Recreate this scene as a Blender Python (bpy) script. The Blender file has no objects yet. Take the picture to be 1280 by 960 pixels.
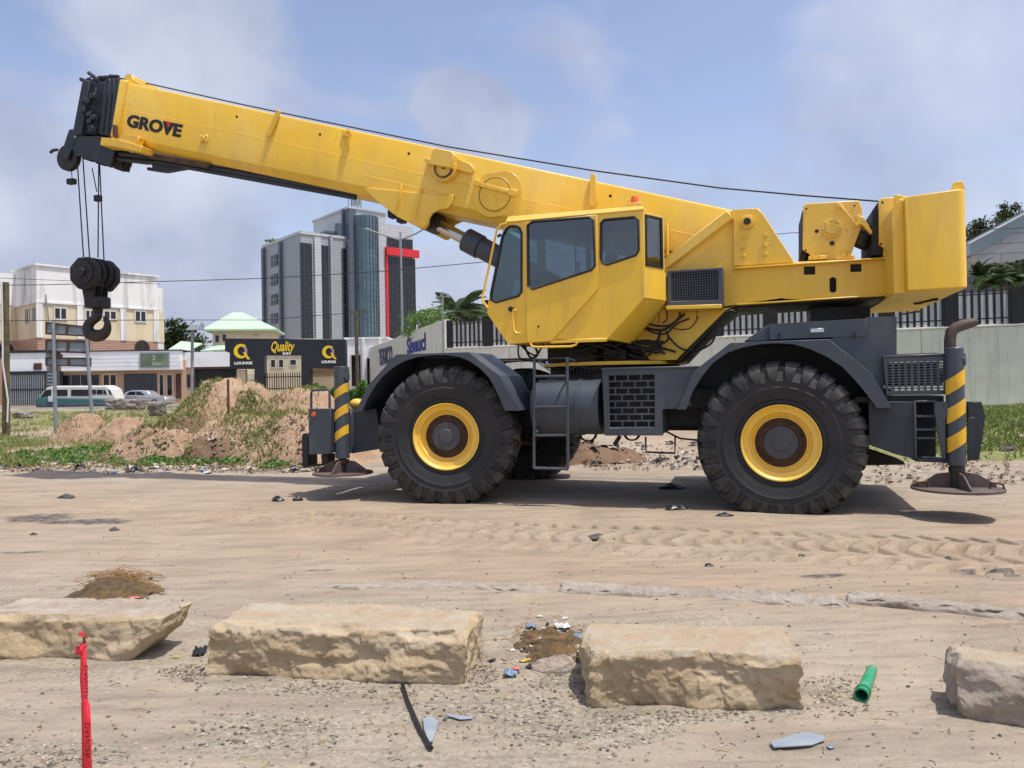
import bpy, math, random
import numpy as np
from mathutils import Vector, Matrix
from mathutils.geometry import tessellate_polygon
R = math.radians
random.seed(7); rng = np.random.default_rng(11)
scn = bpy.context.scene
# ------------------------------------------------------------ camera
F = 960.0; CAMZ = 1.5; ROLL = 0.018; PITCH = 5/960
f_ = Vector((0, math.cos(PITCH), math.sin(PITCH))); u0_ = Vector((0, -math.sin(PITCH), math.cos(PITCH)))
X_ = Vector((1, 0, 0))
up_ = u0_*math.cos(ROLL) + X_*math.sin(ROLL); ri_ = X_*math.cos(ROLL) - u0_*math.sin(ROLL)
EYE = Vector((0, 0, CAMZ))
cd = bpy.data.cameras.new('camera'); cam = bpy.data.objects.new('camera', cd)
scn.collection.objects.link(cam); scn.camera = cam
cd.sensor_width = 36; cd.lens = 27; cd.clip_start = .05; cd.clip_end = 6000
cam.matrix_world = Matrix(((ri_.x, up_.x, -f_.x, 0), (ri_.y, up_.y, -f_.y, 0), (ri_.z, up_.z, -f_.z, CAMZ), (0, 0, 0, 1)))
# ------------------------------------------------------------ light
SUN = Vector((.30, -.16, 1)).normalized()
el = math.asin(SUN.z); az = math.atan2(SUN.x, SUN.y)
w = bpy.data.worlds.new('World'); scn.world = w; w.use_nodes = True
nt = w.node_tree; N = nt.nodes; L = nt.links; bg = N['Background']
sky = N.new('ShaderNodeTexSky'); sky.sky_type = 'NISHITA'; sky.sun_disc = False
sky.sun_elevation = el; sky.sun_rotation = az; sky.air_density = 1.0; sky.dust_density = 2.0; sky.ozone_density = 1.5; sky.altitude = 10
bg.inputs['Strength'].default_value = 0.10
def wnode(t, **k):
    n = N.new(t)
    for a, b in k.items(): setattr(n, a, b)
    return n
tc = wnode('ShaderNodeTexCoord'); mp = wnode('ShaderNodeMapping'); mp.inputs['Scale'].default_value = (1.0, 1.0, 1.9)
mp.inputs['Location'].default_value = (2.3, .7, .35)
L.new(tc.outputs['Generated'], mp.inputs['Vector'])
n1 = wnode('ShaderNodeTexNoise'); n1.inputs['Scale'].default_value = 2.6; n1.inputs['Detail'].default_value = 8; n1.inputs['Roughness'].default_value = .52; n1.inputs['Distortion'].default_value = .25
L.new(mp.outputs[0], n1.inputs['Vector'])
cr = wnode('ShaderNodeValToRGB'); cr.color_ramp.elements[0].position = .47; cr.color_ramp.elements[1].position = .64
cr.color_ramp.interpolation = 'EASE'
# cloud banks: where the photograph shows them the noise is thickened
acc = n1.outputs['Fac']
_f = Vector((0, math.cos(5/960), math.sin(5/960)))
for bx_, by_, bw, ba in ((590, 142, .9978, .16), (612, 158, .9975, .17), (560, 128, .9988, .1), (60, 90, .955, .13), (230, 60, .985, .08), (1180, 110, .97, .10), (120, 300, .98, .12), (560, 370, .985, .12), (980, 170, .992, .06), (800, 60, .97, -.10)):
    d_ = Vector(((bx_-640)/960, 1, (485-by_)/960)).normalized()
    dt = wnode('ShaderNodeVectorMath', operation='DOT_PRODUCT'); dt.inputs[1].default_value = d_; L.new(tc.outputs['Generated'], dt.inputs[0])
    mr = wnode('ShaderNodeMapRange', interpolation_type='SMOOTHSTEP'); mr.inputs['From Min'].default_value = bw; mr.inputs['From Max'].default_value = 1; mr.inputs['To Min'].default_value = 0; mr.inputs['To Max'].default_value = ba
    L.new(dt.outputs['Value'], mr.inputs[0]); ad_ = wnode('ShaderNodeMath', operation='ADD'); L.new(acc, ad_.inputs[0]); L.new(mr.outputs[0], ad_.inputs[1]); acc = ad_.outputs[0]
L.new(acc, cr.inputs[0])
n2 = wnode('ShaderNodeTexNoise'); n2.inputs['Scale'].default_value = 5.0; n2.inputs['Detail'].default_value = 6
mp2 = wnode('ShaderNodeMapping'); mp2.inputs['Location'].default_value = (5, 1, .1); L.new(tc.outputs['Generated'], mp2.inputs['Vector']); L.new(mp2.outputs[0], n2.inputs['Vector'])
cc = wnode('ShaderNodeValToRGB'); cc.color_ramp.elements[0].color = (3.8, 4.2, 5.7, 1); cc.color_ramp.elements[1].color = (6.2, 6.6, 7.8, 1)
cc.color_ramp.elements[0].position = .35; cc.color_ramp.elements[1].position = .65
L.new(n2.outputs['Fac'], cc.inputs[0])
# more cloud towards the west (left) and low in the sky
sx = wnode('ShaderNodeSeparateXYZ'); L.new(tc.outputs['Generated'], sx.inputs[0])
m1 = wnode('ShaderNodeMapRange'); m1.inputs['From Min'].default_value = .62; m1.inputs['From Max'].default_value = -.25
m1.inputs['To Min'].default_value = .6; m1.inputs['To Max'].default_value = .9
L.new(sx.outputs['X'], m1.inputs[0])
mm = wnode('ShaderNodeMath', operation='MULTIPLY'); L.new(cr.outputs[0], mm.inputs[0]); L.new(m1.outputs[0], mm.inputs[1])
hz = wnode('ShaderNodeMapRange'); hz.inputs['From Min'].default_value = 0; hz.inputs['From Max'].default_value = .35
hz.inputs['To Min'].default_value = .35; hz.inputs['To Max'].default_value = .0
L.new(sx.outputs['Z'], hz.inputs[0])
mx = wnode('ShaderNodeMath', operation='MAXIMUM'); L.new(mm.outputs[0], mx.inputs[0]); L.new(hz.outputs[0], mx.inputs[1])
tint = wnode('ShaderNodeMix', data_type='RGBA', blend_type='MULTIPLY'); tint.inputs['Factor'].default_value = 1
tint.inputs[7].default_value = (1.98, 1.77, 1.74, 1)
L.new(sky.outputs[0], tint.inputs[6])
mix = wnode('ShaderNodeMix', data_type='RGBA'); L.new(mx.outputs[0], mix.inputs['Factor'])
L.new(tint.outputs[2], mix.inputs[6]); L.new(cc.outputs[0], mix.inputs[7])
L.new(mix.outputs[2], bg.inputs['Color'])
sd = bpy.data.lights.new('sun', 'SUN'); sd.energy = 4.0; sd.angle = R(.6); sd.color = (1, .955, .88)
so = bpy.data.objects.new('sun', sd); scn.collection.objects.link(so)
so.rotation_euler = (-SUN).to_track_quat('-Z', 'Y').to_euler()
scn.view_settings.view_transform = 'Standard'; scn.view_settings.look = 'None'; scn.view_settings.exposure = 0.17; scn.view_settings.gamma = 1
# ------------------------------------------------------------ helpers
def ray(px, py): return (ri_*((px-640)/F) + up_*((480-py)/F) + f_)
def gp(px, py, z=0.0):
    r = ray(px, py); return EYE + r*((z-CAMZ)/r.z)
def dp(px, py, Y):
    r = ray(px, py); return EYE + r*(Y/r.y)
class Frame:
    """a local frame standing at O, turned by angle a; P() finds the point of its plane v that the photograph shows at a pixel"""
    def __init__(s, O, a):
        s.O = Vector(O); s.a = a
        s.u = Vector((math.cos(a), math.sin(a), 0)); s.v = Vector((-math.sin(a), math.cos(a), 0))
    def loc(s, w): d = w - s.O; return Vector((d.dot(s.u), d.dot(s.v), d.z))
    def P(s, px, py, v=0.0):
        r = ray(px, py); t = (v - (EYE-s.O).dot(s.v))/r.dot(s.v); return s.loc(EYE + r*t)
    def PU(s, px, py, u=0.0):
        r = ray(px, py); t = (u - (EYE-s.O).dot(s.u))/r.dot(s.u); return s.loc(EYE + r*t)
    def poly(s, pts, v=0.0): return [(q.x, q.z) for q in (s.P(a, b, v) for a, b in pts)]
    def rect(s, x0, y0, x1, y1, v=0.0):
        a = s.P(x0, (y0+y1)/2, v).x; b = s.P(x1, (y0+y1)/2, v).x
        t = s.P((x0+x1)/2, y0, v).z; c = s.P((x0+x1)/2, y1, v).z
        return a, b, c, t
COL = scn.collection
def tag(o, label=None, cat=None, group=None, kind=None):
    if label: o['label'] = label
    if cat: o['category'] = cat
    if group: o['group'] = group
    if kind: o['kind'] = kind
    return o
def root(name, fr, label, cat, group=None):
    o = bpy.data.objects.new(name, None); COL.objects.link(o)
    o.location = fr.O; o.rotation_euler = (0, 0, fr.a); o.empty_display_size = .3
    return tag(o, label, cat, group)
class MB:
    def __init__(s): s.v = []; s.f = []
    def add(s, vs, fs):
        b = len(s.v); s.v.extend([tuple(q) for q in vs]); s.f.extend([tuple(b+i for i in f) for f in fs]); return s
    def hexa(s, p): return s.add(p, [(0,3,2,1), (4,5,6,7), (0,1,5,4), (1,2,6,5), (2,3,7,6), (3,0,4,7)])
    def box(s, a, b, c, d, e, f):
        if a > b: a, b = b, a
        if c > d: c, d = d, c
        if e > f: e, f = f, e
        return s.hexa([(a,c,e), (b,c,e), (b,d,e), (a,d,e), (a,c,f), (b,c,f), (b,d,f), (a,d,f)])
    def bar(s, p, q, w, h, up=(0,0,1)):
        p = Vector(p); q = Vector(q); d = (q-p).normalized(); up = Vector(up)
        sd_ = d.cross(up)
        if sd_.length < 1e-4: sd_ = d.cross(Vector((1,0,0)))
        sd_.normalize(); n = sd_.cross(d).normalized()
        A = [-sd_*w/2-n*h/2, sd_*w/2-n*h/2, sd_*w/2+n*h/2, -sd_*w/2+n*h/2]
        return s.hexa([p+a for a in A]+[q+a for a in A])
    def prism(s, poly, v0, v1, holes=()):
        loops = [list(poly)] + [list(h) for h in holes]
        flat = [q for l in loops for q in l]; n = len(flat)
        tris = tessellate_polygon([[Vector((q[0], q[1], 0)) for q in l] for l in loops])
        vs = [(q[0], v0, q[1]) for q in flat] + [(q[0], v1, q[1]) for q in flat]
        fs = [tuple(t) for t in tris] + [tuple(n+i for i in reversed(t)) for t in tris]
        b = 0
        for l in loops:
            k = len(l)
            fs += [(b+i, b+(i+1) % k, n+b+(i+1) % k, n+b+i) for i in range(k)]; b += k
        return s.add(vs, fs)
    def cyl(s, p, q, r, r2=None, n=16, caps=True):
        p = Vector(p); q = Vector(q); r2 = r if r2 is None else r2; d = (q-p).normalized()
        a = d.orthogonal().normalized(); b = d.cross(a)
        vs = []
        for i in range(n):
            t = 2*math.pi*i/n; e = a*math.cos(t)+b*math.sin(t); vs.append(p+e*r)
        for i in range(n):
            t = 2*math.pi*i/n; e = a*math.cos(t)+b*math.sin(t); vs.append(q+e*r2)
        fs = [(i, (i+1) % n, n+(i+1) % n, n+i) for i in range(n)]
        if caps: fs += [tuple(range(n-1, -1, -1)), tuple(range(n, 2*n))]
        return s.add(vs, fs)
    def tube(s, pts, r, n=8, closed=False, cap=True):
        P = [Vector(p) for p in pts]; k = len(P); vs = []; prev = None
        for i in range(k):
            if closed: d = P[(i+1) % k]-P[i-1]
            else: d = P[min(i+1, k-1)]-P[max(i-1, 0)]
            d.normalize()
            if prev is None: a = d.orthogonal().normalized()
            else: a = (prev - d*prev.dot(d)).normalized()
            prev = a; b = d.cross(a)
            rr = r[i] if isinstance(r, (list, tuple)) else r
            for j in range(n):
                t = 2*math.pi*j/n; vs.append(P[i]+(a*math.cos(t)+b*math.sin(t))*rr)
        fs = []
        for i in range(k if closed else k-1):
            i2 = (i+1) % k
            for j in range(n): fs.append((i*n+j, i*n+(j+1) % n, i2*n+(j+1) % n, i2*n+j))
        if not closed and cap: fs += [tuple(range(n-1, -1, -1)), tuple(range((k-1)*n, k*n))]
        return s.add(vs, fs)
    def lathe(s, prof, c=(0,0,0), n=48, axis='v', cap=False):
        vs = []; c = Vector(c)
        for a, r in prof:
            for i in range(n):
                t = 2*math.pi*i/n
                e = Vector((math.cos(t)*r, a, math.sin(t)*r)) if axis == 'v' else Vector((math.cos(t)*r, math.sin(t)*r, a))
                vs.append(c+e)
        fs = [(k*n+i, k*n+(i+1) % n, (k+1)*n+(i+1) % n, (k+1)*n+i) for k in range(len(prof)-1) for i in range(n)]
        if cap: fs += [tuple(range(n-1, -1, -1)), tuple(range((len(prof)-1)*n, len(prof)*n))]
        return s.add(vs, fs)
    def ball(s, c, r, n=10, sc=(1,1,1)):
        prof = [(-math.cos(math.pi*k/n)*1.0, max(1e-4, math.sin(math.pi*k/n))) for k in range(n+1)]
        b = len(s.v); s.lathe([(a*r*sc[2], q*r) for a, q in prof], (0,0,0), n=n+4, axis='z')
        for i in range(b, len(s.v)):
            x, y, z = s.v[i]; s.v[i] = (c[0]+x*sc[0], c[1]+y*sc[1], c[2]+z)
        return s
    def quads(s, V, Fc):
        return s.add(V, Fc)
    def build(s, name, mat, parent=None, bevel=0, seg=1, smooth=35, normals=True):
        me = bpy.data.meshes.new(name); v = s.v; off = None
        if parent is None:
            A = np.array(v); off = Vector(((A[:,0].min()+A[:,0].max())/2, (A[:,1].min()+A[:,1].max())/2, A[:,2].min()))
            v = [(a-off.x, b-off.y, c-off.z) for a, b, c in v]
        me.from_pydata(v, [], s.f); me.materials.append(mat)
        if normals:
            import bmesh
            bm = bmesh.new(); bm.from_mesh(me); bmesh.ops.recalc_face_normals(bm, faces=bm.faces); bm.to_mesh(me); bm.free()
        if smooth:
            me.polygons.foreach_set('use_smooth', [True]*len(me.polygons)); me.set_sharp_from_angle(angle=R(smooth))
        o = bpy.data.objects.new(name, me); COL.objects.link(o)
        if parent is not None: o.parent = parent
        else: o.location = off
        if bevel:
            m = o.modifiers.new('bevel', 'BEVEL'); m.width = bevel; m.segments = seg; m.limit_method = 'ANGLE'; m.angle_limit = R(35); m.harden_normals = False
        return o
def islands(mb):
    par = list(range(len(mb.v)))
    def fd(i):
        while par[i] != i: par[i] = par[par[i]]; i = par[i]
        return i
    for f in mb.f:
        a = fd(f[0])
        for j in f[1:]: par[fd(j)] = a
    gr = {}
    for f in mb.f: gr.setdefault(fd(f[0]), []).append(f)
    out = []
    for fs in gr.values():
        ids = sorted({i for f in fs for i in f}); mp_ = {k: n for n, k in enumerate(ids)}; m = MB(); m.v = [mb.v[i] for i in ids]; m.f = [tuple(mp_[i] for i in f) for f in fs]; out.append(m)
    return out
def world(fr, mb):
    for i, p in enumerate(mb.v):
        q = fr.O + fr.u*p[0] + fr.v*p[1] + Vector((0,0,p[2])); mb.v[i] = tuple(q)
    return mb
def copy_tree(o, parent=None):
    c = o.copy(); COL.objects.link(c); c.parent = parent
    for ch in list(o.children): copy_tree(ch, c)
    return c
def inst(o, parent, loc=(0,0,0), rot=None):
    c = o.copy(); COL.objects.link(c); c.parent = parent; c.location = loc
    if rot: c.rotation_euler = rot
    return c
# vectorised value noise
def _h(i, j, k, s):
    n = (i*374761393 + j*668265263 + k*2147483647 + s*1274126177) & 0xffffffff
    n = ((n ^ (n >> 13))*1274126177) & 0xffffffff
    n = ((n ^ (n >> 16))*2246822519) & 0xffffffff
    return ((n ^ (n >> 15)) & 0xffffff)/float(0xffffff)
def noise(x, y, z=0, seed=0):
    x = np.asarray(x, float); y = np.asarray(y, float); z = np.zeros_like(x)+z
    xi = np.floor(x).astype(np.int64); yi = np.floor(y).astype(np.int64); zi = np.floor(z).astype(np.int64)
    fx = x-xi; fy = y-yi; fz = z-zi; fx = fx*fx*(3-2*fx); fy = fy*fy*(3-2*fy); fz = fz*fz*(3-2*fz); r = 0
    for a in (0, 1):
        for b in (0, 1):
            for c in (0, 1):
                wgt = (fx if a else 1-fx)*(fy if b else 1-fy)*(fz if c else 1-fz)
                r = r + wgt*_h(xi+a, yi+b, zi+c, seed)
    return r*2-1
def fbm(x, y, z=0, o=4, seed=0, g=.5):
    r = 0; a = 1; t = 0
    for k in range(o): r = r + a*noise(x*2**k, y*2**k, np.asarray(z)*2**k, seed+k); t += a; a *= g
    return r/t
def sst(a, b, x): t = np.clip((np.asarray(x, float)-a)/(b-a), 0, 1); return t*t*(3-2*t)
# ------------------------------------------------------------ materials
class NT:
    def __init__(s, name):
        s.m = bpy.data.materials.new(name); s.m.use_nodes = True; s.t = s.m.node_tree; s.b = s.t.nodes['Principled BSDF']; s.out = s.t.nodes['Material Output']
        s.co = s.n('ShaderNodeTexCoord').outputs['Object']
    def n(s, t, **k):
        q = s.t.nodes.new(t)
        for a, b in k.items(): setattr(q, a, b)
        return q
    def l(s, a, b): s.t.links.new(a, b)
    def noise(s, scale, det=4, rough=.55, vec=None, dist=0, sc=None):
        q = s.n('ShaderNodeTexNoise'); q.inputs['Scale'].default_value = scale; q.inputs['Detail'].default_value = det; q.inputs['Roughness'].default_value = rough; q.inputs['Distortion'].default_value = dist
        v = vec or s.co
        if sc: m = s.n('ShaderNodeMapping'); m.inputs['Scale'].default_value = sc; s.l(v, m.inputs[0]); v = m.outputs[0]
        s.l(v, q.inputs['Vector']); return q.outputs['Fac']
    def ramp(s, fac, stops, ease='LINEAR'):
        q = s.n('ShaderNodeValToRGB'); e = q.color_ramp.elements; q.color_ramp.interpolation = ease
        while len(e) > 1: e.remove(e[-1])
        e[0].position = stops[0][0]; e[0].color = c4(stops[0][1])
        for p, c in stops[1:]: k = e.new(p); k.color = c4(c)
        s.l(fac, q.inputs[0]); return q.outputs[0]
    def mix(s, fac, a, b, mode='MIX'):
        q = s.n('ShaderNodeMix', data_type='RGBA', blend_type=mode)
        for sock, val in ((q.inputs['Factor'], fac), (q.inputs[6], a), (q.inputs[7], b)):
            if hasattr(val, 'is_linked'): s.l(val, sock)
            elif isinstance(val, (int, float)): sock.default_value = val
            else: sock.default_value = c4(val)
        return q.outputs[2]
    def bump(s, fac, strength, dist=.01, prev=None):
        q = s.n('ShaderNodeBump'); q.inputs['Strength'].default_value = strength; q.inputs['Distance'].default_value = dist
        s.l(fac, q.inputs['Height'])
        if prev: s.l(prev, q.inputs['Normal'])
        return q.outputs[0]
    def fin(s, col=None, rough=None, metal=None, nrm=None, spec=None):
        for k, v in (('Base Color', col), ('Roughness', rough), ('Metallic', metal), ('Specular IOR Level', spec)):
            if v is None: continue
            if hasattr(v, 'is_linked'): s.l(v, s.b.inputs[k])
            else: s.b.inputs[k].default_value = c4(v) if k == 'Base Color' else v
        if nrm: s.l(nrm, s.b.inputs['Normal'])
        return s.m
def c4(c): return (c, c, c, 1) if isinstance(c, (int, float)) else (tuple(c)+(1,))[:4]
def sc(c, k): return tuple(min(1, x*k) for x in c)
def pbr(name, col, rough=.5, metal=0, var=.14, vs=1.5, dirt=None, damt=.5, ds=.9, bump=.08, bs=60, spec=.5, streak=False):
    t = NT(name); a = t.noise(vs, 5)
    c = t.ramp(a, [(.3, sc(col, 1-var)), (.7, sc(col, 1+var))])
    if dirt:
        d = t.noise(ds, 8, .62, sc=(3, 3, .35) if streak else None, dist=.4)
        m = t.ramp(d, [(.5, 0), (.72, damt)]); c = t.mix(m, c, dirt)
        rr = t.ramp(d, [(.4, rough), (.75, min(1, rough+.3))])
    else: rr = t.ramp(a, [(.3, max(0, rough-.08)), (.7, min(1, rough+.1))])
    nb = t.bump(t.noise(bs, 5), bump, .02) if bump else None
    return t.fin(c, rr, metal, nb, spec)
def glass(name, tint, refl=.12, rough=.02, body=None):
    t = NT(name); tr = t.n('ShaderNodeBsdfTransparent'); tr.inputs[0].default_value = c4(tint)
    g = t.n('ShaderNodeBsdfGlossy'); g.inputs['Roughness'].default_value = rough; g.inputs[0].default_value = c4(.9)
    fr = t.n('ShaderNodeLayerWeight'); fr.inputs[0].default_value = .35
    mr = t.n('ShaderNodeMapRange'); mr.inputs['To Min'].default_value = refl; mr.inputs['To Max'].default_value = .9; t.l(fr.outputs['Fresnel'], mr.inputs[0])
    mx = t.n('ShaderNodeMixShader'); t.l(mr.outputs[0], mx.inputs[0]); t.l(tr.outputs[0], mx.inputs[1]); t.l(g.outputs[0], mx.inputs[2])
    t.l(mx.outputs[0], t.out.inputs[0]); return t.m
YEL = (.88, .54, .04)
def yellow_mat():
    t = NT('yellow_paint'); a = t.noise(1.1, 6)
    c = t.ramp(a, [(.3, sc(YEL, .9)), (.7, sc(YEL, 1.05))])
    d = t.noise(1.6, 9, .65, sc=(2.5, 2.5, .5), dist=.5); c = t.mix(t.ramp(d, [(.50, 0), (.72, .3)]), c, (.46, .31, .13)); s_ = t.noise(5, 8, .7, sc=(3, 3, .22)); c = t.mix(t.ramp(s_, [(.58, 0), (.74, .32)]), c, (.30, .19, .09)); f_ = t.noise(.7, 3); c = t.mix(t.ramp(f_, [(.45, 0), (.65, .22)]), c, (.82, .66, .30))
    e = t.noise(14, 6, .7); c = t.mix(t.ramp(e, [(.64, 0), (.70, .7)]), c, (.16, .08, .04))
    g = t.n('ShaderNodeNewGeometry'); sp = t.n('ShaderNodeSeparateXYZ'); t.l(g.outputs['Normal'], sp.inputs[0])
    up = t.ramp(sp.outputs['Z'], [(.3, 0), (1.0, .35)])   # dust that has settled on upward faces
    c = t.mix(up, c, (.60, .45, .25))
    rr = t.ramp(d, [(.4, .3), (.8, .6)])
    return t.fin(c, rr, 0, t.bump(t.noise(5, 4), .06, .02), .5)
M = {}
M['yellow'] = yellow_mat()
M['grey'] = pbr('grey_paint', (.052, .064, .082), .42, 0, .18, 1.2, (.13, .125, .12), .55, 1.3, .05, 50)
M['dark'] = pbr('dark_paint', (.022, .028, .038), .5, 0, .25, 2, (.06, .058, .055), .5, 1.5, .08)
M['black'] = pbr('black_steel', (.012, .012, .014), .55, 0, .3, 3, (.05, .04, .03), .5, 2, .1)
M['grease'] = pbr('greasy_steel', (.02, .017, .014), .5, 0, .4, 5, (.11, .055, .025), .6, 3, .3, 30)
M['rust'] = pbr('rust', (.115, .060, .034), .85, 0, .35, 6, (.045, .035, .03), .8, 5, .3, 60)
M['padsteel'] = pbr('rusty_plate', (.115, .09, .08), .75, .1, .25, 5, (.12, .05, .025), .7, 4, .3, 60)
M['chrome'] = pbr('chrome', (.55, .56, .58), .14, 1, .05, 2, bump=.02)
M['rubber'] = pbr('rubber', (.011, .011, .012), .5, 0, .2, 3, bump=.05)
def tyre_mat():
    t = NT('tyre_rubber'); a = t.noise(3, 6); c = t.ramp(a, [(.3, (.012, .013, .015)), (.7, (.024, .025, .027))])
    d = t.noise(2.4, 8, .65, dist=.3); c = t.mix(t.ramp(d, [(.42, 0), (.75, .55)]), c, (.06, .058, .055))
    x = t.n('ShaderNodeSeparateXYZ'); t.l(t.co, x.inputs[0]); cx = t.n('ShaderNodeCombineXYZ'); t.l(x.outputs[0], cx.inputs[0]); t.l(x.outputs[2], cx.inputs[2])
    ln = t.n('ShaderNodeVectorMath', operation='LENGTH'); t.l(cx.outputs[0], ln.inputs[0]); e = t.ramp(ln.outputs['Value'], [(.70, 0), (.9, .6)]); mu = t.n('ShaderNodeMath', operation='MULTIPLY'); t.l(e, mu.inputs[0]); t.l(t.ramp(t.noise(6, 8, .75), [(.42, 0), (.62, 1)]), mu.inputs[1])
    c = t.mix(mu.outputs[0], c, (.115, .105, .09))   # dried sand caught in the tread
    return t.fin(c, t.ramp(d, [(.35, .5), (.7, .85)]), 0, t.bump(t.noise(45, 6, .7), .25, .01), .4)
M['tyre'] = tyre_mat()
M['hub'] = pbr('hub_grey', (.06, .063, .07), .55, 0, .15, 6, (.12, .08, .05), .5, 6, .1)
M['glass'] = glass('cab_glass', (.50, .56, .60), .07)
M['tealglass'] = glass('tinted_glass', (.30, .54, .54), .09)
M['white'] = pbr('white_paint', (.72, .72, .70), .6, 0, .06, .6, (.40, .37, .33), .5, .25, .05)
M['red'] = pbr('red_paint', (.62, .02, .03), .5, 0, .1)
M['orange'] = pbr('orange_lens', (.75, .12, .02), .3, 0, .1, bump=.02)
M['seat'] = pbr('seat_cloth', (.03, .032, .038), .9, 0, .2)
M['rope'] = pbr('wire_rope', (.018, .018, .02), .6, .3, .2, 30)
def text(name, s, mat, O, X, Y, parent, w=None, h=1.0, off=0.0, ext=.003, slant=0):
    cu = bpy.data.curves.new(name, 'FONT'); cu.body = s; cu.size = 1; cu.extrude = 0; cu.offset = off; cu.resolution_u = 3
    ob = bpy.data.objects.new(name, cu); COL.objects.link(ob)
    dg = bpy.context.evaluated_depsgraph_get(); dg.update(); me = bpy.data.meshes.new_from_object(ob.evaluated_get(dg))
    bpy.data.objects.remove(ob); V = np.array([v.co[:] for v in me.vertices])
    mn = V.min(0); mxx = V.max(0); O = Vector(O); X = Vector(X).normalized(); Y = Vector(Y).normalized(); Z = X.cross(Y)
    sy = h/(mxx[1]-mn[1]); sx_ = (w/(mxx[0]-mn[0])) if w else sy
    n = len(me.vertices)
    if slant: V[:, 0] += slant*(V[:, 1]-mn[1]); mn = V.min(0); mxx = V.max(0); sx_ = (w/(mxx[0]-mn[0])) if w else sy
    pts = [O + X*((v[0]-mn[0])*sx_) + Y*((v[1]-mn[1])*sy) for v in V]
    fs = [tuple(p.vertices) for p in me.polygons]
    mb = MB(); mb.add([p+Z*ext for p in pts]+pts, fs+[tuple(n+i for i in reversed(f)) for f in fs])
    bpy.data.meshes.remove(me)
    return mb.build(name, mat, parent, smooth=0)
# ============================================================ ground
A_ = dp(557, 546, 10.14); B_ = dp(976, 554, 8.86)
ang = math.atan2(B_.y-A_.y, B_.x-A_.x)
C = Frame((A_.x, A_.y, 0), ang)
HUBF = C.P(557, 546, 0); HUBR = C.P(976, 554, 0)
def lift(x, y): return .12*sst(17, 21, y)*sst(6, -4, x) + .55*sst(24, 38, y)*sst(2, -4, x) + .6*sst(17.5, 24, y + x*.35)*sst(-4, 2, x)
def gh(x, y):
    x = np.asarray(x, float); y = np.asarray(y, float)
    h = .035*fbm(x*.35, y*.45, 0, 4, 3) + .012*fbm(x*2.2, y*2.6, 0, 4, 9)*sst(60, 8, y)
    h = h + .004*fbm(x*11, y*13, 0, 3, 21)*sst(9, 5, y)
    near = sst(6.2, 4.5, y + .237*x)                                # foreground this side of the kerb: pitted, gritty
    h = h + near*(.02*fbm(x*1.6, y*1.9, 0, 4, 31) + .007*fbm(x*7, y*8, 0, 4, 33) - .03)
    # long low furrows pressed along the road
    dx = x-C.O.x; dy = y-C.O.y; u = dx*C.u.x+dy*C.u.y; v = dx*C.v.x+dy*C.v.y
    fur = fbm(u*.5, v*5.5, 0, 4, 41); h = h + .013*fur*sst(-5, -3.5, v)*sst(7, 3, v)
    # tyre tread prints
    for vc, hw, u0, u1, am, sd_ in ((-1.55, .36, -3.2, 9, 1.0, 1), (-2.3, .34, -.4, 9, .55, 5)):
        vc2 = vc + .05*np.sin(u*.9+sd_); dd = (v-vc2)/hw
        m = sst(1.08, .92, np.abs(dd))*sst(u0, u0+2.2, u)*sst(u1, u1-1, u)
        ph = (u + .16*np.abs(dd) + .03*noise(u*2, v*3, 0, 50+sd_))/.225; fr = ph-np.floor(ph)
        lug = sst(.0, .07, fr)*sst(.5, .43, fr)*sst(.12, .2, np.abs(dd))
        wv = sst(-.5, .25, noise(u*1.3, v*2.4, 0, 60+sd_)+.15)
        h = h + m*am*(-.072*lug*wv + .026*(1-lug))
    # tyre seats
    for hu in (HUBF.x, HUBR.x): h = h - .02*np.exp(-((u-hu)/.5)**2 - ((v-.35)/.45)**2)
    # gully beyond the road on the left and stony verge
    h = h + sst(13, 15.5, y)*sst(80, 30, y)*(.07*fbm(x*.9, y*.9, 0, 4, 71) + .03*fbm(x*4, y*3, 0, 3, 73)*sst(22, 17, y))
    return h + lift(x, y)
_gx = np.arange(-40, 40.01, .1); _gy = np.arange(0, 70.01, .1); _GZ = gh(*np.meshgrid(_gx, _gy))
def gz(x, y):
    i = min(max((x+40)/.1, 0), len(_gx)-2.001); j = min(max(y/.1, 0), len(_gy)-2.001); a = int(i); b = int(j); i -= a; j -= b
    return float((_GZ[b, a]*(1-i)+_GZ[b, a+1]*i)*(1-j)+(_GZ[b+1, a]*(1-i)+_GZ[b+1, a+1]*i)*j)
def sn(x, y, s): return .5*math.sin(x*2.3+s+1.7*math.sin(y*1.9+s*.7))*math.cos(y*2.6-s+1.3*math.sin(x*1.4))+.5*math.sin(x*5.9+y*4.7+s*1.3+2*math.sin(y*3.1+x))*.6
ys = [-60, -30, -12, -5, -2, 0, 1, 1.5, 2.0]; y = 2.3
while y < 30: ys.append(y); y += max(.011, y*.0040) if y < 14 else y*.006
while y < 3000: ys.append(y); y *= 1.05
ys = np.array(ys); si = np.linspace(-1, 1, 760); so_ = 1.0*np.array([1.1, 1.3, 1.7, 2.4, 4, 8, 16, 30])
ss = np.concatenate([-so_[::-1], si, so_])
Xg = ss[None, :]*(np.maximum(ys, 0)*.74+2.0)[:, None]; Yg = np.repeat(ys[:, None], len(ss), 1)
Zg = gh(Xg, Yg)
V = np.stack([Xg, Yg, Zg], -1).reshape(-1, 3); nr, nc = Xg.shape
me = bpy.data.meshes.new('ground'); me.vertices.add(len(V)); me.vertices.foreach_set('co', V.ravel())
I = np.arange(nr*nc).reshape(nr, nc); Q = np.stack([I[:-1, :-1], I[:-1, 1:], I[1:, 1:], I[1:, :-1]], -1).reshape(-1, 4)
me.loops.add(Q.size); me.loops.foreach_set('vertex_index', Q.ravel().astype(np.int32)); me.polygons.add(len(Q))
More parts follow.
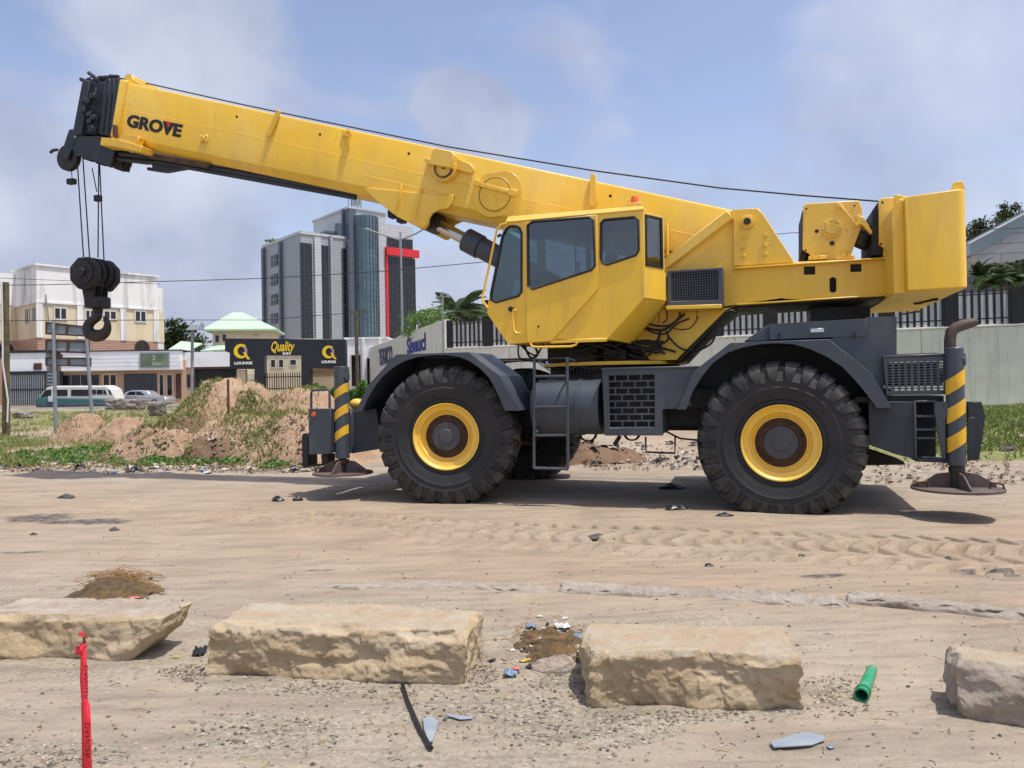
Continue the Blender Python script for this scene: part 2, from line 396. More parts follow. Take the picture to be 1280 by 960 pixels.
me.polygons.foreach_set('loop_start', (np.arange(len(Q))*4).astype(np.int32)); me.polygons.foreach_set('loop_total', np.full(len(Q), 4, np.int32))
me.polygons.foreach_set('use_smooth', np.ones(len(Q), bool)); me.update(); me.validate()
# what lies on the surface: r = grey grit, g = orange clay, b = asphalt showing through
xx = V[:, 0]; yy = V[:, 1]; kerbd = yy + .237*xx
uu = (xx-C.O.x)*C.u.x + (yy-C.O.y)*C.u.y; vv = (xx-C.O.x)*C.v.x + (yy-C.O.y)*C.v.y
def blob(px, py, rx, ry, seed):
    g = gp(px, py); d = np.sqrt(((xx-g.x)/rx)**2 + ((yy-g.y)/ry)**2) + .45*fbm(xx*3, yy*3, 0, 3, seed); return sst(1.0, .55, d)
grit = .18 + .62*sst(5.75, 5.1, kerbd)*sst(-.55, .5, fbm(xx*1.1, yy*1.3, 0, 4, 81)+.1) + .3*sst(11.6, 12.5, vv*1.0+9.6)*0
for px, py, rx, ry, k in ((640, 880, .9, .22, 1), (430, 850, .9, .14, 2), (860, 885, .8, .14, 3), (1040, 860, .25, .25, 4), (690, 830, .3, .35, 5), (60, 940, .5, .25, 6), (340, 905, .6, .3, 7), (720, 900, .6, .2, 8)): grit = np.maximum(grit, .95*blob(px, py, rx, ry, 100+k))
roadfar = sst(2.6, 3.4, vv)*sst(6.4, 5.2, vv); grit = np.maximum(grit, .55*roadfar)
clay = .85*sst(-4.6, -3.4, vv)*sst(1.8, .2, vv)*(.65+.5*fbm(xx*.6, yy*.9, 0, 3, 91)) + .7*sst(12.8, 14, yy)*sst(60, 25, yy)*sst(-.3, .4, fbm(xx*.5, yy*.4, 0, 4, 95))
asp = np.zeros_like(xx)
for px, py, rx, ry, k in ((50, 646, .55, .36, 11), (108, 651, .6, .22, 12), (1028, 722, .24, .05, 13), (400, 711, .16, .04, 14), (1240, 716, .6, .07, 15), (20, 690, .3, .05, 16), (20, 578, 1.5, .5, 17)): asp = np.maximum(asp, 1.0*blob(px, py, rx, ry, 120+k))
asp2 = .55*sst(.25, .5, fbm(uu*.25, vv*3.0, 0, 4, 131))*sst(1.2, 2.2, vv)*sst(5, 4.3, vv); asp = np.maximum(asp, asp2)
cl = np.clip(np.stack([grit, clay, asp, np.ones_like(xx)], -1), 0, 1)
at = me.color_attributes.new('cover', 'FLOAT_COLOR', 'POINT'); at.data.foreach_set('color', cl.astype(np.float32).ravel())
grn = np.clip(.75*sst(17.6, 19, yy)*sst(-3, -5, xx)*sst(60, 40, yy)*sst(-.35, .2, fbm(xx*.5, yy*.4, 0, 4, 141)) + .95*sst(14.6, 15.4, yy+.1*xx)*sst(4, 6, xx)*sst(30, 27, yy), 0, 1)
at2 = me.color_attributes.new('green', 'FLOAT_COLOR', 'POINT'); at2.data.foreach_set('color', np.repeat(grn[:, None], 4, 1).astype(np.float32).ravel())
t = NT('ground'); va = t.n('ShaderNodeVertexColor'); va.layer_name = 'cover'; sp = t.n('ShaderNodeSeparateColor'); t.l(va.outputs[0], sp.inputs[0])
a = t.noise(.8, 8, .6); c = t.ramp(a, [(.3, (.305, .25, .185)), (.7, (.405, .34, .262))])
c = t.mix(sp.outputs[1], c, t.ramp(t.noise(1.7, 8, .6), [(.3, (.30, .215, .145)), (.7, (.40, .30, .21))]))
gr = t.ramp(t.noise(38, 8, .75), [(.32, (.10, .10, .085)), (.52, (.34, .30, .225)), (.7, (.48, .43, .34))])
mk = t.n('ShaderNodeMath', operation='MULTIPLY_ADD'); t.l(t.noise(2.5, 9, .7), mk.inputs[0]); mk.inputs[1].default_value = 1.6; mk.inputs[2].default_value = -.75
ad = t.n('ShaderNodeMath', operation='ADD', use_clamp=True); t.l(mk.outputs[0], ad.inputs[0]); t.l(sp.outputs[0], ad.inputs[1])
mu = t.n('ShaderNodeMath', operation='MULTIPLY', use_clamp=True); t.l(ad.outputs[0], mu.inputs[0]); t.l(sp.outputs[0], mu.inputs[1])
c = t.mix(mu.outputs[0], c, gr)
sp2 = t.noise(95, 4, .7); c = t.mix(t.ramp(sp2, [(.62, 0), (.70, .55)]), c, (.13, .11, .085))
c = t.mix(t.ramp(t.noise(140, 3, .7), [(.66, 0), (.72, .6)]), c, (.62, .56, .46))
c = t.mix(t.ramp(t.noise(2.2, 9, .7, sc=(.35, 1.6, 1)), [(.46, 0), (.66, .6)]), c, (.21, .17, .13))
c = t.mix(t.ramp(t.noise(6, 9, .75, sc=(.3, 2.2, 1)), [(.50, 0), (.64, .5)]), c, (.17, .14, .11))
va2 = t.n('ShaderNodeVertexColor'); va2.layer_name = 'green'
c = t.mix(va2.outputs[0], c, t.ramp(t.noise(3, 8, .7), [(.35, (.22, .21, .08)), (.65, (.15, .20, .05))]))
am = t.n('ShaderNodeMath', operation='MULTIPLY'); t.l(sp.outputs[2], am.inputs[0]); t.l(t.ramp(t.noise(9, 8, .7), [(.38, .25), (.55, 1)]), am.inputs[1])
c = t.mix(am.outputs[0], c, t.ramp(t.noise(50, 5), [(.35, (.03, .031, .034)), (.65, (.10, .10, .10))]))
nb = t.bump(t.noise(14, 10, .72), .5, .03); nb = t.bump(t.noise(90, 6, .75), .6, .008, nb)
gmat = t.fin(c, .93, 0, nb, .25); me.materials.append(gmat)
go = bpy.data.objects.new('ground', me); COL.objects.link(go); tag(go, kind='structure')
import time; _t0 = time.time()
# ------------------------------------------------------------ rough solids
def stone_mat(name, base, alt, band, sc_=1.0, darkf=.5):
    t = NT(name); a = t.noise(5*sc_, 9, .68); c = t.ramp(a, [(.3, alt), (.55, base), (.75, sc(base, 1.22))])
    b = t.noise(2.0, 8, .65, sc=(.4, 3, 3)); c = t.mix(t.ramp(b, [(.48, 0), (.7, .7)]), c, band)
    d = t.noise(26, 8, .75); c = t.mix(t.ramp(d, [(.58, 0), (.68, darkf)]), c, (.10, .075, .05))
    nb = t.bump(t.noise(16, 10, .75), .8, .03); nb = t.bump(t.noise(80, 6, .75), .5, .006, nb)
    return t.fin(c, .92, 0, nb, .2)
M['stoneA'] = stone_mat('sandy_block', (.50, .39, .245), (.37, .265, .155), (.57, .48, .36), 1, .45)
M['stoneTop'] = stone_mat('worn_block_top', (.44, .375, .275), (.42, .28, .18), (.46, .43, .36), 1, .15)
M['stoneGrey'] = stone_mat('grey_block', (.42, .36, .29), (.30, .235, .18), (.50, .45, .39))
M['kerb'] = stone_mat('kerb_stone', (.36, .315, .26), (.25, .21, .17), (.43, .39, .34), 2.5, .6)
def rock(name, c0, c1, h, depth, seed, mside, mtop, rough=.03, nx=90, top2=None, prof=None, topr=.014, gr=.004, chip=.045):
    """a rough quarried block: c0, c1 are its two near bottom corners on the ground"""
    c0 = Vector(c0); c1 = Vector(c1); u = (c1-c0); ln = u.length; u.normalize(); v = Vector((-u.y, u.x, 0))
    ny = max(6, int(nx*depth/ln)); nz = max(6, int(nx*h/ln)); V = []; Fs = []; mt = []
    def grid(fn, na, nb_, m):
        b = len(V)
        for j in range(nb_+1):
            for i in range(na+1): V.append(fn(i/na, j/nb_))
        for j in range(nb_):
            for i in range(na): k = b+j*(na+1)+i; Fs.append((k, k+1, k+na+2, k+na+1)); mt.append(m)
    grid(lambda a, b: (a, 0, b), nx, nz, 0); grid(lambda a, b: (1-a, 1, b), nx, nz, 0)
    grid(lambda a, b: (0, 1-a, b), ny, nz, 0); grid(lambda a, b: (1, a, b), ny, nz, 0)
    grid(lambda a, b: (a, b, 1), nx, ny, 1); grid(lambda a, b: (a, 1-b, 0), nx, ny, 0)
    P = np.array(V, float); a, b, c = P[:, 0].copy(), P[:, 1].copy(), P[:, 2].copy()
    X = a*ln; Y = b*depth; Z = c*h
    if prof is not None: X, Y, Z = prof(a, b, c, X, Y, Z)
    # round the edges a little
    for arr, L_, t_ in ((X, ln, a), (Y, depth, b)):
        e = np.minimum(np.minimum(c, 1-c)*h, .04)/.04; arr += np.where(t_ < .5, 1, -1)*(1-e)**2*.022*np.clip(1-np.minimum(t_, 1-t_)*L_/.05, 0, 1)
    n1_ = fbm(X*3.2+seed, Y*3.2, Z*5, 5, seed); n2_ = fbm(X*3.2, Y*3.2+seed, Z*5+9, 5, seed+7); n3_ = fbm(X*2.4+3, Y*3+seed, Z*2, 4, seed+3)
    big = np.abs(fbm(X*1.7, Y*1.7, Z*6, 3, seed+17))
    crk = fbm(X*14, Y*14, Z*16, 4, seed+23)
    crk = crk + .7*fbm(X*38, Y*38, Z*40, 3, seed+29)*(nx > 100)
    side = 1-sst(.93, 1, c); side = np.maximum(side, .95)
    eg = np.maximum(sst(.80, 1, c)*sst(.2, 0, b), np.maximum(sst(.80, 1, c)*np.maximum(sst(.05, 0, a), sst(.95, 1, a)), sst(.97, 1, np.abs(a-.5)*2)*sst(.12, 0, b))); ch = np.clip(fbm(X*6, Y*6, Z*6, 4, seed+41)+.12, 0, 1)*eg*chip
    Yd = Y + ch*1.1 + rough*(n2_*1.6 - big*1.2 + .45*crk)*side - gr*crk; Xd = X + rough*(n1_*1.5+.4*crk)*side; Zd = Z + topr*fbm(X*1.3+seed, Y*14, 0, 4, seed+31)*sst(.9, 1, c) + rough*.55*n3_*sst(0, .4, c) - sst(.05, 0, c)*.03 + gr*crk - ch
    W = np.stack([c0.x+u.x*Xd+v.x*Yd, c0.y+u.y*Xd+v.y*Yd, c0.z+(c1.z-c0.z)*a+Zd], -1)
    fc = np.array([[P[i] for i in f] for f in Fs]).mean(1); nn = fbm(fc[:, 0]*9*ln/1.4+seed, fc[:, 1]*5, fc[:, 2]*4, 4, seed+51)
    mt = [(1 if (m_ == 1 and not (min(q[1], 1) < .10+.25*k_)) or (m_ == 0 and q[2] > .97-.12*k_) else 0) for m_, q, k_ in zip(mt, fc, nn)]
    mb = MB(); mb.add(W.tolist(), Fs)
    o = mb.build(name, mside, None, smooth=60, normals=False); o.data.materials.append(mtop)
    o.data.polygons.foreach_set('material_index', mt); o.data.update()
    import bmesh
    bm = bmesh.new(); bm.from_mesh(o.data); bmesh.ops.remove_doubles(bm, verts=bm.verts, dist=2e-4); bmesh.ops.recalc_face_normals(bm, faces=bm.faces); bm.to_mesh(o.data); bm.free(); o.data.set_sharp_from_angle(angle=R(75))
    return o
def G(px, py): p = gp(px, py); return Vector((p.x, p.y, gz(p.x, p.y)-.02))
o = rock('stone_block', G(264, 833), G(580, 847), .29, .46, 3, M['stoneA'], M['stoneTop'], .04, nx=210, gr=.007)
tag(o, 'long sandy stone block, second from the left, its front face whole and lumpy', 'stone block')
o = rock('stone_block', G(729, 870), G(1001, 882), .27, .47, 12, M['stoneA'], M['stoneTop'], .038, nx=170, gr=.007)
tag(o, 'sandy stone block half sunk in grit beside the heap of rubbish', 'stone block')
def p4(a, b, c, X, Y, Z): return X, Y + c*.03, Z - .03*b
o = rock('stone_block', G(1194, 893), G(1420, 925), .28, .32, 23, M['stoneGrey'], M['stoneTop'], .03, nx=120, gr=.006, prof=p4)
tag(o, 'grey brown stone block cut off by the right edge of the photo', 'stone block')
def p1(a, b, c, X, Y, Z):
    t_ = sst(.72, 1.0, a); return X, Y + .02*c, Z + t_*(1-c)*.17
o = rock('stone_block', G(-28, 812), G(205, 818), .27, .34, 33, M['stoneA'], M['stoneGrey'], .034, nx=130, gr=.006, prof=p1)
tag(o, 'stone block with an undercut right end, leftmost behind the red tape', 'stone block')
# half buried kerb stones
ks = bpy.data.objects.new('kerb', None); COL.objects.link(ks); tag(ks, kind='structure')
segs = [(50, 718, 688, 741), (695, 741, 1060, 759), (1061, 759, 1460, 790)]
for k, (x0, y0, x1, y1) in enumerate(segs):
    a0 = gp(x0, y0); a1 = gp(x1, y1); hh = (.012, .026, .042)[k]
    p = Vector((a0.x, a0.y, gz(a0.x, a0.y)-.05)); q = Vector((a1.x, a1.y, gz(a1.x, a1.y)-.05))
    o = rock('kerb_stone', p, q, hh+.05, .22, 60+k, M['kerb'], M['kerb'], .03, nx=260, gr=.014, topr=.012, chip=.05, prof=lambda a, b, c, X, Y, Z: (X, Y+.05*np.sin(X*2.1+k), Z*(1+.3*fbm(X*3.3, Y*3, 0, 4, 77+k)) - (.022*sst(.9, .2, a)+.02*np.clip(fbm(X*1.1, 0*X, 0, 3, 5), 0, 1) if k == 0 else 0))); o.parent = ks

# ------------------------------------------------------------ dirt heaps, grass
t = NT('dirt'); a = t.noise(1.6, 9, .62); c = t.ramp(a, [(.3, (.30, .165, .09)), (.5, (.42, .27, .17)), (.7, (.52, .37, .25))])
c = t.mix(t.ramp(t.noise(9, 8, .7), [(.5, 0), (.68, .5)]), c, (.22, .11, .055)); nb = t.bump(t.noise(7, 10, .75), .8, .12)
c = t.mix(t.ramp(t.noise(2.1, 9, .7), [(.55, 0), (.68, .6)]), c, (.17, .10, .06)); c = t.mix(.2, c, (.5, .42, .33)); M['dirt'] = t.fin(c, .95, 0, nb, .15)
t = NT('red_clay'); c = t.ramp(t.noise(3, 9, .7), [(.3, (.16, .10, .065)), (.7, (.31, .21, .14))]); M['clay'] = t.fin(c, .95, 0, t.bump(t.noise(9, 9, .75), .9, .1), .15)
heaps = []
def _lf(x, y): return float(lift(np.float64(x), np.float64(y)))
def heap(px, pytop, Y, rx, ry, label, seed, mat=None, z=None, pw=1.0):
    c = dp(px, pytop, Y); hgt = c.z - _lf(c.x, Y); n = 76
    g = np.linspace(-1.35, 1.35, n); a, b = np.meshgrid(g, g); xw = c.x+a*rx; yw = Y+b*ry
    d = np.sqrt(a*a+b*b)*(1+.28*fbm(xw*.8, yw*.8, 0, 3, seed))
    k = np.clip(1-d, -.4, 1); k = np.where(k > 0, k**(.85*pw), k*.6)
    zz = _lf(c.x, Y) + hgt*np.minimum(k*1.35, .74+.26*k) + (.17*fbm(xw*2.2, yw*2.2, 0, 5, seed+5) + .05*fbm(xw*7, yw*7, 0, 3, seed+6))*min(1, hgt*1.2+.25)*sst(-.2, .2, k)
    V_ = np.stack([xw, yw, zz], -1).reshape(-1, 3); I_ = np.arange(n*n).reshape(n, n)
    Q_ = np.stack([I_[:-1, :-1], I_[:-1, 1:], I_[1:, 1:], I_[1:, :-1]], -1).reshape(-1, 4)
    mb = MB(); mb.add(V_.tolist(), Q_.tolist()); o = mb.build('dirt_heap', mat or M['dirt'], None, smooth=50, normals=False)
    heaps.append((c.x, Y, rx, ry, V_)); return tag(o, label, 'dirt heap')
heap(287, 473, 23, 2.25, 2.0, 'tallest pale dirt heap, behind the rusty stake', 201)
heap(378, 486, 20, 1.9, 2.2, 'pale orange dirt heap just left of the striped front outrigger post', 211)
heap(326, 519, 18.6, 2.3, 1.6, 'long sloping dirt heap in front of the tallest heap', 221)
heap(232, 519, 20.5, 1.4, 1.1, 'reddish dirt heap on the left flank of the tallest heap', 231, M['clay'])
heap(195, 534, 18.0, 1.2, .8, 'low pale dirt mound left of the dark clay clods', 241)
heap(103, 517, 24.0, 1.0, .9, 'small rounded sand mound between the two sign posts', 251)
heap(160, 520, 22.5, 1.1, .9, 'orange dirt mound under the broken concrete slab', 261)
heap(262, 544, 16.8, .7, .5, 'dark red clay clods at the edge of the green weeds', 271, M['clay'])
heap(388, 515, 17.3, 1.75, 1.5, 'eroded dirt bank running down to the front outrigger', 281)
heap(725, 556, 15.4, 1.5, .7, 'low rubbly dirt ridge seen under the crane between its wheels', 291, M['clay'])
def hz(x, y):
    z = gz(x, y)
    for cx, cy, rx, ry, Vh in heaps:
        if abs(x-cx) < rx*1.2 and abs(y-cy) < ry*1.2:
            i = int(round((x-cx)/rx/2.7*75+37.5)); j = int(round((y-cy)/ry/2.7*75+37.5))
            if 0 <= i < 76 and 0 <= j < 76: z = max(z, Vh[j*76+i][2])
    return z
def leafmat(name, c0, c1):
    t = NT(name); c = t.ramp(t.noise(6, 5), [(.3, c0), (.7, c1)])
    t.b.inputs['Subsurface Weight'].default_value = 0
    tr = t.n('ShaderNodeBsdfTranslucent'); t.l(c, tr.inputs[0]); mx = t.n('ShaderNodeMixShader'); mx.inputs[0].default_value = .25
    t.fin(c, .6, 0, None, .3); t.l(t.b.outputs[0], mx.inputs[1]); t.l(tr.outputs[0], mx.inputs[2]); t.l(mx.outputs[0], t.out.inputs[0]); return t.m
M['grass'] = leafmat('grass_green', (.13, .19, .045), (.24, .26, .08)); M['drygrass'] = leafmat('grass_dry', (.25, .20, .07), (.38, .30, .13))
M['weed'] = leafmat('weed_green', (.08, .17, .03), (.16, .27, .07)); M['hedge'] = leafmat('hedge_green', (.05, .14, .02), (.12, .25, .045))
M['palm'] = leafmat('palm_green', (.035, .06, .025), (.09, .125, .05)); M['tree'] = leafmat('tree_green', (.02, .035, .012), (.06, .085, .028))
def blades(name, pts, h, wd, mat, lean=.5, zf=hz):
    Vs = []; Fs = []
    for (x, y) in pts:
        z = zf(x, y)-.02; a = random.random()*6.28; hh = h*random.uniform(.5, 1.3); dx, dy = math.cos(a), math.sin(a); lx, ly = random.gauss(0, lean)*hh, random.gauss(0, lean)*hh
        b = len(Vs); Vs += [(x-dx*wd, y-dy*wd, z), (x+dx*wd, y+dy*wd, z), (x+dx*wd*.7+lx*.5, y+dy*wd*.7+ly*.5, z+hh*.6), (x-dx*wd*.7+lx*.5, y-dy*wd*.7+ly*.5, z+hh*.6), (x+lx, y+ly, z+hh)]
        Fs += [(b, b+1, b+2, b+3), (b+3, b+2, b+4)]
    mb = MB(); mb.add(Vs, Fs); o = mb.build(name, mat, None, smooth=0, normals=False); return tag(o, kind='stuff')
def scat(n, x0, x1, y0, y1, dens=None):
    """points on the ground whose pixels fall in a box of the photograph"""
    out = []
    while len(out) < n:
        px = random.uniform(x0, x1); py = random.uniform(y0, y1); p = gp(px, py, .15)
        if p.y < 0 or p.y > 80: continue
        if dens is not None and sn(p.x*.55, p.y*.45, dens) < random.uniform(-.25, .15): continue
        out.append((p.x, p.y))
    return out
def area(n, x0, x1, y0, y1, dens=None):
    out = []
    while len(out) < n:
        x = random.uniform(x0, x1); y = random.uniform(y0, y1)
        if dens is not None and sn(x*.6, y*.5, dens) < random.uniform(-.2, .15): continue
        out.append((x, y))
    return out
o = blades('grass', scat(16000, -60, 400, 528, 575, 301) + area(9000, -22, -3, 24, 60, 303), .13, .014, M['grass']); tag(o, 'patchy green grass over the verge left of the dirt heaps', 'grass')
o = blades('dry_grass', scat(9000, -60, 400, 528, 577, 305) + area(3000, -22, -3, 24, 45, 307), .10, .012, M['drygrass']); tag(o, 'yellowed dry grass among the green on the left verge', 'dry grass')
hp = []
for (cx, cy, rx, ry, Vh), n in ((heaps[0], 7000), (heaps[3], 2500)):
    for _ in range(n):
        a = random.uniform(-.95, .75); b = random.uniform(-1, .4)
        if (a < -.1 and sn(a*3, b*3, 5) > -.2) or (a > .35 and b < -.3): hp.append((cx+a*rx, cy+b*ry))
tag(blades('heap_grass', hp+[(random.uniform(-7.9, -5.3), random.uniform(20.4, 22.2)) for _ in range(6000)], .12, .014, M['grass']), 'grass growing on the flanks of the tallest dirt heap', 'grass')
tag(blades('bank_grass', area(12000, 5.5, 26, 14.4, 25, 309)+area(30000, 8.5, 24, 15.3, 24.5), .15, .02, M['grass']), 'green grass bank at the foot of the concrete wall', 'grass')
def weeds(name, pts, r, nleaf, mat, lw=.035, up=.8, label=None):
    Vs = []; Fs = []
    for (x, y) in pts:
        z = hz(x, y)
        for _ in range(nleaf):
            a = random.random()*6.28; d = random.random()*r; e = random.uniform(.02, r*up)*(1-d/r*.5); s = lw*random.uniform(.5, 1.3)
            c = Vector((x+math.cos(a)*d, y+math.sin(a)*d, z+e)); q = Vector((random.gauss(0, 1), random.gauss(0, 1), random.gauss(.8, .6))).normalized(); k = q.orthogonal().normalized(); m = q.cross(k)
            b = len(Vs); Vs += [c-k*s*1.5, c+m*s*.7, c+k*s*1.5, c-m*s*.7]; Fs.append((b, b+1, b+2, b+3))
    mb = MB(); mb.add([tuple(q) for q in Vs], Fs); return tag(mb.build(name, mat, None, smooth=0, normals=False), label, 'weeds', kind='stuff')
weeds('weeds', [p for p in scat(60, 25, 150, 554, 572)+scat(90, 185, 335, 552, 574)+scat(16, 100, 180, 545, 556)+scat(10, 330, 372, 566, 576) if hz(*p)-gz(*p) < .12 and p[1] < 19.5], .3, 120, M['weed'], .032, .55, 'low bright green weeds along the left edge of the road')


# ============================================================ crane
CR = root('mobile_crane', C, 'yellow rough terrain crane with grey chassis and raised boom, GROVE on the boom', 'crane')
SPLIT = {'inner_fender', 'hose', 'pivot_pin', 'underside_slot', 'hose_bundle', 'grab_handle', 'top_roller', 'limit_weight', 'fall_rope', 'work_lamp', 'foot_bracket', 'mud_flap', 'guard_plate', 'lever', 'axle', 'lifting_lug', 'chassis_frame', 'drive_shaft', 'valve_block', 'weld_seam', 'bracket_rib', 'reel_box', 'cross_and_backing_plate', 'drain_hole', 'section_gap', 'handle', 'gusset', 'brake_arm'}
STUFF = {'bolt', 'fitting', 'hose_tray', 'hinge', 'mesh_grille'}
def part(mb, name, mat, par=None, bevel=.006, label=None, **k):
    if name in SPLIT:
        nm = 'hose' if name == 'hose_bundle' else name
        o = [q.build(nm, M[mat], par or CR, bevel=bevel, **k) for q in islands(mb)][0]; return o
    o = mb.build(name, M[mat], par or CR, bevel=bevel, **k)
    if label: o['label'] = label
    if name in STUFF: o['kind'] = 'stuff'
    return o
def empty_part(name, par, loc=(0,0,0)):
    o = bpy.data.objects.new(name, None); COL.objects.link(o); o.parent = par; o.location = loc; o.empty_display_size = .2; return o
P = C.P
# --- wheels
RT = .955; TW = .74
def tyre_mesh(sink):
    mb = MB(); W2 = TW/2
    half = [(0, RT-.028), (.12, RT-.03), (.24, RT-.04), (.31, RT-.07), (.352, RT-.13), (.374, RT-.225), (.380, RT-.235), (.376, RT-.245), (.375, RT-.30), (.382, RT-.31), (.376, RT-.32), (.372, RT-.36), (.35, RT-.44), (.335, .50), (.345, .47), (.33, .43), (.27, .40), (.15, .37), (0, .36)]
    prof = [(-a, r) for a, r in half[::-1]] + half[1:]
    mb.lathe(prof, (0, 0, 0), 72)
    n = 27
    for side in (-1, 1):
        for k in range(n):
            th0 = 2*math.pi*(k+(.5 if side > 0 else 0))/n; pit = 2*math.pi/n
            # stations: (|v|, r outer, r inner, angular offset, half width)
            st = [(.015, RT+.005, RT-.06, -.30, .33), (.14, RT+.004, RT-.07, -.12, .34), (.26, RT-.008, RT-.09, .04, .36), (.335, RT-.04, RT-.12, .12, .37), (.368, RT-.095, RT-.16, .15, .35), (.389, RT-.17, RT-.18, .16, .30), (.384, RT-.235, RT-.235, .16, .2)]
            ring = []
            for i, (a, ro, rin, of, hw) in enumerate(st):
                t0 = th0+(of-hw)*pit; t1 = th0+(of+hw)*pit; va = a*side
                vi = (a-.05 if i >= 4 else a)*side
                ring.append([(math.cos(t0)*rin, vi, math.sin(t0)*rin), (math.cos(t1)*rin, vi, math.sin(t1)*rin), (math.cos(t1-.012)*ro, va, math.sin(t1-.012)*ro), (math.cos(t0+.012)*ro, va, math.sin(t0+.012)*ro)])
            vs = [p for r_ in ring for p in r_]; fs = [(0, 1, 2, 3)]
            for i in range(len(st)-1):
                b = i*4; fs += [(b+j, b+(j+1) % 4, b+4+(j+1) % 4, b+4+j) for j in range(4)]
            b = (len(st)-1)*4; fs.append((b+3, b+2, b+1, b)); mb.add(vs, fs)
    vs = []
    for x, y_, z in mb.v:                                     # the tyre flattens where it stands in the sand
        k = -sink
        if z < k+.02:
            z2 = max(z, k-.03); 
            if z < k: y_ *= 1.03
            z = z2
        vs.append((x, y_, z))
    mb.v = vs; return mb
def make_wheel(loc, sink, name='wheel', rot=0.0, flip=False):
    w_ = empty_part(name, CR, loc); w_.rotation_euler = (0, 0, (math.pi if flip else 0)+rot)
    part(tyre_mesh(sink), 'tyre', 'tyre', w_, 0, smooth=28)
    a = -TW/2
    r_ = MB(); r_.lathe([(a+.10, .405), (a+.025, .43), (a+.012, .445), (a+.012, .43), (a+.035, .418), (a+.05, .395), (a+.05, .355), (a+.075, .345), (a+.10, .335), (a+.11, .31), (a+.085, .30), (a+.085, .29), (a+.15, .285)], n=64); part(r_, 'rim', 'yellow', w_, 0)
    d = MB(); d.lathe([(a+.10, .30), (a+.135, .285), (a+.15, .25), (a+.12, .225), (a+.115, .19)], n=48)
    for k in range(24):
        t_ = k*math.pi/12; c = Vector((math.cos(t_)*.215, a+.12, math.sin(t_)*.215)); d.cyl(c, c+Vector((0, -.035, 0)), .013, n=6)
    part(d, 'wheel_disc', 'rust', w_, 0)
    h = MB(); h.lathe([(a+.12, .195), (a+.05, .19), (a+.042, .18), (a+.040, .10), (a+.030, .09), (a+.028, .001)], n=40)
    for k in range(24):
        t_ = k*math.pi/12+.13; c = Vector((math.cos(t_)*.172, a+.046, math.sin(t_)*.172)); h.cyl(c, c+Vector((0, -.01, 0)), .008, n=6)
    part(h, 'hub', 'hub', w_, 0); return w_
STEER = R(12); make_wheel((HUBF.x-.08, TW/2+.0, HUBF.z), HUBF.z+.0, rot=STEER)
make_wheel((HUBR.x, TW/2+.0, HUBR.z), HUBR.z-.01)
make_wheel((HUBF.x+.2, 2.62+TW/2, HUBF.z), HUBF.z, flip=True, rot=STEER)
make_wheel((HUBR.x, 2.62+TW/2, HUBR.z), HUBR.z, flip=True)
m = MB()
for h_ in (HUBF, HUBR): m.cyl((h_.x, .5, h_.z), (h_.x, 2.9, h_.z), .15, n=20); m.ball((h_.x, 1.68, h_.z), .3, 12); m.cyl((h_.x, .55, h_.z), (h_.x, .75, h_.z), .26, n=20)
part(m, 'axle', 'black')
# --- main frame
m = MB(); uL = HUBF.x-1.0; uR = HUBR.x+1.35
m.box(uL, uR, 1.2, 1.3, .95, 1.42); m.box(uL, uR, 2.06, 2.16, .95, 1.42); m.box(uL, uR, 1.3, 2.06, 1.0, 1.06); m.box(HUBF.x+.4, HUBR.x-.4, .75, 1.2, 1.2, 1.45); m.box(HUBF.x+.4, HUBR.x-.4, 2.16, 2.6, 1.2, 1.45)
part(m, 'chassis_frame', 'dark')
m = MB(); m.cyl((HUBF.x+.9, 1.68, .92), (HUBR.x-.6, 1.68, .9), .05, n=10); m.cyl((HUBF.x+1.9, 1.4, .98), (HUBR.x-.8, 1.4, .95), .07, n=10); part(m, 'drive_shaft', 'grease')
# --- fenders: an outer plate with a rounded inner arch and a top that runs inwards
def fender(outer, inner, v0, v1, far=False, name='fender'):
    o_ = C.poly(outer, v0); i_ = C.poly(inner, v0)
    if far: sh = .16; o_ = [(a+sh if far == 1 else a, b) for a, b in o_]; i_ = [(a+sh if far == 1 else a, b) for a, b in i_]
    va, vb = (v0, v1) if not far else (3.35-v1, 3.35-v0)
    m = MB(); e = .035
    pa, pb = (va, va+e) if not far else (vb-e, vb)
    m.prism(o_ + i_[::-1], pa, pb)
    th = .018
    for k in range(len(o_)-1):
        (x0, z0), (x1, z1) = o_[k], o_[k+1]; d = Vector((x1-x0, z1-z0)).normalized(); n = Vector((d.y, -d.x))*th
        m.hexa([(x0, va+.002, z0), (x1, va+.002, z1), (x1, vb-.002, z1), (x0, vb-.002, z0)] + [(x0+n.x, va+.002, z0+n.y), (x1+n.x, va+.002, z1+n.y), (x1+n.x, vb-.002, z1+n.y), (x0+n.x, vb-.002, z0+n.y)])
    return part(m, name, 'grey', bevel=.004)
FO = [(444, 514), (461, 480.5), (495, 443), (586, 440), (625.5, 470), (647.4, 513.4)]
FI = [(453, 514), (460, 497), (470, 481), (480, 469), (492, 459), (506, 451), (522, 446.3), (540, 444.3), (557, 444), (573, 446), (587, 451.5), (600, 460.5), (611, 472), (620, 488), (631, 513.4)]
fender(FO, FI, .0, .95); fender(FO, FI, .0, .95, far=1)
RO = [(847, 512), (867, 464), (913, 428.5), (1036, 424), (1089, 466), (1115, 510)]
RI = [(858, 512), (866, 489), (878, 469.5), (892, 453), (909, 441), (929, 434), (953, 430), (973, 429), (992, 430.5), (1013, 436.5), (1033, 445.5), (1052, 458), (1067, 473), (1082, 491), (1096, 510)]
fender(RO, RI, .0, .95); fender(RO, RI, .0, .95, far=2)
m = MB(); m.prism([(a, b-.02) for a, b in C.poly(FO, 0)], .9, .93); m.prism([(a, b-.02) for a, b in C.poly(RO, 0)], .9, .93); part(m, 'inner_fender', 'dark')
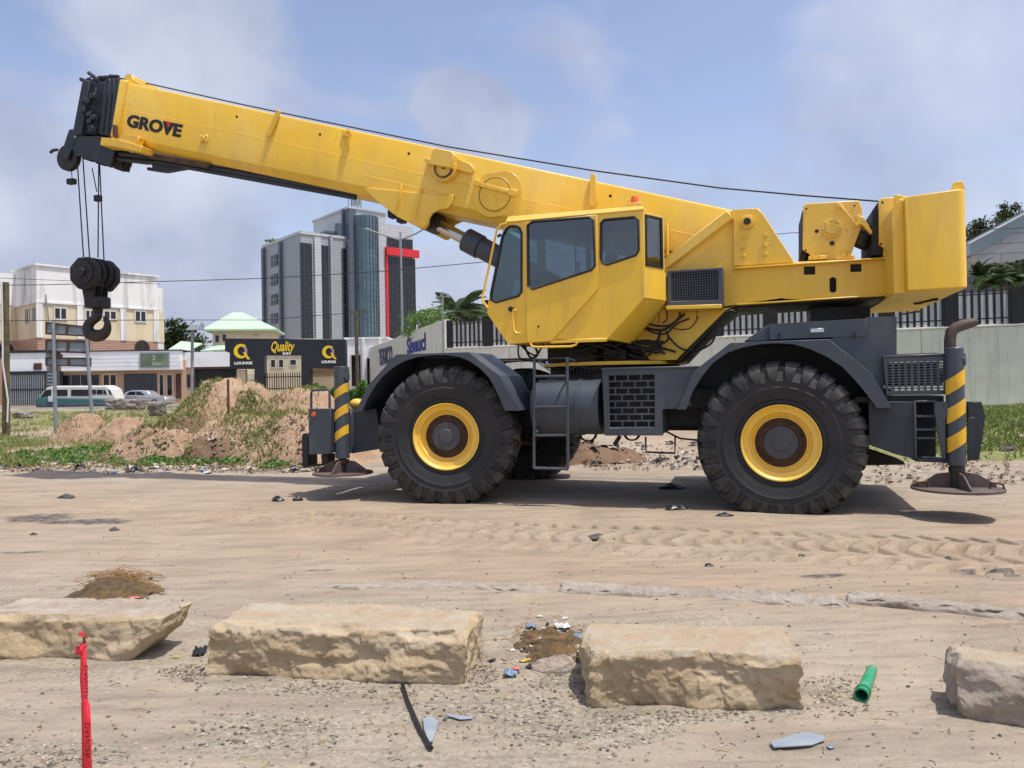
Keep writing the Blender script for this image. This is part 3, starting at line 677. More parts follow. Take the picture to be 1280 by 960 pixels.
# --- grille box between the wheels
m = MB(); O_ = C.poly([(752.5, 460.5), (872, 458), (869, 468), (857.5, 511), (828, 511.5), (828.8, 544.5), (755.5, 544.5)], .07); H_ = C.poly([(761, 468.5), (818, 467.5), (818.5, 534), (762, 534.8)], .07)
m.prism(O_, .07, .11, [H_]); O2 = C.poly([(754, 462), (828, 460.5), (828, 543), (756.5, 543)], .07); m.prism(O2, .11, .8, [[(a*.96+(O2[0][0]+O2[1][0])*.02, b*.96+(O2[0][1]+O2[2][1])*.02) for a, b in O2]])
x0, x1, z0, z1 = C.rect(752.5, 455, 872, 463, .07); m.box(x0-.01, x1+.1, .05, .75, z1-.06, z1-.035)
bx = part(m, 'grille_box', 'grey')
m = MB(); a0, a1, c0, c1 = C.rect(761, 468, 818.5, 534.5, .07); m.box(a0-.02, a1+.02, .2, .24, c0-.02, c1+.02); part(m, 'grille_back', 'black', bx, 0)
m = MB(); nr_ = 8; dh = (c1-c0)/nr_
for k in range(nr_+1): m.box(a0, a1, .078, .105, c0+k*dh-.009, c0+k*dh+.009)
for k in range(nr_):
    s_ = (a1-a0)/3.5; off = (0, .5)[k % 2]*s_
    x = a0+s_*(.5 if k % 2 else 1)
    while x < a1-.01: m.box(x-.009, x+.009, .078, .105, c0+k*dh+.009, c0+(k+1)*dh-.009); x += s_
part(m, 'grille', 'grey', bx, .002)
m = MB()
for px, py in ((846, 484), (835, 500), (845, 505), (862, 505)): q = P(px, py, .07); m.cyl(q, q-Vector((0, .02, 0)), .022, n=10)
part(m, 'bolt', 'hub', bx, 0)
# --- air tank, ladder
m = MB(); a = P(667, 509, .45); b = P(754, 509, .45); r_ = .36
prof = [(a.x, .02), (a.x+.01, r_*.5), (a.x+.04, r_*.85), (a.x+.10, r_), (b.x-.3, r_), (b.x-.295, r_+.012), (b.x-.25, r_+.012), (b.x-.245, r_), (b.x, r_)]
for s_, e_ in zip(prof[:-1], prof[1:]): m.cyl((s_[0], .45, 1.24), (e_[0], .45, 1.24), s_[1], e_[1], n=36, caps=False)
m.cyl((b.x-.001, .45, 1.24), (b.x, .45, 1.24), r_, n=36); part(m, 'tank', 'grey', bevel=0, smooth=50)
m = MB(); m.box(a.x-.06, b.x, .7, 1.3, 1.02, 1.5); part(m, 'tank_bracket', 'dark')
m = MB(); L0 = C.poly([(668, 449), (709, 447.5), (710, 586), (667.5, 585)], -.02)
pts = [(x, -.02, z) for x, z in L0]; m.tube([pts[3], pts[0], pts[1], pts[2], pts[3]][:4], .02, 8); m.tube([pts[3], pts[2]], .018, 8)
for py in (470.5, 509, 544.5): q0 = P(668, py, -.02); q1 = P(709.5, py-.5, -.02); m.tube([q0, q1], .018, 8)
q0 = P(668, 449, -.02); m.tube([q0, q0+Vector((0, .5, -.03))], .018); q0 = P(709, 448, -.02); m.tube([q0, q0+Vector((0, .5, -.03))], .018)
q0 = P(668, 544, -.02); m.tube([q0, q0+Vector((0, .3, .1))], .018)
part(m, 'ladder', 'grey', bevel=0)
m = MB(); q = [Vector((x, .5, z)) for x, z in C.poly([(807, 546), (807.5, 565), (843.5, 566.5), (844, 545)], .5)]; m.tube(q, .014, 6)
for k, (cx, r_) in enumerate(((735, 9), (790, 8))):
    for j in range(3): m.tube([P(cx+r_*(1+.1*j)*math.cos(i/12*math.pi*1.15-.2), 543+r_*.9*math.sin(i/12*math.pi*1.15-.2), .6+.1*j) for i in range(13)], .011, 6)
m.tube([P(775, 545, .5), P(768, 556, .5)], .03, 6); m.tube([P(830, 538, .6), P(850, 548, .7), P(880, 551, .7)], .013, 6); m.tube([P(722, 552, .8), P(724, 546, .8)], .02, 6)
part(m, 'hose', 'rubber', bevel=0)
# --- outriggers
def hazard(par, c, r, z0, z1, n, wd, rise, th=(-2.2, .9)):
    m = MB(); K = 14
    for k in range(n):
        zb = z0+(z1-z0)*k/max(1, n-1); vs = []; fs = []
        for i in range(K+1):
            s_ = i/K; an = math.pi*1.0+s_*math.pi; x = math.cos(an)*(r+.004); yv = math.sin(an)*(r+.004)
            zz = zb + rise*(x/r*.5+.5); vs += [(c[0]+x, c[1]+yv, zz), (c[0]+x, c[1]+yv, zz+wd)]
            if i: b = 2*i; fs.append((b-2, b, b+1, b-1))
        m.add(vs, fs)
    return m.build('stripe', M['hazyel'], par, normals=False)
M['hazyel'] = pbr('stripe_yellow', (.78, .45, .02), .45, 0, .1, 4, (.3, .2, .1), .4, 6, .03)
def outrigger(px0, px1, top, bot, v, padc, padr, padz, postw, stripes, side):
    o = empty_part('outrigger', CR); c = P((px0+px1)/2, bot, v); r = (P(px1, bot, v).x-P(px0, bot, v).x)/2; zt = P((px0+px1)/2, top, v).z
    cx, cy = c.x, v+r
    m = MB(); m.cyl((cx, cy, c.z), (cx, cy, zt), r, n=28); j = part(m, 'jack_tube', 'grey', o, .008)
    hazard(j, (cx, cy), r, *stripes)
    m = MB(); m.cyl((cx+r*.85, cy-r*.2, zt-.14), (cx+r*1.12, cy-r*.3, zt-.14), .05, n=10); m.box(cx+r*.6, cx+r*1.05, cy-r*.5, cy+r*.4, zt-.2, zt-.07); part(m, 'jack_lug', 'grey', j, 0)
    m = MB(); zp = padz; m.lathe([(zp-.012, padr), (zp+.012, padr), (zp+.014, padr-.02), (zp+.014, .02)], (cx, cy, 0), n=48, axis='z'); m.lathe([(zp-.012, padr), (zp-.012, .01)], (cx, cy, 0), n=48, axis='z')
    pd = part(m, 'foot_plate', 'padsteel', o, 0)
    m = MB(); m.cyl((cx, cy, zp), (cx, cy, c.z), postw*.95, n=18); m.lathe([(c.z-.02, r*.92), (c.z-.07, r*.85), (c.z-.075, .02)], (cx, cy, 0), n=24, axis='z'); part(m, 'jack_rod', 'grease', o, 0)
    m = MB()
    for k in range(4):
        t_ = k*math.pi/2+.12; d = Vector((math.cos(t_), math.sin(t_), 0)); nn = Vector((-d.y, d.x, 0))*.01
        b = Vector((cx, cy, zp+.012)); A = [b+d*postw*.6, b+d*padr*.86, b+d*padr*.86+Vector((0,0,.03)), b+d*(padr*.45)+Vector((0,0,.15)), b+d*postw*.6+Vector((0,0,.17))]
        n_ = len(A); m.add([p-nn for p in A]+[p+nn for p in A], [tuple(range(n_)), tuple(range(2*n_-1, n_-1, -1))]+[(i, (i+1) % n_, n_+(i+1) % n_, n_+i) for i in range(n_)])
    part(m, 'gusset', 'padsteel', o, .003)
    m = MB()
    for s_ in (-1, 1):
        q = Vector((cx+s_*padr*.78, cy-padr*.15, zp+.01)); m.tube([q+Vector((-s_*.06, 0, 0)), q+Vector((-s_*.05, -.01, .07)), q+Vector((s_*.06, -.01, .055)), q+Vector((s_*.075, 0, 0))], .013, 8)
    part(m, 'handle', 'rust', o, 0); return o
s0 = P(424, 590, .08); f0 = P(424, 573, .08); fz = lambda py: P(424, py, .08).z
zf_ = fz(592)
of_ = outrigger(415.7, 431.6, 458, 573.5, .08, None, .42, zf_, .055, (fz(555), fz(502)-.005, 3, .125, .14), -1)
rz = lambda py: P(1198, py, .0).z
or_ = outrigger(1186.5, 1210.5, 434, 583, .0, None, .455, rz(612), .075, (rz(567), rz(493)-.01, 3, .165, .13), 1)
# front outrigger box
ob = empty_part('outrigger_box', CR)
m = MB(); m.prism(C.poly([(385.5, 511), (413, 510.5), (413, 567.5), (386, 568)], .06), .06, .1); m.prism(C.poly([(413, 510.5), (417, 512), (417, 565), (413, 567.5)], .1), .1, .14)
x0, x1, z0, z1 = C.rect(386, 511, 413, 568, .1); m.box(x0, x1, .1, 3.2, z0+.02, z1-.02); part(m, 'beam', 'grey', ob)
m = MB(); m.prism(C.poly([(429, 511), (438, 510.5), (440.5, 523), (440, 566), (429, 568)], .2), .2, .26); m.prism(C.poly([(410, 511), (417, 525), (417, 560), (410, 566)], .12), .12, .2); part(m, 'guard_plate', 'grey', ob)
m = MB(); q = [P(x, y_, .08) for x, y_ in ((389, 511), (389, 491), (391, 488), (410, 487), (412, 490), (412, 511))]; m.tube(q, .018, 8); part(m, 'grab_rail', 'grey', ob, 0)
m = MB(); q = P(392.5, 518, .06); m.cyl(q, q-Vector((0, .02, 0)), .035, n=20); part(m, 'marker_lamp', 'orange', ob, .004)
m = MB(); q0 = P(433.5, 497, .5); m.bar(q0, q0-Vector((0, 0, .5)), .03, .03); part(m, 'stay', 'grey', ob)
m = MB(); m.prism(C.poly([(377, 544), (380, 541.5), (385, 543), (385, 584), (377.5, 585)], .3), .3, .55); m.prism(C.poly([(401, 568), (410, 568), (410, 580), (402, 581)], .3), .3, .5); m.prism(C.poly([(385, 581), (402, 580), (402, 582.5), (385, 584)], .3), .3, .4); part(m, 'mud_flap', 'rubber', ob)
m = MB(); m.ball(P(446, 505, .6), .09, 10, (1.2, 1, .9)); part(m, 'valve_cap', 'yellow', ob, 0)
m = MB(); m.prism(C.poly([(438, 516), (470, 510), (478, 560), (470, 562), (439, 567)], .25), .25, 3.0); part(m, 'front_frame', 'dark')
# rear body
m = MB(); m.prism(C.poly([(1086, 500), (1110, 502), (1143, 502), (1143, 574), (1120, 568), (1086, 556)], .12), .12, 3.2); part(m, 'rear_frame', 'dark')
m = MB(); m.prism(C.poly([(1000, 560), (1060, 553), (1130, 577), (1132, 581), (1075, 582)], 1.6), 1.6, 2.1); part(m, 'tow_bracket', 'black')
rb = empty_part('outrigger_box', CR)
m = MB(); m.prism(C.poly([(1143, 503), (1170, 503), (1170, 575), (1143, 575)], .5), .5, 2.8); part(m, 'beam', 'black', rb)
m = MB(); m.prism(C.poly([(1168, 502), (1187, 502), (1187, 520), (1182, 521), (1182.5, 574), (1179, 574), (1168, 514)], .05), .05, .1)
m.prism(C.poly([(1182, 521), (1188, 521), (1188, 576), (1183, 575)], .1), .1, .3); part(m, 'guard_plate', 'grey', rb)
m = MB(); m.prism(C.poly([(1210, 502), (1227, 502), (1232, 520), (1224, 575), (1212, 576)], .12), .12, .2); m.prism(C.poly([(1210, 522), (1219, 521), (1219, 575), (1210, 576)], .08), .08, .12); m.prism(C.poly([(1209, 575), (1145, 573), (1145, 577), (1209, 580)], .1), .1, .4); part(m, 'guard_plate', 'dark', rb)
m = MB()
for py in (501.9, 520.5, 537, 547.8): a = P(1143.5, py, .1); b = P(1171, py, .1); m.box(a.x, b.x, .1, .22, a.z-.012, a.z+.012)
for px in (1143.5,): a = P(px, 502, .1); b = P(px, 574, .1); m.box(a.x-.012, a.x+.012, .098, .2, b.z, a.z)
part(m, 'step', 'grey', rb)
# perforated guard and exhaust
gd = empty_part('exhaust_guard', CR)
Og = C.poly([(1104, 446), (1184, 443), (1185, 493), (1108, 494)], .14); x0, x1, z0, z1 = C.rect(1104, 444.5, 1184.5, 493.5, .14)
holes = []; nxh, nzh = 9, 11
for i in range(nxh):
    for j in range(nzh):
        cx = x0+(x1-x0)*(.105+.1*i); cz = z0+(z1-z0)*(.13+.07*j); hw, hh = (x1-x0)*.032, (z1-z0)*.019
        holes.append([(cx-hw, cz-hh), (cx+hw, cz-hh), (cx+hw, cz+hh), (cx-hw, cz+hh)])
m = MB(); m.prism(Og, .14, .155, holes); part(m, 'perforated_panel', 'grey', gd, 0, smooth=0)
m = MB(); a = P(1105, 447, .14); b = P(1184, 444, .14); m.hexa([(a.x, .14, a.z-.02), (b.x, .14, b.z-.02), (b.x, .7, b.z+.0), (a.x, .7, a.z+.0), (a.x, .14, a.z+.02), (b.x, .14, b.z+.02), (b.x, .7, b.z+.05), (a.x, .7, a.z+.05)])
part(m, 'guard_top', 'grey', gd); m = MB(); m.cyl(P(1106, 469, .5), P(1176, 467, .5), .14, n=24); part(m, 'silencer', 'grease', gd, 0)
m = MB(); m.tube([P(1187.5, 470, .5), P(1187.5, 425, .5), P(1189, 415, .5), P(1196, 409, .5), P(1207, 405.5, .5), P(1221, 402, .5)], [.062, .062, .063, .064, .06, .045], 16); part(m, 'exhaust_pipe', 'padsteel', gd, 0)
m = MB(); x0, x1, z0, z1 = C.rect(1104, 495, 1180, 503, .2); m.box(x0-.3, x1, .2, .8, z0, z1); part(m, 'guard_shelf', 'black', gd)
# engine hood
hd = empty_part('engine_hood', CR)
m = MB(); m.prism(C.poly([(1036, 424), (1083, 402), (1083, 396.5), (1121, 395.5), (1121, 447), (1105, 458), (1105, 500), (1086, 500), (1085, 466), (1036, 432)], .25), .25, 2.9); part(m, 'hood_side', 'grey', hd)
m = MB(); m.prism(C.poly([(930, 426.5), (960, 406), (1083, 398.5), (1083, 420), (960, 426)], .3), .3, 2.9); part(m, 'hood_deck', 'grey', hd)
m = MB(); m.prism(C.poly([(961, 405), (1083, 398), (1083.5, 420), (961.5, 424.5)], .24), .24, .3); tb = part(m, 'tool_box', 'grey', hd, .008)
m = MB(); x0, x1, z0, z1 = C.rect(1013, 410.5, 1030, 415.5, .235); m.box(x0, x1, .225, .24, z0, z1); part(m, 'latch', 'chrome', tb, .002)
m = MB()
for px in (974, 1068): q = P(px, 419, .24); m.box(q.x-.012, q.x+.012, .225, .24, q.z-.03, q.z+.03)
part(m, 'hinge', 'black', tb, 0)
m = MB(); m.prism(C.poly([(1014, 385), (1088, 382), (1088, 397), (1014, 402)], 1.4), 1.4, 2.4); part(m, 'air_cleaner', 'black', hd)
# --- turntable
uc = P(768, 460, 1.675).x; VC = 1.675
m = MB(); m.cyl((uc, VC, 1.42), (uc, VC, 1.66), .98, n=64); m.cyl((uc, VC, 1.66), (uc, VC, 1.78), .9, n=64)
for k in range(96):
    t_ = 2*math.pi*k/96; d = Vector((math.cos(t_), math.sin(t_), 0)); m.bar(Vector((uc, VC, 1.66))+d*.91, Vector((uc, VC, 1.78))+d*.91, .02, .03, (d.x, d.y, 0))
part(m, 'slewing_ring', 'grease', bevel=0)
m = MB(); m.cyl((uc, VC, 1.785), (uc, VC, 1.83), 1.02, n=64); part(m, 'turntable_plate', 'yellow', bevel=0)
# --- superstructure side plates
ss_ = empty_part('superstructure', CR)
vN = 1.0
side_px = [(826, 331), (916, 262), (947, 260), (953, 266), (993, 327.5), (1123, 322), (1123, 368), (921, 381), (907, 388), (896, 399), (851, 444), (846, 450), (812, 450), (800, 436), (790, 400), (780, 345)]
holes_px = [[(1005, 333), (1019, 332.5), (1019, 343), (1005, 343.5)], [(1063, 330), (1077, 329.5), (1077, 339.5), (1063, 340)], [(1037, 348), (1041, 346), (1045.5, 348), (1045.5, 364), (1041, 366), (1037, 364)]]
m = MB(); m.prism(C.poly(side_px, vN), vN, vN+.05, [C.poly(h, vN) for h in holes_px]); part(m, 'side_plate', 'yellow', ss_, .006)
m = MB(); m.prism(C.poly(side_px, vN), 3.35-vN-.05, 3.35-vN); part(m, 'side_plate', 'yellow', ss_, .006)
m = MB(); m.prism(C.poly([(1000, 327), (1118, 323), (1118, 366), (1000, 372)], vN), vN+.12, vN+.16); m.prism(C.poly([(715, 448), (846, 448), (905, 388), (921, 378), (1122, 366), (1122, 371), (921, 384), (900, 400), (850, 452), (715, 452)], vN), vN+.06, 3.35-vN-.06); part(m, 'cross_and_backing_plate', 'grease', ss_)  # dark sheet added behind the holes to hide the sky; then the underside plate
m = MB()   # deck flange and the lap plate of the boom foot
for seg_ in (((915.6, 336), (1122, 322)),): a = P(*seg_[0], vN-.03); b = P(*seg_[1], vN-.03); m.bar(Vector((a.x, vN-.03, a.z)), Vector((b.x, vN-.03, b.z)), .09, .018)
a = P(921, 381, vN-.02); b = P(1122, 368, vN-.02); m.bar(a, b, .08, .02)
m.prism(C.poly([(916.5, 262.5), (946, 260.7), (953, 267), (992, 327.5), (917, 333)], vN), vN-.03, vN+.0)
part(m, 'flange', 'yellow', ss_)
m = MB(); a = P(826, 336, vN-.06); b = P(913, 269, vN-.06); m.bar(a+Vector((0, -.03, 0)), b+Vector((0, -.03, 0)), .14, .13); a = P(826, 336, vN-.06); m.box(a.x-.02, a.x+.1, vN-.13, vN+.02, a.z-.1, a.z+.07); part(m, 'brace', 'yellow', ss_, .012)
m = MB(); q = P(934, 278, vN-.03); m.cyl(q, q-Vector((0, .05, 0)), .085, n=24); m.cyl(q, q-Vector((0, .07, 0)), .06, n=24)
for px, py in ((930, 297), (930, 309), (930, 320), (957, 294), (957, 307), (957, 318)): b = P(px, py, vN-.03); m.cyl(b, b-Vector((0, .03, 0)), .022, n=8)
part(m, 'pivot_pin', 'yellow', ss_, .003); m = MB(); m.cyl(q-Vector((0, .06, 0)), q-Vector((0, .09, 0)), .045, n=16); part(m, 'pin_cap', 'grease', ss_, .003)
m = MB()
for px, py in ((1119, 329), (1119, 362), (1119, 345)): b = P(px, py, vN); m.cyl(b, b-Vector((0, .01, 0)), .014, n=8)
for px, py, r_ in ((1000, 257, 0),): pass
part(m, 'bolt', 'black', ss_, 0)
# oil cooler
oc = empty_part('oil_cooler', CR); v_ = .72
Oc = C.poly([(834, 338.5), (904, 334), (904, 383), (834, 384)], v_); Hc = C.poly([(839, 341), (898, 337.5), (898, 374.5), (839, 376.5)], v_)
m = MB(); m.prism(Oc, v_, v_+.03, [Hc]); m.prism(Oc, v_+.03, vN, [[(a*.97+Oc[0][0]*.015+Oc[1][0]*.015, b*.97+.03*(Oc[0][1]+Oc[2][1])/2) for a, b in Oc]]); part(m, 'casing', 'grey', oc)
m = MB(); m.prism(C.poly([(836, 340), (903, 336), (903, 380), (836, 382)], v_), v_+.1, v_+.14); part(m, 'core', 'black', oc, 0)
m = MB(); x0, x1, z0, z1 = C.rect(837, 338, 901, 376, v_)
for k in range(21): x = x0+(x1-x0)*k/20; m.box(x-.004, x+.004, v_+.004, v_+.012, z0-.02, z1)
for k in range(13): z = z0+(z1-z0)*k/12; m.box(x0, x1, v_+.012, v_+.018, z-.004, z+.004)
part(m, 'mesh_grille', 'grey', oc, 0)
m = MB(); a = P(834, 386, v_+.1); b = P(903, 384, v_+.1); m.bar(a, b, .3, .05); part(m, 'bracket', 'yellow', oc)
# --- hoses and clutter under the cab
m = MB(); m.box(uc-.85, uc+.5, 1.12, 2.4, 1.84, 2.25); m.box(uc-.5, uc-.1, .95, 1.1, 1.84, 2.02); m.box(uc+.0, uc+.3, .9, 1.1, 1.84, 2.0); part(m, 'valve_block', 'grease')
def hosep(pts, v, r=.012):
    q = [P(x, y_, v) for x, y_ in pts]; out = []
    for i in range(len(q)-1):
        p0 = q[max(i-1, 0)]; p1 = q[i]; p2 = q[i+1]; p3 = q[min(i+2, len(q)-1)]
        for k in range(5):
            t_ = k/5; out.append(.5*((2*p1)+(p2-p0)*t_+(2*p0-5*p1+4*p2-p3)*t_*t_+(3*p1-p0-3*p2+p3)*t_**3))
    out.append(q[-1]); return out, r
m = MB()
def H(pts, v=.9, r=.012): a, b = hosep(pts, v, r); m.tube(a, b, 6)
H([(797, 402), (812, 411), (830, 412), (842, 404), (856, 392)], .9, .018); H([(799, 398), (815, 406), (835, 407), (848, 398), (850, 390)], .88, .015); H([(797, 405), (815, 415), (832, 417), (846, 405), (862, 398)], .86, .013)
H([(825, 414), (822, 425), (810, 430), (800, 428), (790, 432)], .9, .02); H([(833, 414), (835, 424), (826, 430), (812, 431)], .88, .015); H([(838, 408), (850, 412), (864, 409), (873, 396)], .9, .008); H([(835, 420), (850, 435), (870, 438), (890, 428), (897, 405)], .92, .014)
H([(797, 444), (806, 447), (815, 440), (822, 430)], .86, .012); H([(790, 438), (800, 441), (812, 438), (820, 428)], .84, .011); H([(823, 378), (824, 400), (822, 404)], .9, .006); H([(871, 372), (871, 400)], .9, .006); H([(832, 385), (834, 398), (828, 404)], .9, .01)
for k in range(26):
    x = random.uniform(690, 800); y0 = random.uniform(428, 446); H([(x, y0), (x+random.uniform(8, 20), y0+random.uniform(-7, 7)), (x+random.uniform(22, 40), y0+random.uniform(-8, 6)), (x+random.uniform(45, 60), y0+random.uniform(-6, 4))], random.uniform(.75, 1.1), random.choice((.01, .014, .018)))
H([(648, 430), (648, 443), (652, 449), (665, 451), (690, 450)], .8, .014); H([(650, 430), (660, 440), (670, 444), (676, 436), (680, 430)], .8, .014); H([(655, 431), (663, 447), (672, 443), (668, 432)], .78, .018)
H([(712, 462), (725, 458), (740, 461), (752, 458)], .5, .014); H([(700, 466), (720, 470), (745, 466)], .6, .012)
part(m, 'hose_bundle', 'rubber', bevel=0)
m = MB(); random.seed(5)
for k in range(14): t_ = k/13; q = P(905-50*t_, 391+55*t_, 1.2); m.cyl(q, q+Vector((.0, .5, 0)), .05, n=8)
H([(907, 390), (915, 388), (918, 392), (912, 396)], .95, .012)
part(m, 'hose_tray', 'grease', bevel=0)
# --- winches
def winch(name, px_poly, v0, v1, dk, hubp, fr_=.34):
    o = empty_part(name, CR)
    for va, vb in ((v0, v0+.05), (v1-.05, v1)): m = MB(); m.prism(C.poly(px_poly, v0), va, vb); part(m, 'side_plate', 'yellow', o, .008)
    c = P(*hubp, v0); m = MB(); m.cyl((c.x, v0+.05, c.z), (c.x, v1-.05, c.z), fr_*.62, n=28); m.cyl((c.x, v0+.06, c.z), (c.x, v0+.1, c.z), fr_, n=28); m.cyl((c.x, v1-.1, c.z), (c.x, v1-.06, c.z), fr_, n=28); part(m, 'drum', 'grease', o, 0)
    m = MB(); d0, d1 = dk; m.prism(C.poly(d0, v0), v0+.055, v1-.055); part(m, 'guard', 'black', o); return o, c
w1, c1_ = winch('winch', [(1004, 257), (1008, 254.5), (1072, 250.5), (1075, 252), (1078, 262), (1077, 283), (1064, 318), (1066, 324), (1009, 326.5), (1013, 318), (1003, 312)], 1.12, 2.2, ([(1003, 262), (1009, 262), (1009, 318), (1003, 312)], 0), (1039.5, 286), .34)
m = MB(); m.cyl(c1_, c1_-Vector((0, .03, 0)), .12, n=12); m.cyl(c1_, c1_-Vector((0, .05, 0)), .075, n=24)
for k in range(8): t_ = k*math.pi/4; q = c1_+Vector((math.cos(t_)*.1, -.03, math.sin(t_)*.1)); m.cyl(q, q-Vector((0, .015, 0)), .018, n=6)
part(m, 'hub_cover', 'yellow', w1, .003)
m = MB()
for px, py, r_ in ((1021, 289, .025), (1040, 304, .03), (1008, 261, .012), (1068, 257, .012), (1007, 313, .012)): q = P(px, py, 1.12); m.cyl(q, q-Vector((0, .006, 0)), r_, n=12)
part(m, 'bolt', 'grease', w1, 0)
m = MB(); m.bar(P(1050, 257, 1.05), P(1072, 283, 1.05), .04, .03); m.bar(P(1046, 256, 1.07), P(1053, 259, 1.07), .05, .06); m.prism(C.poly([(1072, 268), (1080, 272), (1091, 290), (1089, 293), (1078, 281), (1071, 280)], 1.05), 1.05, 1.12); part(m, 'brake_arm', 'yellow', w1)
m = MB(); m.cyl(P(1085, 288, 1.3), P(1073, 309, 1.3), .10, n=20); part(m, 'motor', 'grease', w1, .01)
m = MB(); m.cyl(P(1087, 284, 1.3), P(1082, 293, 1.3), .105, n=20); part(m, 'motor_flange', 'rust', w1, .004)
for px in (1022, 1056): m = MB(); q = P(px, 320, 1.1); m.box(q.x-.11, q.x+.11, 1.06, 1.12, q.z-.05, q.z+.0); part(m, 'foot_bracket', 'yellow', w1)
m = MB()
for px in (1016, 1024, 1055, 1062): q = P(px, 319, 1.06); m.cyl(q, q-Vector((0, .025, 0)), .02, n=6)
part(m, 'bolt', 'yellow', w1, 0)
w2, c2_ = winch('auxiliary_winch', [(1098.5, 250), (1103, 247.5), (1136, 245), (1136, 321), (1110, 322), (1112, 314), (1099, 306)], 1.0, 2.2, ([(1091, 262), (1099, 250), (1099, 306), (1107, 317), (1091, 318)], 0), (1118, 281), .17)
m = MB(); q = P(1117.5, 281.5, 1.0); m.cyl(q, q-Vector((0, .006, 0)), .025, n=12)
for px, py in ((1103, 253), (1101, 305)): q = P(px, py, 1.0); m.cyl(q, q-Vector((0, .006, 0)), .014, n=12)
part(m, 'bolt', 'grease', w2, 0)
m = MB()
for px in (1108, 1117): q = P(px, 318, .98); m.box(q.x-.03, q.x+.05, .97, 1.0, q.z-.05, q.z+.04)
part(m, 'foot_bracket', 'yellow', w2)
# --- counterweight
cw = empty_part('counterweight', CR); v0, v1 = .22, 3.13
a = P(1130, 246, v0); b = P(1136, 363.5, v0); c = P(1214, 358.5, v0); d = P(1206, 235, v0)
xl = (a.x+b.x)/2; xr = (c.x+d.x)/2; zb = (b.z+c.z)/2; zt = (a.z+d.z)/2
m = MB(); n_ = 6; rr = .10; ring = []
prof = [(xl, v0)] + [(xr-rr+math.sin(i/n_*math.pi/2)*rr, v0+rr-math.cos(i/n_*math.pi/2)*rr) for i in range(n_+1)] + [(xr-rr+math.cos(i/n_*math.pi/2)*rr, v1-rr+math.sin(i/n_*math.pi/2)*rr) for i in range(n_+1)] + [(xl, v1)]
def zl(x, z, k): return z+(x-xl)/(xr-xl)*k
bot = [(x, v, zl(x, b.z, c.z-b.z)) for x, v in prof]; top = [(x, v, zl(x, a.z, d.z-a.z)) for x, v in prof]; k = len(prof)
m.add(bot+top, [tuple(range(k-1, -1, -1)), tuple(range(k, 2*k))]+[(i, (i+1) % k, k+(i+1) % k, k+i) for i in range(k)]); part(m, 'weight_block', 'yellow', cw, .012)
m = MB(); m.prism([(xl-.12, b.z-.01), (xl, b.z-.01), (xl, a.z), (xl-.05, a.z), (xl-.12, a.z-.1)], v0+.12, v1-.12); part(m, 'front_plate', 'yellow', cw)
m = MB()
for px, py in ((1197, 233), ): q = P(px, py, v0+.12); m.prism([(q.x-.07, q.z-.04), (q.x+.07, q.z-.04), (q.x+.05, q.z+.05), (q.x-.04, q.z+.05)], v0+.1, v0+.14)
m.prism([(xr-.02, zt-.05), (xr+.02, zt-.05), (xr+.02, zt+.1), (xr-.01, zt+.1)], v0+.3, v0+.36); q = P(1122, 248, v0+.2); m.prism([(q.x-.04, q.z-.12), (q.x+.04, q.z-.05), (q.x+.05, q.z+.02), (q.x-.04, q.z+.04)], v0+.15, v0+.2); part(m, 'lifting_lug', 'yellow', cw)
m = MB()
for px, py, qx, qy in ((1143, 380, 1172, 374), (1124, 393, 1152, 389)): 
    r1 = ray(px, py); 
    def onb(px, py):
        r = ray(px, py); t_ = (b.z-.006+C.O.z-EYE.z)/r.z; return C.loc(EYE+r*t_)
    p_ = onb(px, py); q_ = onb(qx, qy); m.tube([p_, (p_*.7+q_*.3), q_], .013, 6); e = (q_-p_).normalized(); nn = Vector((-e.y, e.x, 0))
    for s_ in (-1, 1): m.tube([p_, p_+e*.09+nn*.05*s_], .012, 6); m.tube([q_, q_-e*.07+nn*.04*s_], .012, 6)
part(m, 'underside_slot', 'grease', cw, 0)
# --- boom
bo = empty_part('boom', CR); vb0, vb1 = 1.25, 2.10
def cross(T, Q, v0, v1, ch=.12, rt=.04):
    d = (Q-T).normalized(); perp = Vector((d.z, 0, -d.x))
    T = Vector((T.x, 0, T.z)); Q = Vector((Q.x, 0, Q.z)); d = (Q-T).normalized()
    def pt(p, v): return Vector((p.x, v, p.z))
    return [pt(T+d*rt, v0), pt(T+d*rt*.3, v0+rt*.3), pt(T, v0+rt), pt(T, v1-rt), pt(T+d*rt*.3, v1-rt*.3), pt(T+d*rt, v1), pt(Q, v1), pt(Q+d*ch, v1-ch), pt(Q+d*ch, v0+ch), pt(Q, v0)]
def loft(st, cap=True):
    m = MB(); n = len(st[0]); fs = []
    for k in range(len(st)-1): fs += [(k*n+i, k*n+(i+1) % n, (k+1)*n+(i+1) % n, (k+1)*n+i) for i in range(n)]
    if cap: fs += [tuple(range(n-1, -1, -1)), tuple(range((len(st)-1)*n, len(st)*n))]
    return m.add([p for s_ in st for p in s_], fs)
T0, Q0 = P(160, 103, vb0), P(149, 170, vb0); T1, Q1 = P(935, 266, vb0), P(915, 329, vb0)
part(loft([cross(T0, Q0, vb0, vb1), cross(T1, Q1, vb0, vb1)]), 'base_section', 'yellow', bo, .004)
ax = (T1-T0); ax.y = 0; ax.normalize(); dn = Vector((ax.z, 0, -ax.x)); dn = dn if dn.z < 0 else -dn
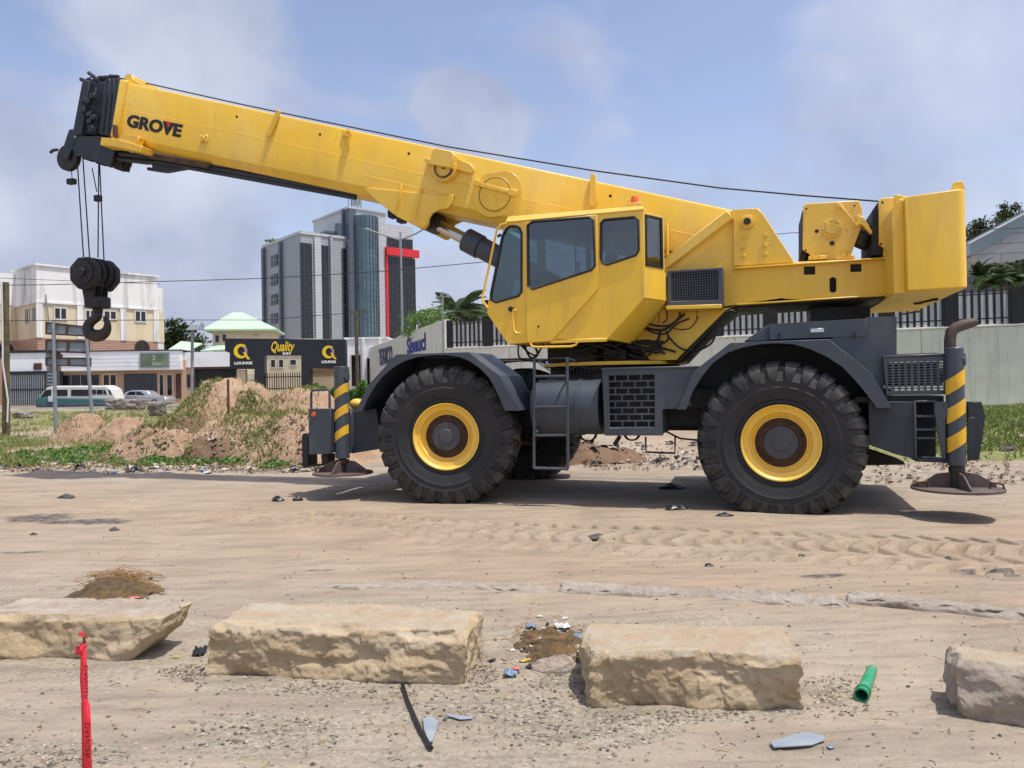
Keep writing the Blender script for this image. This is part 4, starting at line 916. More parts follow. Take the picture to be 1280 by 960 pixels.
# boom mouth collar
m = MB(); a_ = cross(T0-ax*.16+dn*-.03, Q0-ax*.16+dn*.03, vb0-.03, vb1+.03); b_ = cross(T0-dn*.03, Q0+dn*.03, vb0-.03, vb1+.03); part(loft([a_, b_]), 'mouth_collar', 'yellow', bo)
m = MB(); m.prism(C.poly([(156, 97), (160, 93), (166, 93.5), (167, 99), (181, 108), (158, 104)], vb0+.1), vb0+.08, vb0+.14); m.prism(C.poly([(156, 97), (160, 93), (166, 93.5), (167, 99), (181, 108), (158, 104)], vb0+.1), vb1-.14, vb1-.08); m.prism(C.poly([(160, 94), (165, 94), (165, 100), (160, 100)], vb0+.1), vb0+.14, vb1-.14); part(m, 'rope_guide', 'yellow', bo)
m = MB(); m.prism(C.poly([(152, 168), (175, 171), (172, 181), (149, 176)], vb0-.14), vb0-.16, vb0-.02); part(m, 'pin_housing', 'yellow', bo, .01)
m = MB(); m.prism(C.poly([(130, 173), (146, 174), (181, 184), (179.5, 191.5), (145, 184), (128.5, 182.5)], vb0-.14), vb0-.2, vb0+.1); part(m, 'jib_rest', 'yellow', bo, .006)
m = MB(); m.prism(C.poly([(142, 156), (147, 157), (148, 170), (146, 174), (142, 171)], vb0-.05), vb0-.08, vb0-.04); part(m, 'wear_pad_plate', 'rust', bo)
def seam(pts, v=vb0, r=.006): 
    q = [P(x, y_, v) for x, y_ in pts]; return q
m = MB(); m.tube(seam([(156, 137), (300, 167), (430, 196), (560, 225), (640, 243)]), .006, 5); m.tube(seam([(650, 248), (720, 263)]), .006, 5); m.tube(seam([(456, 219), (568, 245)]), .006, 5); m.tube(seam([(815, 283), (872, 295)]), .006, 5)
m.tube(seam([(436, 160), (428, 190), (424, 215)]), .003, 4); m.tube(seam([(711, 220), (706, 240)]), .003, 4)
part(m, 'weld_seam', 'yellow', bo, 0)
m = MB()
for px, py in ((296, 146), (400, 168), (511, 192), (763, 245)): q = P(px, py, vb0); m.cyl(q-Vector((0, .004, 0)), q+Vector((0, .01, 0)), .022, n=12)
part(m, 'drain_hole', 'black', bo, 0)
def lug(pts, w_=.06, nm='lug', v=vb0):
    m = MB(); m.prism(C.poly(pts, v-.02), v-.03, v+.0); return part(m, nm, 'yellow', bo, .006)
lug([(345, 139), (348, 137), (351, 139), (350, 142), (339, 169), (335, 171), (333, 168)]); lug([(738, 218), (741, 217), (745, 219), (746, 255), (742, 260), (738, 258), (736, 254)])
m = MB(); q = P(434, 167, vb0-.03); m.tube([q+Vector((0, 0, .06)), q+Vector((.06, 0, .05)), q+Vector((.08, 0, -.04)), q+Vector((0, 0, -.05))], .014, 6, closed=True); m.prism(C.poly([(429, 163), (438, 165), (437, 169), (436, 181), (434, 181), (434, 171), (428, 170)], vb0), vb0-.02, vb0); part(m, 'cleat', 'yellow', bo)
m = MB(); q = P(256, 174, vb0); m.box(q.x-.07, q.x+.07, vb0-.02, vb0, q.z-.06, q.z+.06)
for a_ in (-.05, .05):
    for b_ in (-.04, .04): m.cyl((q.x+a_, vb0-.02, q.z+b_), (q.x+a_, vb0-.045, q.z+b_), .018, n=6)
m.cyl((q.x, vb0-.02, q.z), (q.x, vb0-.05, q.z), .035, n=10); part(m, 'grease_fitting', 'yellow', bo)
# cable reel on the boom side
rl = empty_part('reel', CR); m = MB(); m.prism(C.poly([(541, 190), (546, 186), (566, 190), (569, 194), (566, 211), (538, 206)], vb0-.15), vb0-.2, vb0-.02); m.prism(C.poly([(531, 197), (540, 200), (540, 206), (531, 203)], vb0-.1), vb0-.12, vb0); m.prism(C.poly([(568, 197), (590, 206), (594, 212), (590, 218), (568, 212)], vb0), vb0-.04, vb0); part(m, 'reel_box', 'yellow', rl, .01)
m = MB(); q = P(553, 208, vb0-.15); m.lathe([(-.05, .03), (-.05, .19), (-.035, .2), (-.02, .19), (-.02, .17), (.02, .17), (.02, .19), (.035, .2), (.05, .16), (.05, .03)], (q.x, vb0-.05, q.z), n=32); part(m, 'drum', 'yellow', rl, 0); m = MB(); m.lathe([(-.03, .13), (-.03, .15), (.03, .15)], (q.x, vb0-.10, q.z-.01), n=24); part(m, 'hose_coil', 'rust', rl, 0)
# round access hatch
m = MB(); q = P(619, 243, vb0); m.cyl((q.x, vb0-.012, q.z), (q.x, vb0+.02, q.z), .26, n=40); m.prism([(q.x+math.cos(t_*math.pi/12)*(.3+.0)+(.12 if math.cos(t_*math.pi/12) > 0 else -.05), q.z+math.sin(t_*math.pi/12)*.33) for t_ in range(24)], vb0-.006, vb0+.01); part(m, 'access_hatch', 'yellow', bo, .003)
m = MB(); m.lathe([(-.006, .24), (-.010, .245), (-.006, .25)], (q.x, vb0-.010, q.z), n=48); part(m, 'hatch_gap', 'grease', bo, 0)
m = MB(); m.bar(P(593, 229, vb0-.03), P(646, 242, vb0-.03), .03, .055); m.bar(P(592, 228, vb0-.04), P(600, 230, vb0-.04), .05, .09); m.bar(P(636, 240, vb0-.04), P(646, 242, vb0-.04), .05, .09); part(m, 'hatch_bar', 'yellow', bo)
# bracket that takes the lift cylinder
bk = [(456.5, 236.5), (468, 236), (560, 246), (568, 243.6), (566, 256), (561, 261), (550, 263), (542, 267), (538, 273), (537, 281), (533, 287), (528, 287), (497, 271), (475, 254)]
for va, vb in ((vb0-.04, vb0), (vb1, vb1+.04)): m = MB(); m.prism(C.poly(bk, vb0), va, vb); part(m, 'lift_bracket', 'yellow', bo)
m = MB(); m.bar(P(503, 231, vb0-.03), P(498, 262, vb0-.03), .07, .02); m.bar(P(527, 236, vb0-.03), P(521, 271, vb0-.03), .07, .02); q = P(529, 277, vb0-.04); m.cyl(q, q-Vector((0, .04, 0)), .10, n=24)
for k in range(6): t_ = k*math.pi/3; e = q+Vector((math.cos(t_)*.07, -.04, math.sin(t_)*.07)); m.cyl(e, e-Vector((0, .012, 0)), .012, n=6)
part(m, 'bracket_rib', 'yellow', bo)
m = MB()
for px, py in ((489, 267), (500, 273)): q = P(px, py, vb0); m.box(q.x-.06, q.x+.06, vb0-.02, vb0+.14, q.z-.06, q.z+.06)
part(m, 'work_lamp', 'black', bo, .015)
# lift cylinder
lc = empty_part('lift_cylinder', CR); pa = P(540, 277, VC); pb = P(589, 303, VC); dd = (pb-pa).normalized(); pe = pb+dd*2.6
m = MB(); m.cyl(pa, pb+dd*.3, .092, n=28); part(m, 'piston_rod', 'chrome', lc, 0)
m = MB(); m.cyl(pb-dd*.10, pb+dd*.18, .185, n=32); m.cyl(pb+dd*.18, pe, .165, n=32); part(m, 'barrel', 'grey', lc, .008)
m = MB(); m.cyl(pa-Vector((0, .44, 0)), pa+Vector((0, .44, 0)), .1, n=20); m.cyl(pa-Vector((0, .2, 0)), pa+Vector((0, .2, 0)), .17, n=24); part(m, 'rod_eye', 'grease', lc, 0)
# boom head: nested sections and sheave case
hdp = empty_part('boom_head', CR)
def seg4(tl, tr, br, bl, v0, v1, name, mat='dark', bev=.01): m = MB(); m.prism(C.poly([tl, tr, br, bl], v0), v0, v1); return part(m, name, mat, hdp, bev)
tops = [(147.5, 97), (141.5, 98), (136, 97.5), (130.5, 99)]; bots = [(141, 172), (134.5, 170), (128.5, 168.5), (122.5, 167.5)]
for k in range(3):
    t0, t1 = tops[k], tops[k+1]; b0, b1 = bots[k], bots[k+1]; g = .04*k
    seg4((t1[0]+1.2, t1[1]), (t0[0]+1, t0[1]), (b0[0]+1, b0[1]), (b1[0]+1.2, b1[1]), vb0+.02+g, vb1-.02-g, 'boom_section'); seg4((t1[0]-.8, t1[1]+2), (t1[0]+1.2, t1[1]+2), (b1[0]+1.2, b1[1]-2), (b1[0]-.8, b1[1]-2), vb0+.06+g, vb1-.06-g, 'section_gap', 'black')
seg4((112, 104), (131, 102), (123, 167), (101, 168), vb0+.16, vb1-.16, 'tip_section'); 
m = MB(); m.prism(C.poly([(104.5, 100), (113, 101), (103, 169), (91.5, 169)], vb0+.1), vb0+.08, vb1-.08); part(m, 'head_plate', 'dark', hdp, .01)
m = MB()
for pts in (((101, 99), (114, 104)), ((111, 91), (127, 103)), ((124, 97), (134, 97)), ((137, 95.5), (148, 96))): m.tube([P(*pts[0], vb0+.2), P(*pts[1], vb0+.2)], .035, 8)
for k in range(5): m.cyl(P(110+8*k, 101, vb0+.2), P(110+8*k, 101, vb0+.2)+Vector((0, .45, 0)), .06, n=10)
m.cyl(P(131, 101, vb0+.3), P(131, 101, vb0+.3)+Vector((0, .3, 0)), .1, n=18)
part(m, 'top_roller', 'dark', hdp, 0)
m = MB()
for k in range(9): px = 109+random.uniform(-3, 10); py = random.uniform(115, 165); q = P(px, py, vb0+.08); m.box(q.x-.05, q.x+.05, vb0+.02, vb0+.1, q.z-.04, q.z+.04)
m.tube([P(120, 110, vb0+.1), P(116, 140, vb0+.1), P(113, 165, vb0+.1)], .02, 6); part(m, 'fitting', 'dark', hdp)
lw = [(84, 184), (91, 168), (122, 168), (138, 184), (132, 206), (96, 194), (88, 192)]
for va in (vb0+.1, vb0+.3, vb0+.5): m = MB(); m.prism(C.poly(lw, vb0), va, va+.04); part(m, 'sheave_plate', 'dark', hdp)
for px, py, r_ in ((100, 185, .17), (124, 192, .17)):
    q = P(px, py, vb0)
    for va in (vb0+.18, vb0+.27, vb0+.46, vb0+.55): m = MB(); m.lathe([(-.03, .03), (-.03, r_), (0, r_-.03), (.03, r_), (.03, .03)], (q.x, va, q.z), n=28); part(m, 'sheave', 'grease', hdp, 0)
m = MB(); q = P(80.5, 195.6, vb0+.2)
m.lathe([(-.05, .05), (-.05, .235), (-.03, .24), (0, .2), (.03, .24), (.05, .235), (.05, .05)], (q.x, vb0+.3, q.z), n=36); m.lathe([(-.06, .001), (-.06, .07), (-.05, .08)], (q.x, vb0+.3, q.z), n=20); part(m, 'nose_sheave', 'grease', hdp, 0)
m = MB(); m.prism(C.poly([(86, 162), (91, 161), (93, 178), (84, 200), (79, 198), (80, 180)], vb0+.2), vb0+.2, vb0+.23); m.prism(C.poly([(86, 162), (91, 161), (93, 178), (84, 200), (79, 198), (80, 180)], vb0+.2), vb0+.37, vb0+.4); m.tube([P(63, 191, vb0+.3), P(66, 188, vb0+.3), P(72, 187, vb0+.3)], .03, 6); part(m, 'nose_bracket', 'dark', hdp)
m = MB(); m.tube([P(89, 209, vb0+.3), P(90, 222, vb0+.3)], .01, 5); q = P(89.5, 227, vb0+.3); m.box(q.x-.08, q.x+.08, q.y-.05, q.y+.05, q.z-.05, q.z+.05); q = P(122.5, 248, vb0+.3); m.box(q.x-.06, q.x+.06, q.y-.05, q.y+.05, q.z-.055, q.z+.055); m.tube([P(115, 210, vb0+.3), P(121, 240, vb0+.3)], .012, 5); part(m, 'limit_weight', 'black', hdp, .01)
# stowed jib under the boom
jb = empty_part('stowed_jib', CR)
m = MB()
m.tube([P(137, 193, vb0+.2), P(150, 199, vb0+.2), P(183, 203, vb0+.2), P(200, 203, vb0+.2), P(445, 247, vb0+.2)], .04, 6); m.tube([P(150, 193, vb0+.2), P(186, 196, vb0+.2), P(445, 242, vb0+.2)], .05, 6)
m.tube([P(185, 211, vb0+.25), P(205, 214, vb0+.25), P(235, 207, vb0+.25), P(445, 245, vb0+.3)], .03, 6); m.tube([P(150, 194, vb0+.6), P(445, 241, vb0+.6)], .03, 6)
m.prism(C.poly([(150, 191), (183, 194), (184, 203), (160, 200)], vb0+.2), vb0+.2, vb0+.3); m.prism(C.poly([(190, 205), (235, 203), (240, 209), (205, 215), (190, 213)], vb0+.2), vb0+.2, vb0+.3)
for k in range(14): m.bar(P(210+k*16, 204+k*2.85, vb0+.2), P(218+k*16, 206+k*2.75, vb0+.5), .02, .02)
part(m, 'jib_frame', 'dark', jb, 0)
m = MB(); m.prism(C.poly([(183, 190), (262, 204), (256, 209), (185, 197)], vb0+.05), vb0+.06, vb0+.12); part(m, 'jib_bracket', 'rust', jb)
# ropes of the crane
m = MB(); vr = VC
m.tube([P(x, y_, vr) for x, y_ in ((112, 97), (140, 96), (183, 104), (300, 130), (400, 151), (560, 183.5), (740, 213), (900, 235), (1000, 244), (1097, 251.5), (1112, 262))], .011, 6); part(m, 'hoist_rope', 'rope', bevel=0)
m = MB()
for (a_, b_, c_, d_, vq) in ((95.5, 200, 104.5, 323, 1.5), (103, 203, 112, 322, 1.62), (123.5, 208, 122.5, 322, 1.75), (124, 208, 130, 326, 1.82)): m.tube([P(a_, b_-14, vq), P(c_, d_, vq)], .011, 6)
part(m, 'fall_rope', 'rope', bevel=0)
# lettering
a_ = P(157.2, 158.3, vb0-.004); b_ = P(225.5, 172.3, vb0-.004); X = (b_-a_); Y = P(159.8, 142, vb0)-P(157.2, 158.3, vb0); Y = Y-X*(Y.dot(X)/X.length_squared)
M['ink'] = pbr('black_lettering', (.012, .012, .012), .5, 0, .1, bump=0)
text('lettering', 'GROVE', M['ink'], a_, X, Y, bo, X.length, .225, .05)
cV = a_+X*.75+Y.normalized()*.16; m = MB(); e1 = X.normalized(); e2 = Y.normalized(); m.add([cV+e1*-.06+e2*.065+Vector((0, -.006, 0)), cV+e1*.06+e2*.065+Vector((0, -.006, 0)), cV-e2*.04+Vector((0, -.006, 0)), cV+e1*-.055+e2*.06, cV+e1*.055+e2*.06, cV-e2*.04], [(0, 1, 2), (5, 4, 3), (0, 3, 4, 1), (1, 4, 5, 2), (2, 5, 3, 0)]); part(m, 'red_emblem', 'red', bo, 0)
# --- cab
cb = empty_part('cab', CR); k0, k1 = .32, 1.17
side = [(634, 277.5), (803, 261.5), (805, 372.5), (759, 424), (697, 424), (690, 427), (635, 430), (609, 392), (609.5, 382), (629, 286)]
wf = [(633, 286), (637, 283), (644, 282.5), (649.5, 285), (652, 291), (652, 365), (648.5, 370), (620, 378), (614, 375), (613.5, 368), (628, 295)]
wd = [(660, 282), (666, 277.5), (737, 272), (742.5, 276), (744, 333), (740, 338), (666, 362), (661, 358)]
wr = [(751, 279), (755, 275), (793, 271.5), (798, 276), (798.5, 313), (795, 319), (759, 331), (753, 329), (751, 323)]
Ls = [C.poly(w_, k0) for w_ in (wf, wd, wr)]
def shrink(l, s_): cx = sum(a for a, b in l)/len(l); cz = sum(b for a, b in l)/len(l); return [(cx+(a-cx)*s_, cz+(b-cz)*s_) for a, b in l]
S0 = C.poly(side, k0)
m = MB(); m.prism(S0, k0, k0+.04, [shrink(l, .99) for l in Ls]); part(m, 'side_panel', 'yellow', cb, .004)
m = MB(); m.prism([(a, b) for a, b in S0], k1-.04, k1, [shrink(l, .99) for l in Ls]); part(m, 'side_panel', 'yellow', cb, .004)
dpz = C.poly([(656.5, 277), (747, 268.5), (748.5, 361), (690, 426.5), (659, 428.5)], k0); m = MB(); m.prism(dpz, k0-.025, k0-.001, [shrink(Ls[1], .99)]); dr = part(m, 'door', 'yellow', cb, .006)
m = MB(); m.prism(C.poly([(656.3, 277), (657.3, 277), (660, 429), (658.7, 429)], k0), k0-.006, k0); part(m, 'door_gap', 'grease', dr, 0)
for k, (l, v_) in enumerate(zip(Ls, (k0, k0-.025, k0))):
    m = MB(); m.tube([(a, v_-.002, b) for a, b in l], .016, 6, closed=True); part(m, 'window_seal', 'rubber', cb, 0)
    for va in (v_+.012, k1-.025): m = MB(); m.prism(shrink(l, 1.0), va, va+.006); part(m, 'window_pane', 'tealglass' if k == 0 else 'glass', cb, 0)
# front, roof, floor, back shells between the two sides
def shell(i, j, mat, name, th=.03, inset=.041, hole=None):
    (x0, z0), (x1, z1) = S0[i], S0[j]; d = Vector((x1-x0, 0, z1-z0)).normalized(); n = Vector((d.z, 0, -d.x))*th
    if (Vector(((x0+x1)/2, 0, (z0+z1)/2))+n*3 - Vector((S0[0][0]+.9, 0, S0[0][1]-.7))).length > (Vector(((x0+x1)/2, 0, (z0+z1)/2)) - Vector((S0[0][0]+.9, 0, S0[0][1]-.7))).length: n = -n
    a0, a1 = k0+inset, k1-inset; A = Vector((x0, 0, z0)); B = Vector((x1, 0, z1))
    m = MB(); m.hexa([(A.x, a0, A.z), (B.x, a0, B.z), (B.x, a1, B.z), (A.x, a1, A.z), (A.x+n.x, a0, A.z+n.z), (B.x+n.x, a0, B.z+n.z), (B.x+n.x, a1, B.z+n.z), (A.x+n.x, a1, A.z+n.z)])
    return part(m, name, mat, cb, 0)
shell(2, 3, 'yellow', 'rear_panel'); shell(3, 4, 'yellow', 'floor_panel'); shell(5, 6, 'yellow', 'floor_panel'); shell(6, 7, 'yellow', 'front_panel'); shell(9, 8, 'tealglass', 'windscreen', .008); shell(4, 5, 'yellow', 'floor_panel')
q0, q1 = S0[0], S0[1]; m = MB(); m.hexa([(q0[0]-.03, k0-.03, q0[1]-.01), (q1[0]+.02, k0-.03, q1[1]-.01), (q1[0]+.02, k1+.03, q1[1]-.01), (q0[0]-.03, k1+.03, q0[1]-.01), (q0[0]+.0, k0+.02, q0[1]+.08), (q1[0]+.0, k0+.02, q1[1]+.05), (q1[0]+.0, k1-.02, q1[1]+.05), (q0[0]+.0, k1-.02, q0[1]+.08)]); part(m, 'roof', 'yellow', cb, .012)
m = MB(); a = P(759, 424, k0); b = P(690, 427, k0); m.box(b.x-.02, a.x, k0-.012, k0+.0, a.z-.03, a.z+.015); part(m, 'sill', 'yellow', cb)
# rear face, angled, with its tall window
A = P(804, 264, k0); B = P(805, 372, k0); rx = .20
vs = [(A.x, k0+.001, A.z), (A.x+.22, k0+.28, A.z-.02), (A.x+.22, k0+.28, B.z-.02), (B.x, k0+.001, B.z)]
def quadface(fr_, to_, name, mat, off=0.0, th=.02):
    p0, p1, p2, p3 = [Vector(v) for v in vs]; 
    def bl(s_, t_): return (p0*(1-s_)+p1*s_)*(1-t_)+(p3*(1-s_)+p2*s_)*t_
    n = (p1-p0).cross(p3-p0).normalized(); n = n if n.y < 0 else -n
    (s0, t0), (s1, t1) = fr_, to_; Q = [bl(s0, t0), bl(s1, t0), bl(s1, t1), bl(s0, t1)]; m = MB(); m.hexa([q+n*off for q in Q]+[q+n*(off-th) for q in Q]); return part(m, name, mat, cb, 0)
quadface((0, 0), (1, .04), 'rear_pillar', 'yellow'); quadface((0, .62), (1, 1), 'rear_panel', 'yellow'); quadface((0, .04), (.1, .62), 'rear_pillar', 'yellow'); quadface((.9, .04), (1, .62), 'rear_pillar', 'yellow')
quadface((.1, .04), (.9, .62), 'window_pane', 'glass', -.005, .008)
for a_, b_ in (((.08, .03), (.92, .055)), ((.08, .60), (.92, .63)), ((.07, .03), (.16, .63)), ((.84, .03), (.93, .63))): quadface(a_, b_, 'window_seal', 'rubber', .008, .012)
m = MB(); m.box(A.x-.02, A.x+.22, k0+.28, k1, B.z, A.z-.05); 
m = MB(); m.box(A.x+.19, A.x+.22, k0+.3, k1, B.z-.02, B.z+.35); m.box(A.x+.19, A.x+.22, k1-.1, k1, B.z+.35, A.z-.02); part(m, 'back_wall', 'yellow', cb)
q = [S0[2], (S0[2][0]+.2, S0[2][1]-.02), (S0[3][0]+.22, S0[3][1]-.04), S0[3]]; m = MB(); m.hexa([(q[0][0], k0+.001, q[0][1]), (q[1][0]+.02, k0+.28, q[1][1]), (q[2][0], k0+.28, q[2][1]), (q[3][0], k0+.001, q[3][1])]+[(q[0][0], k1, q[0][1]), (q[1][0]+.02, k1, q[1][1]), (q[2][0], k1, q[2][1]), (q[3][0], k1, q[3][1])]); part(m, 'rear_lower_shell', 'yellow', cb)
# interior
q0, q1 = S0[0], S0[1]; m = MB(); m.hexa([(q0[0]+.05, k0+.045, q0[1]-.10), (q1[0]-.02, k0+.045, q1[1]-.10), (q1[0]-.02, k1-.045, q1[1]-.10), (q0[0]+.05, k1-.045, q0[1]-.10), (q0[0]+.05, k0+.045, q0[1]-.04), (q1[0]-.02, k0+.045, q1[1]-.04), (q1[0]-.02, k1-.045, q1[1]-.04), (q0[0]+.05, k1-.045, q0[1]-.04)]); part(m, 'headliner', 'seat', cb, 0)
a = P(748, 300, k1-.06); m = MB(); m.box(a.x-.03, a.x+.05, k1-.09, k1-.045, a.z-.9, a.z+.3); m.box(a.x-.02, a.x+.04, k0+.045, k0+.09, a.z-.9, a.z+.2); part(m, 'door_post', 'seat', cb, 0)
m = MB(); m.prism([(a.x-.9, S0[4][1]+.2), (a.x+.4, S0[4][1]+.25), (a.x+.4, S0[4][1]+.62), (a.x-.9, S0[4][1]+.5)], k1-.06, k1-.045); part(m, 'side_trim', 'seat', cb, 0)
m = MB(); a = P(712, 345, .75); m.box(a.x-.05, a.x+.5, .5, .98, a.z-.55, a.z-.4); m.hexa([(a.x+.38, .5, a.z-.45), (a.x+.5, .5, a.z-.45), (a.x+.5, .98, a.z-.45), (a.x+.38, .98, a.z-.45), (a.x+.55, .53, a.z+.28), (a.x+.64, .53, a.z+.28), (a.x+.64, .95, a.z+.28), (a.x+.55, .95, a.z+.28)]); part(m, 'seat', 'seat', cb, .04, seg=2)
m = MB(); a = P(625, 388, .7); m.hexa([(a.x-.0, .45, a.z-.2), (a.x+.4, .45, a.z-.2), (a.x+.4, 1.05, a.z-.2), (a.x, 1.05, a.z-.2), (a.x+.05, .45, a.z+.12), (a.x+.28, .45, a.z+.18), (a.x+.28, 1.05, a.z+.18), (a.x+.05, 1.05, a.z+.12)]); m.tube([(a.x+.2, .75, a.z+.1), (a.x+.36, .75, a.z+.36)], .03, 8); part(m, 'dashboard', 'seat', cb, .02)
m = MB(); c = Vector((a.x+.38, .75, a.z+.38)); m.tube([c+Vector((-.07*math.sin(t_/16*6.283), .18*math.cos(t_/16*6.283), .12*math.sin(t_/16*6.283))) for t_ in range(16)], .014, 6, closed=True); part(m, 'steering_wheel', 'rubber', cb, 0)
m = MB(); a = P(723, 330, .6); m.tube([a, a+Vector((0, 0, -.5))], .012, 6); m.ball((a.x, a.y, a.z+.0), .028, 8); a = P(716, 300, 1.1); m.tube([P(719, 295, 1.1), P(720, 345, 1.1)], .012, 6); m.tube([P(672, 300, 1.05), P(673, 350, 1.05)], .012, 6); part(m, 'lever', 'rubber', cb, 0)
# rails, beacon, lamp, mirror bar
m = MB(); m.tube([P(x, y_, k0-.03) for x, y_ in ((633, 279), (626, 281), (621, 287), (612, 330), (603, 372), (604.5, 378), (610, 385))], .016, 8); part(m, 'windscreen_rail', 'yellow', cb, 0)
m = MB(); m.tube([P(x, y_, k0-.06) for x, y_ in ((646, 387), (641.5, 388), (641, 392), (642, 412), (645, 416), (651, 417))], .014, 8); m.tube([P(x, y_, k0-.04) for x, y_ in ((663, 429), (665, 433), (672, 434), (714, 433), (720, 431), (722.5, 427))], .016, 8); part(m, 'grab_handle', 'yellow', cb, 0)
m = MB(); q = P(639, 386.5, k0); m.cyl(q, q-Vector((0, .03, 0)), .035, n=16); q = P(673, 408, k0-.025); m.cyl(q, q-Vector((0, .006, 0)), .016, n=10); q = P(622, 296, k0+.05); m.tube([q, q+Vector((.05, 0, .03))], .02, 6); q = P(608, 378, k0+.05); m.box(q.x-.02, q.x+.04, q.y-.03, q.y+.03, q.z-.03, q.z+.03); part(m, 'lock', 'rubber', cb, .003)
q = P(793.5, 256, k0+.25); m = MB(); m.box(q.x-.1, q.x+.1, q.y-.1, q.y+.1, q.z-.04, q.z+.01); part(m, 'beacon_bracket', 'yellow', cb); m = MB(); m.lathe([(.0, .055), (.02, .055), (.07, .05), (.10, .035), (.105, .001)], (q.x, q.y, q.z+.012), n=24, axis='z'); part(m, 'beacon', 'orange', cb, 0)
q = P(820, 371, .6); m = MB(); m.ball((q.x, q.y, q.z), .055, 10); m.cyl(q-Vector((0, 0, .09)), q-Vector((0, 0, .03)), .03, n=10); part(m, 'work_lamp', 'white', cb, 0, label='round white work lamp')
m = MB(); q = P(820, 326, .9); m.box(q.x-.04, q.x+.04, .88, .98, q.z-.06, q.z+.06); q = P(831, 322, .9); m.lathe([(-.02, .05), (-.02, .035), (.02, .035), (.02, .05), (-.02, .05)], (q.x, .9, q.z), n=16); part(m, 'lift_eye', 'yellow', cb)
# --- hook block (hangs from the ropes)
hb0 = C.P(124, 422, VC); wO = C.O + C.u*hb0.x + C.v*hb0.y + Vector((0, 0, hb0.z)); HF = Frame(wO, ang+.15)
HB = root('hook_block', HF, 'black hook block with a large forged hook hanging from the boom head', 'hook block'); Ph = HF.P
def hp_(mb, name, mat, bev=.01): return mb.build(name, M[mat], HB, bevel=bev)
q = Ph(119, 343, 0); r_ = .33
oct_ = lambda cx, cz, r, n=10, ph=.3: [(cx+math.cos(2*math.pi*k/n+ph)*r, cz+math.sin(2*math.pi*k/n+ph)*r) for k in range(n)]
for va, off in ((-.27, -.03), (.14, .05)):
    m = MB(); m.prism(oct_(q.x+off, q.z-.01, .31, 8, .39), va, va+.12); hp_(m, 'cheek_weight', 'black', .025)
    m = MB(); m.prism(oct_(q.x+off, q.z-.01, .22, 8, .39), va-.03, va-.001); m.cyl((q.x+off, va-.08, q.z), (q.x+off, va-.031, q.z), .08, n=16); hp_(m, 'end_cap', 'black', .012)
m = MB(); m.box(q.x-.14, q.x+.17, -.17, .15, q.z-.22, q.z-.14); m.box(q.x-.14, q.x+.17, -.17, .15, q.z+.12, q.z+.2); hp_(m, 'strap', 'dark', .01)
for va, off in ((-.08, 0), (.06, .03)): m = MB(); m.lathe([(-.045, .03), (-.045, .27), (-.03, .28), (0, .24), (.03, .28), (.045, .27), (.045, .03)], (q.x+off, va, q.z+.01), n=32); hp_(m, 'sheave', 'black', 0)
for va, off in ((-.15, -.02), (-.01, .015), (.115, .04)): m = MB(); m.prism([(q.x+off-.13, q.z+.22), (q.x+off-.05, q.z+.31), (q.x+off+.03, q.z+.22), (q.x+off+.16, q.z), (q.x+off+.1, q.z-.46), (q.x+off-.1, q.z-.5), (q.x+off-.2, q.z)], va, va+.025); hp_(m, 'side_plate', 'black')
m = MB(); m.cyl((q.x-.04, -.3, q.z-.02), (q.x+.05, .28, q.z-.02), .06, n=16)
for dx, dz in ((-.18, .1), (.14, .12), (-.02, -.2), (0.02, .24)): m.cyl((q.x+dx-.03, -.29, q.z+dz), (q.x+dx+.05, .27, q.z+dz), .022, n=8)
hp_(m, 'axle_pin', 'dark', 0)
t2 = Ph(122, 382, 0); m = MB(); m.box(t2.x-.17, t2.x+.17, -.16, .16, t2.z-.05, t2.z+.16); m.cyl((t2.x, 0, t2.z-.16), (t2.x, 0, t2.z), .085, n=18); hp_(m, 'swivel', 'black', .03)
m = MB(); pts = [(122, 390), (122, 396), (114, 402), (110, 409), (112, 416), (118, 419.5), (126, 419), (132.5, 414), (134.5, 406), (132.5, 399), (130, 396)]; rad = [.07, .075, .085, .095, .11, .115, .11, .085, .06, .045, .02]
qq = [Ph(x, y_, 0) for x, y_ in pts]; Q2 = []; R2 = []
for i in range(len(qq)-1):
    p0 = qq[max(i-1, 0)]; p1 = qq[i]; p2 = qq[i+1]; p3 = qq[min(i+2, len(qq)-1)]
    for k in range(4): t_ = k/4; Q2.append(.5*((2*p1)+(p2-p0)*t_+(2*p0-5*p1+4*p2-p3)*t_*t_+(3*p1-p0-3*p2+p3)*t_**3)); R2.append(rad[i]*(1-t_)+rad[i+1]*t_)
Q2.append(qq[-1]); R2.append(rad[-1]); m.tube(Q2, R2, 12); hp_(m, 'hook', 'grease', 0)


# ============================================================ background
M['cream'] = pbr('cream_render', (.66, .57, .40), .85, 0, .08, .5, (.30, .23, .14), .4, .3, .05, 30, streak=True)
M['bwhite'] = pbr('weathered_white_render', (.76, .76, .74), .85, 0, .08, .3, (.22, .21, .19), .75, .35, .05, 30, streak=True)
M['fwhite'] = pbr('white_fascia', (.80, .81, .82), .6, 0, .05, .3, (.45, .42, .38), .4, .5, .03)
M['salmon'] = pbr('salmon_wall', (.50, .34, .24), .85, 0, .1, .5, (.25, .15, .1), .4, .4, .05)
M['darkglass'] = pbr('dark_window', (.012, .014, .018), .08, 0, .3, 1, bump=0)
M['shutter'] = pbr('grey_shutter', (.07, .075, .085), .6, 0, .2, 3)
M['frame'] = pbr('white_frame', (.6, .6, .58), .6, 0, .05)
M['brown'] = pbr('brown_steel', (.07, .03, .018), .7, 0, .3, 3)
M['galv'] = pbr('galvanised_steel', (.26, .29, .31), .5, .3, .15, 4)
M['signgrey'] = pbr('sign_back', (.26, .31, .34), .6, .2, .15, 3)
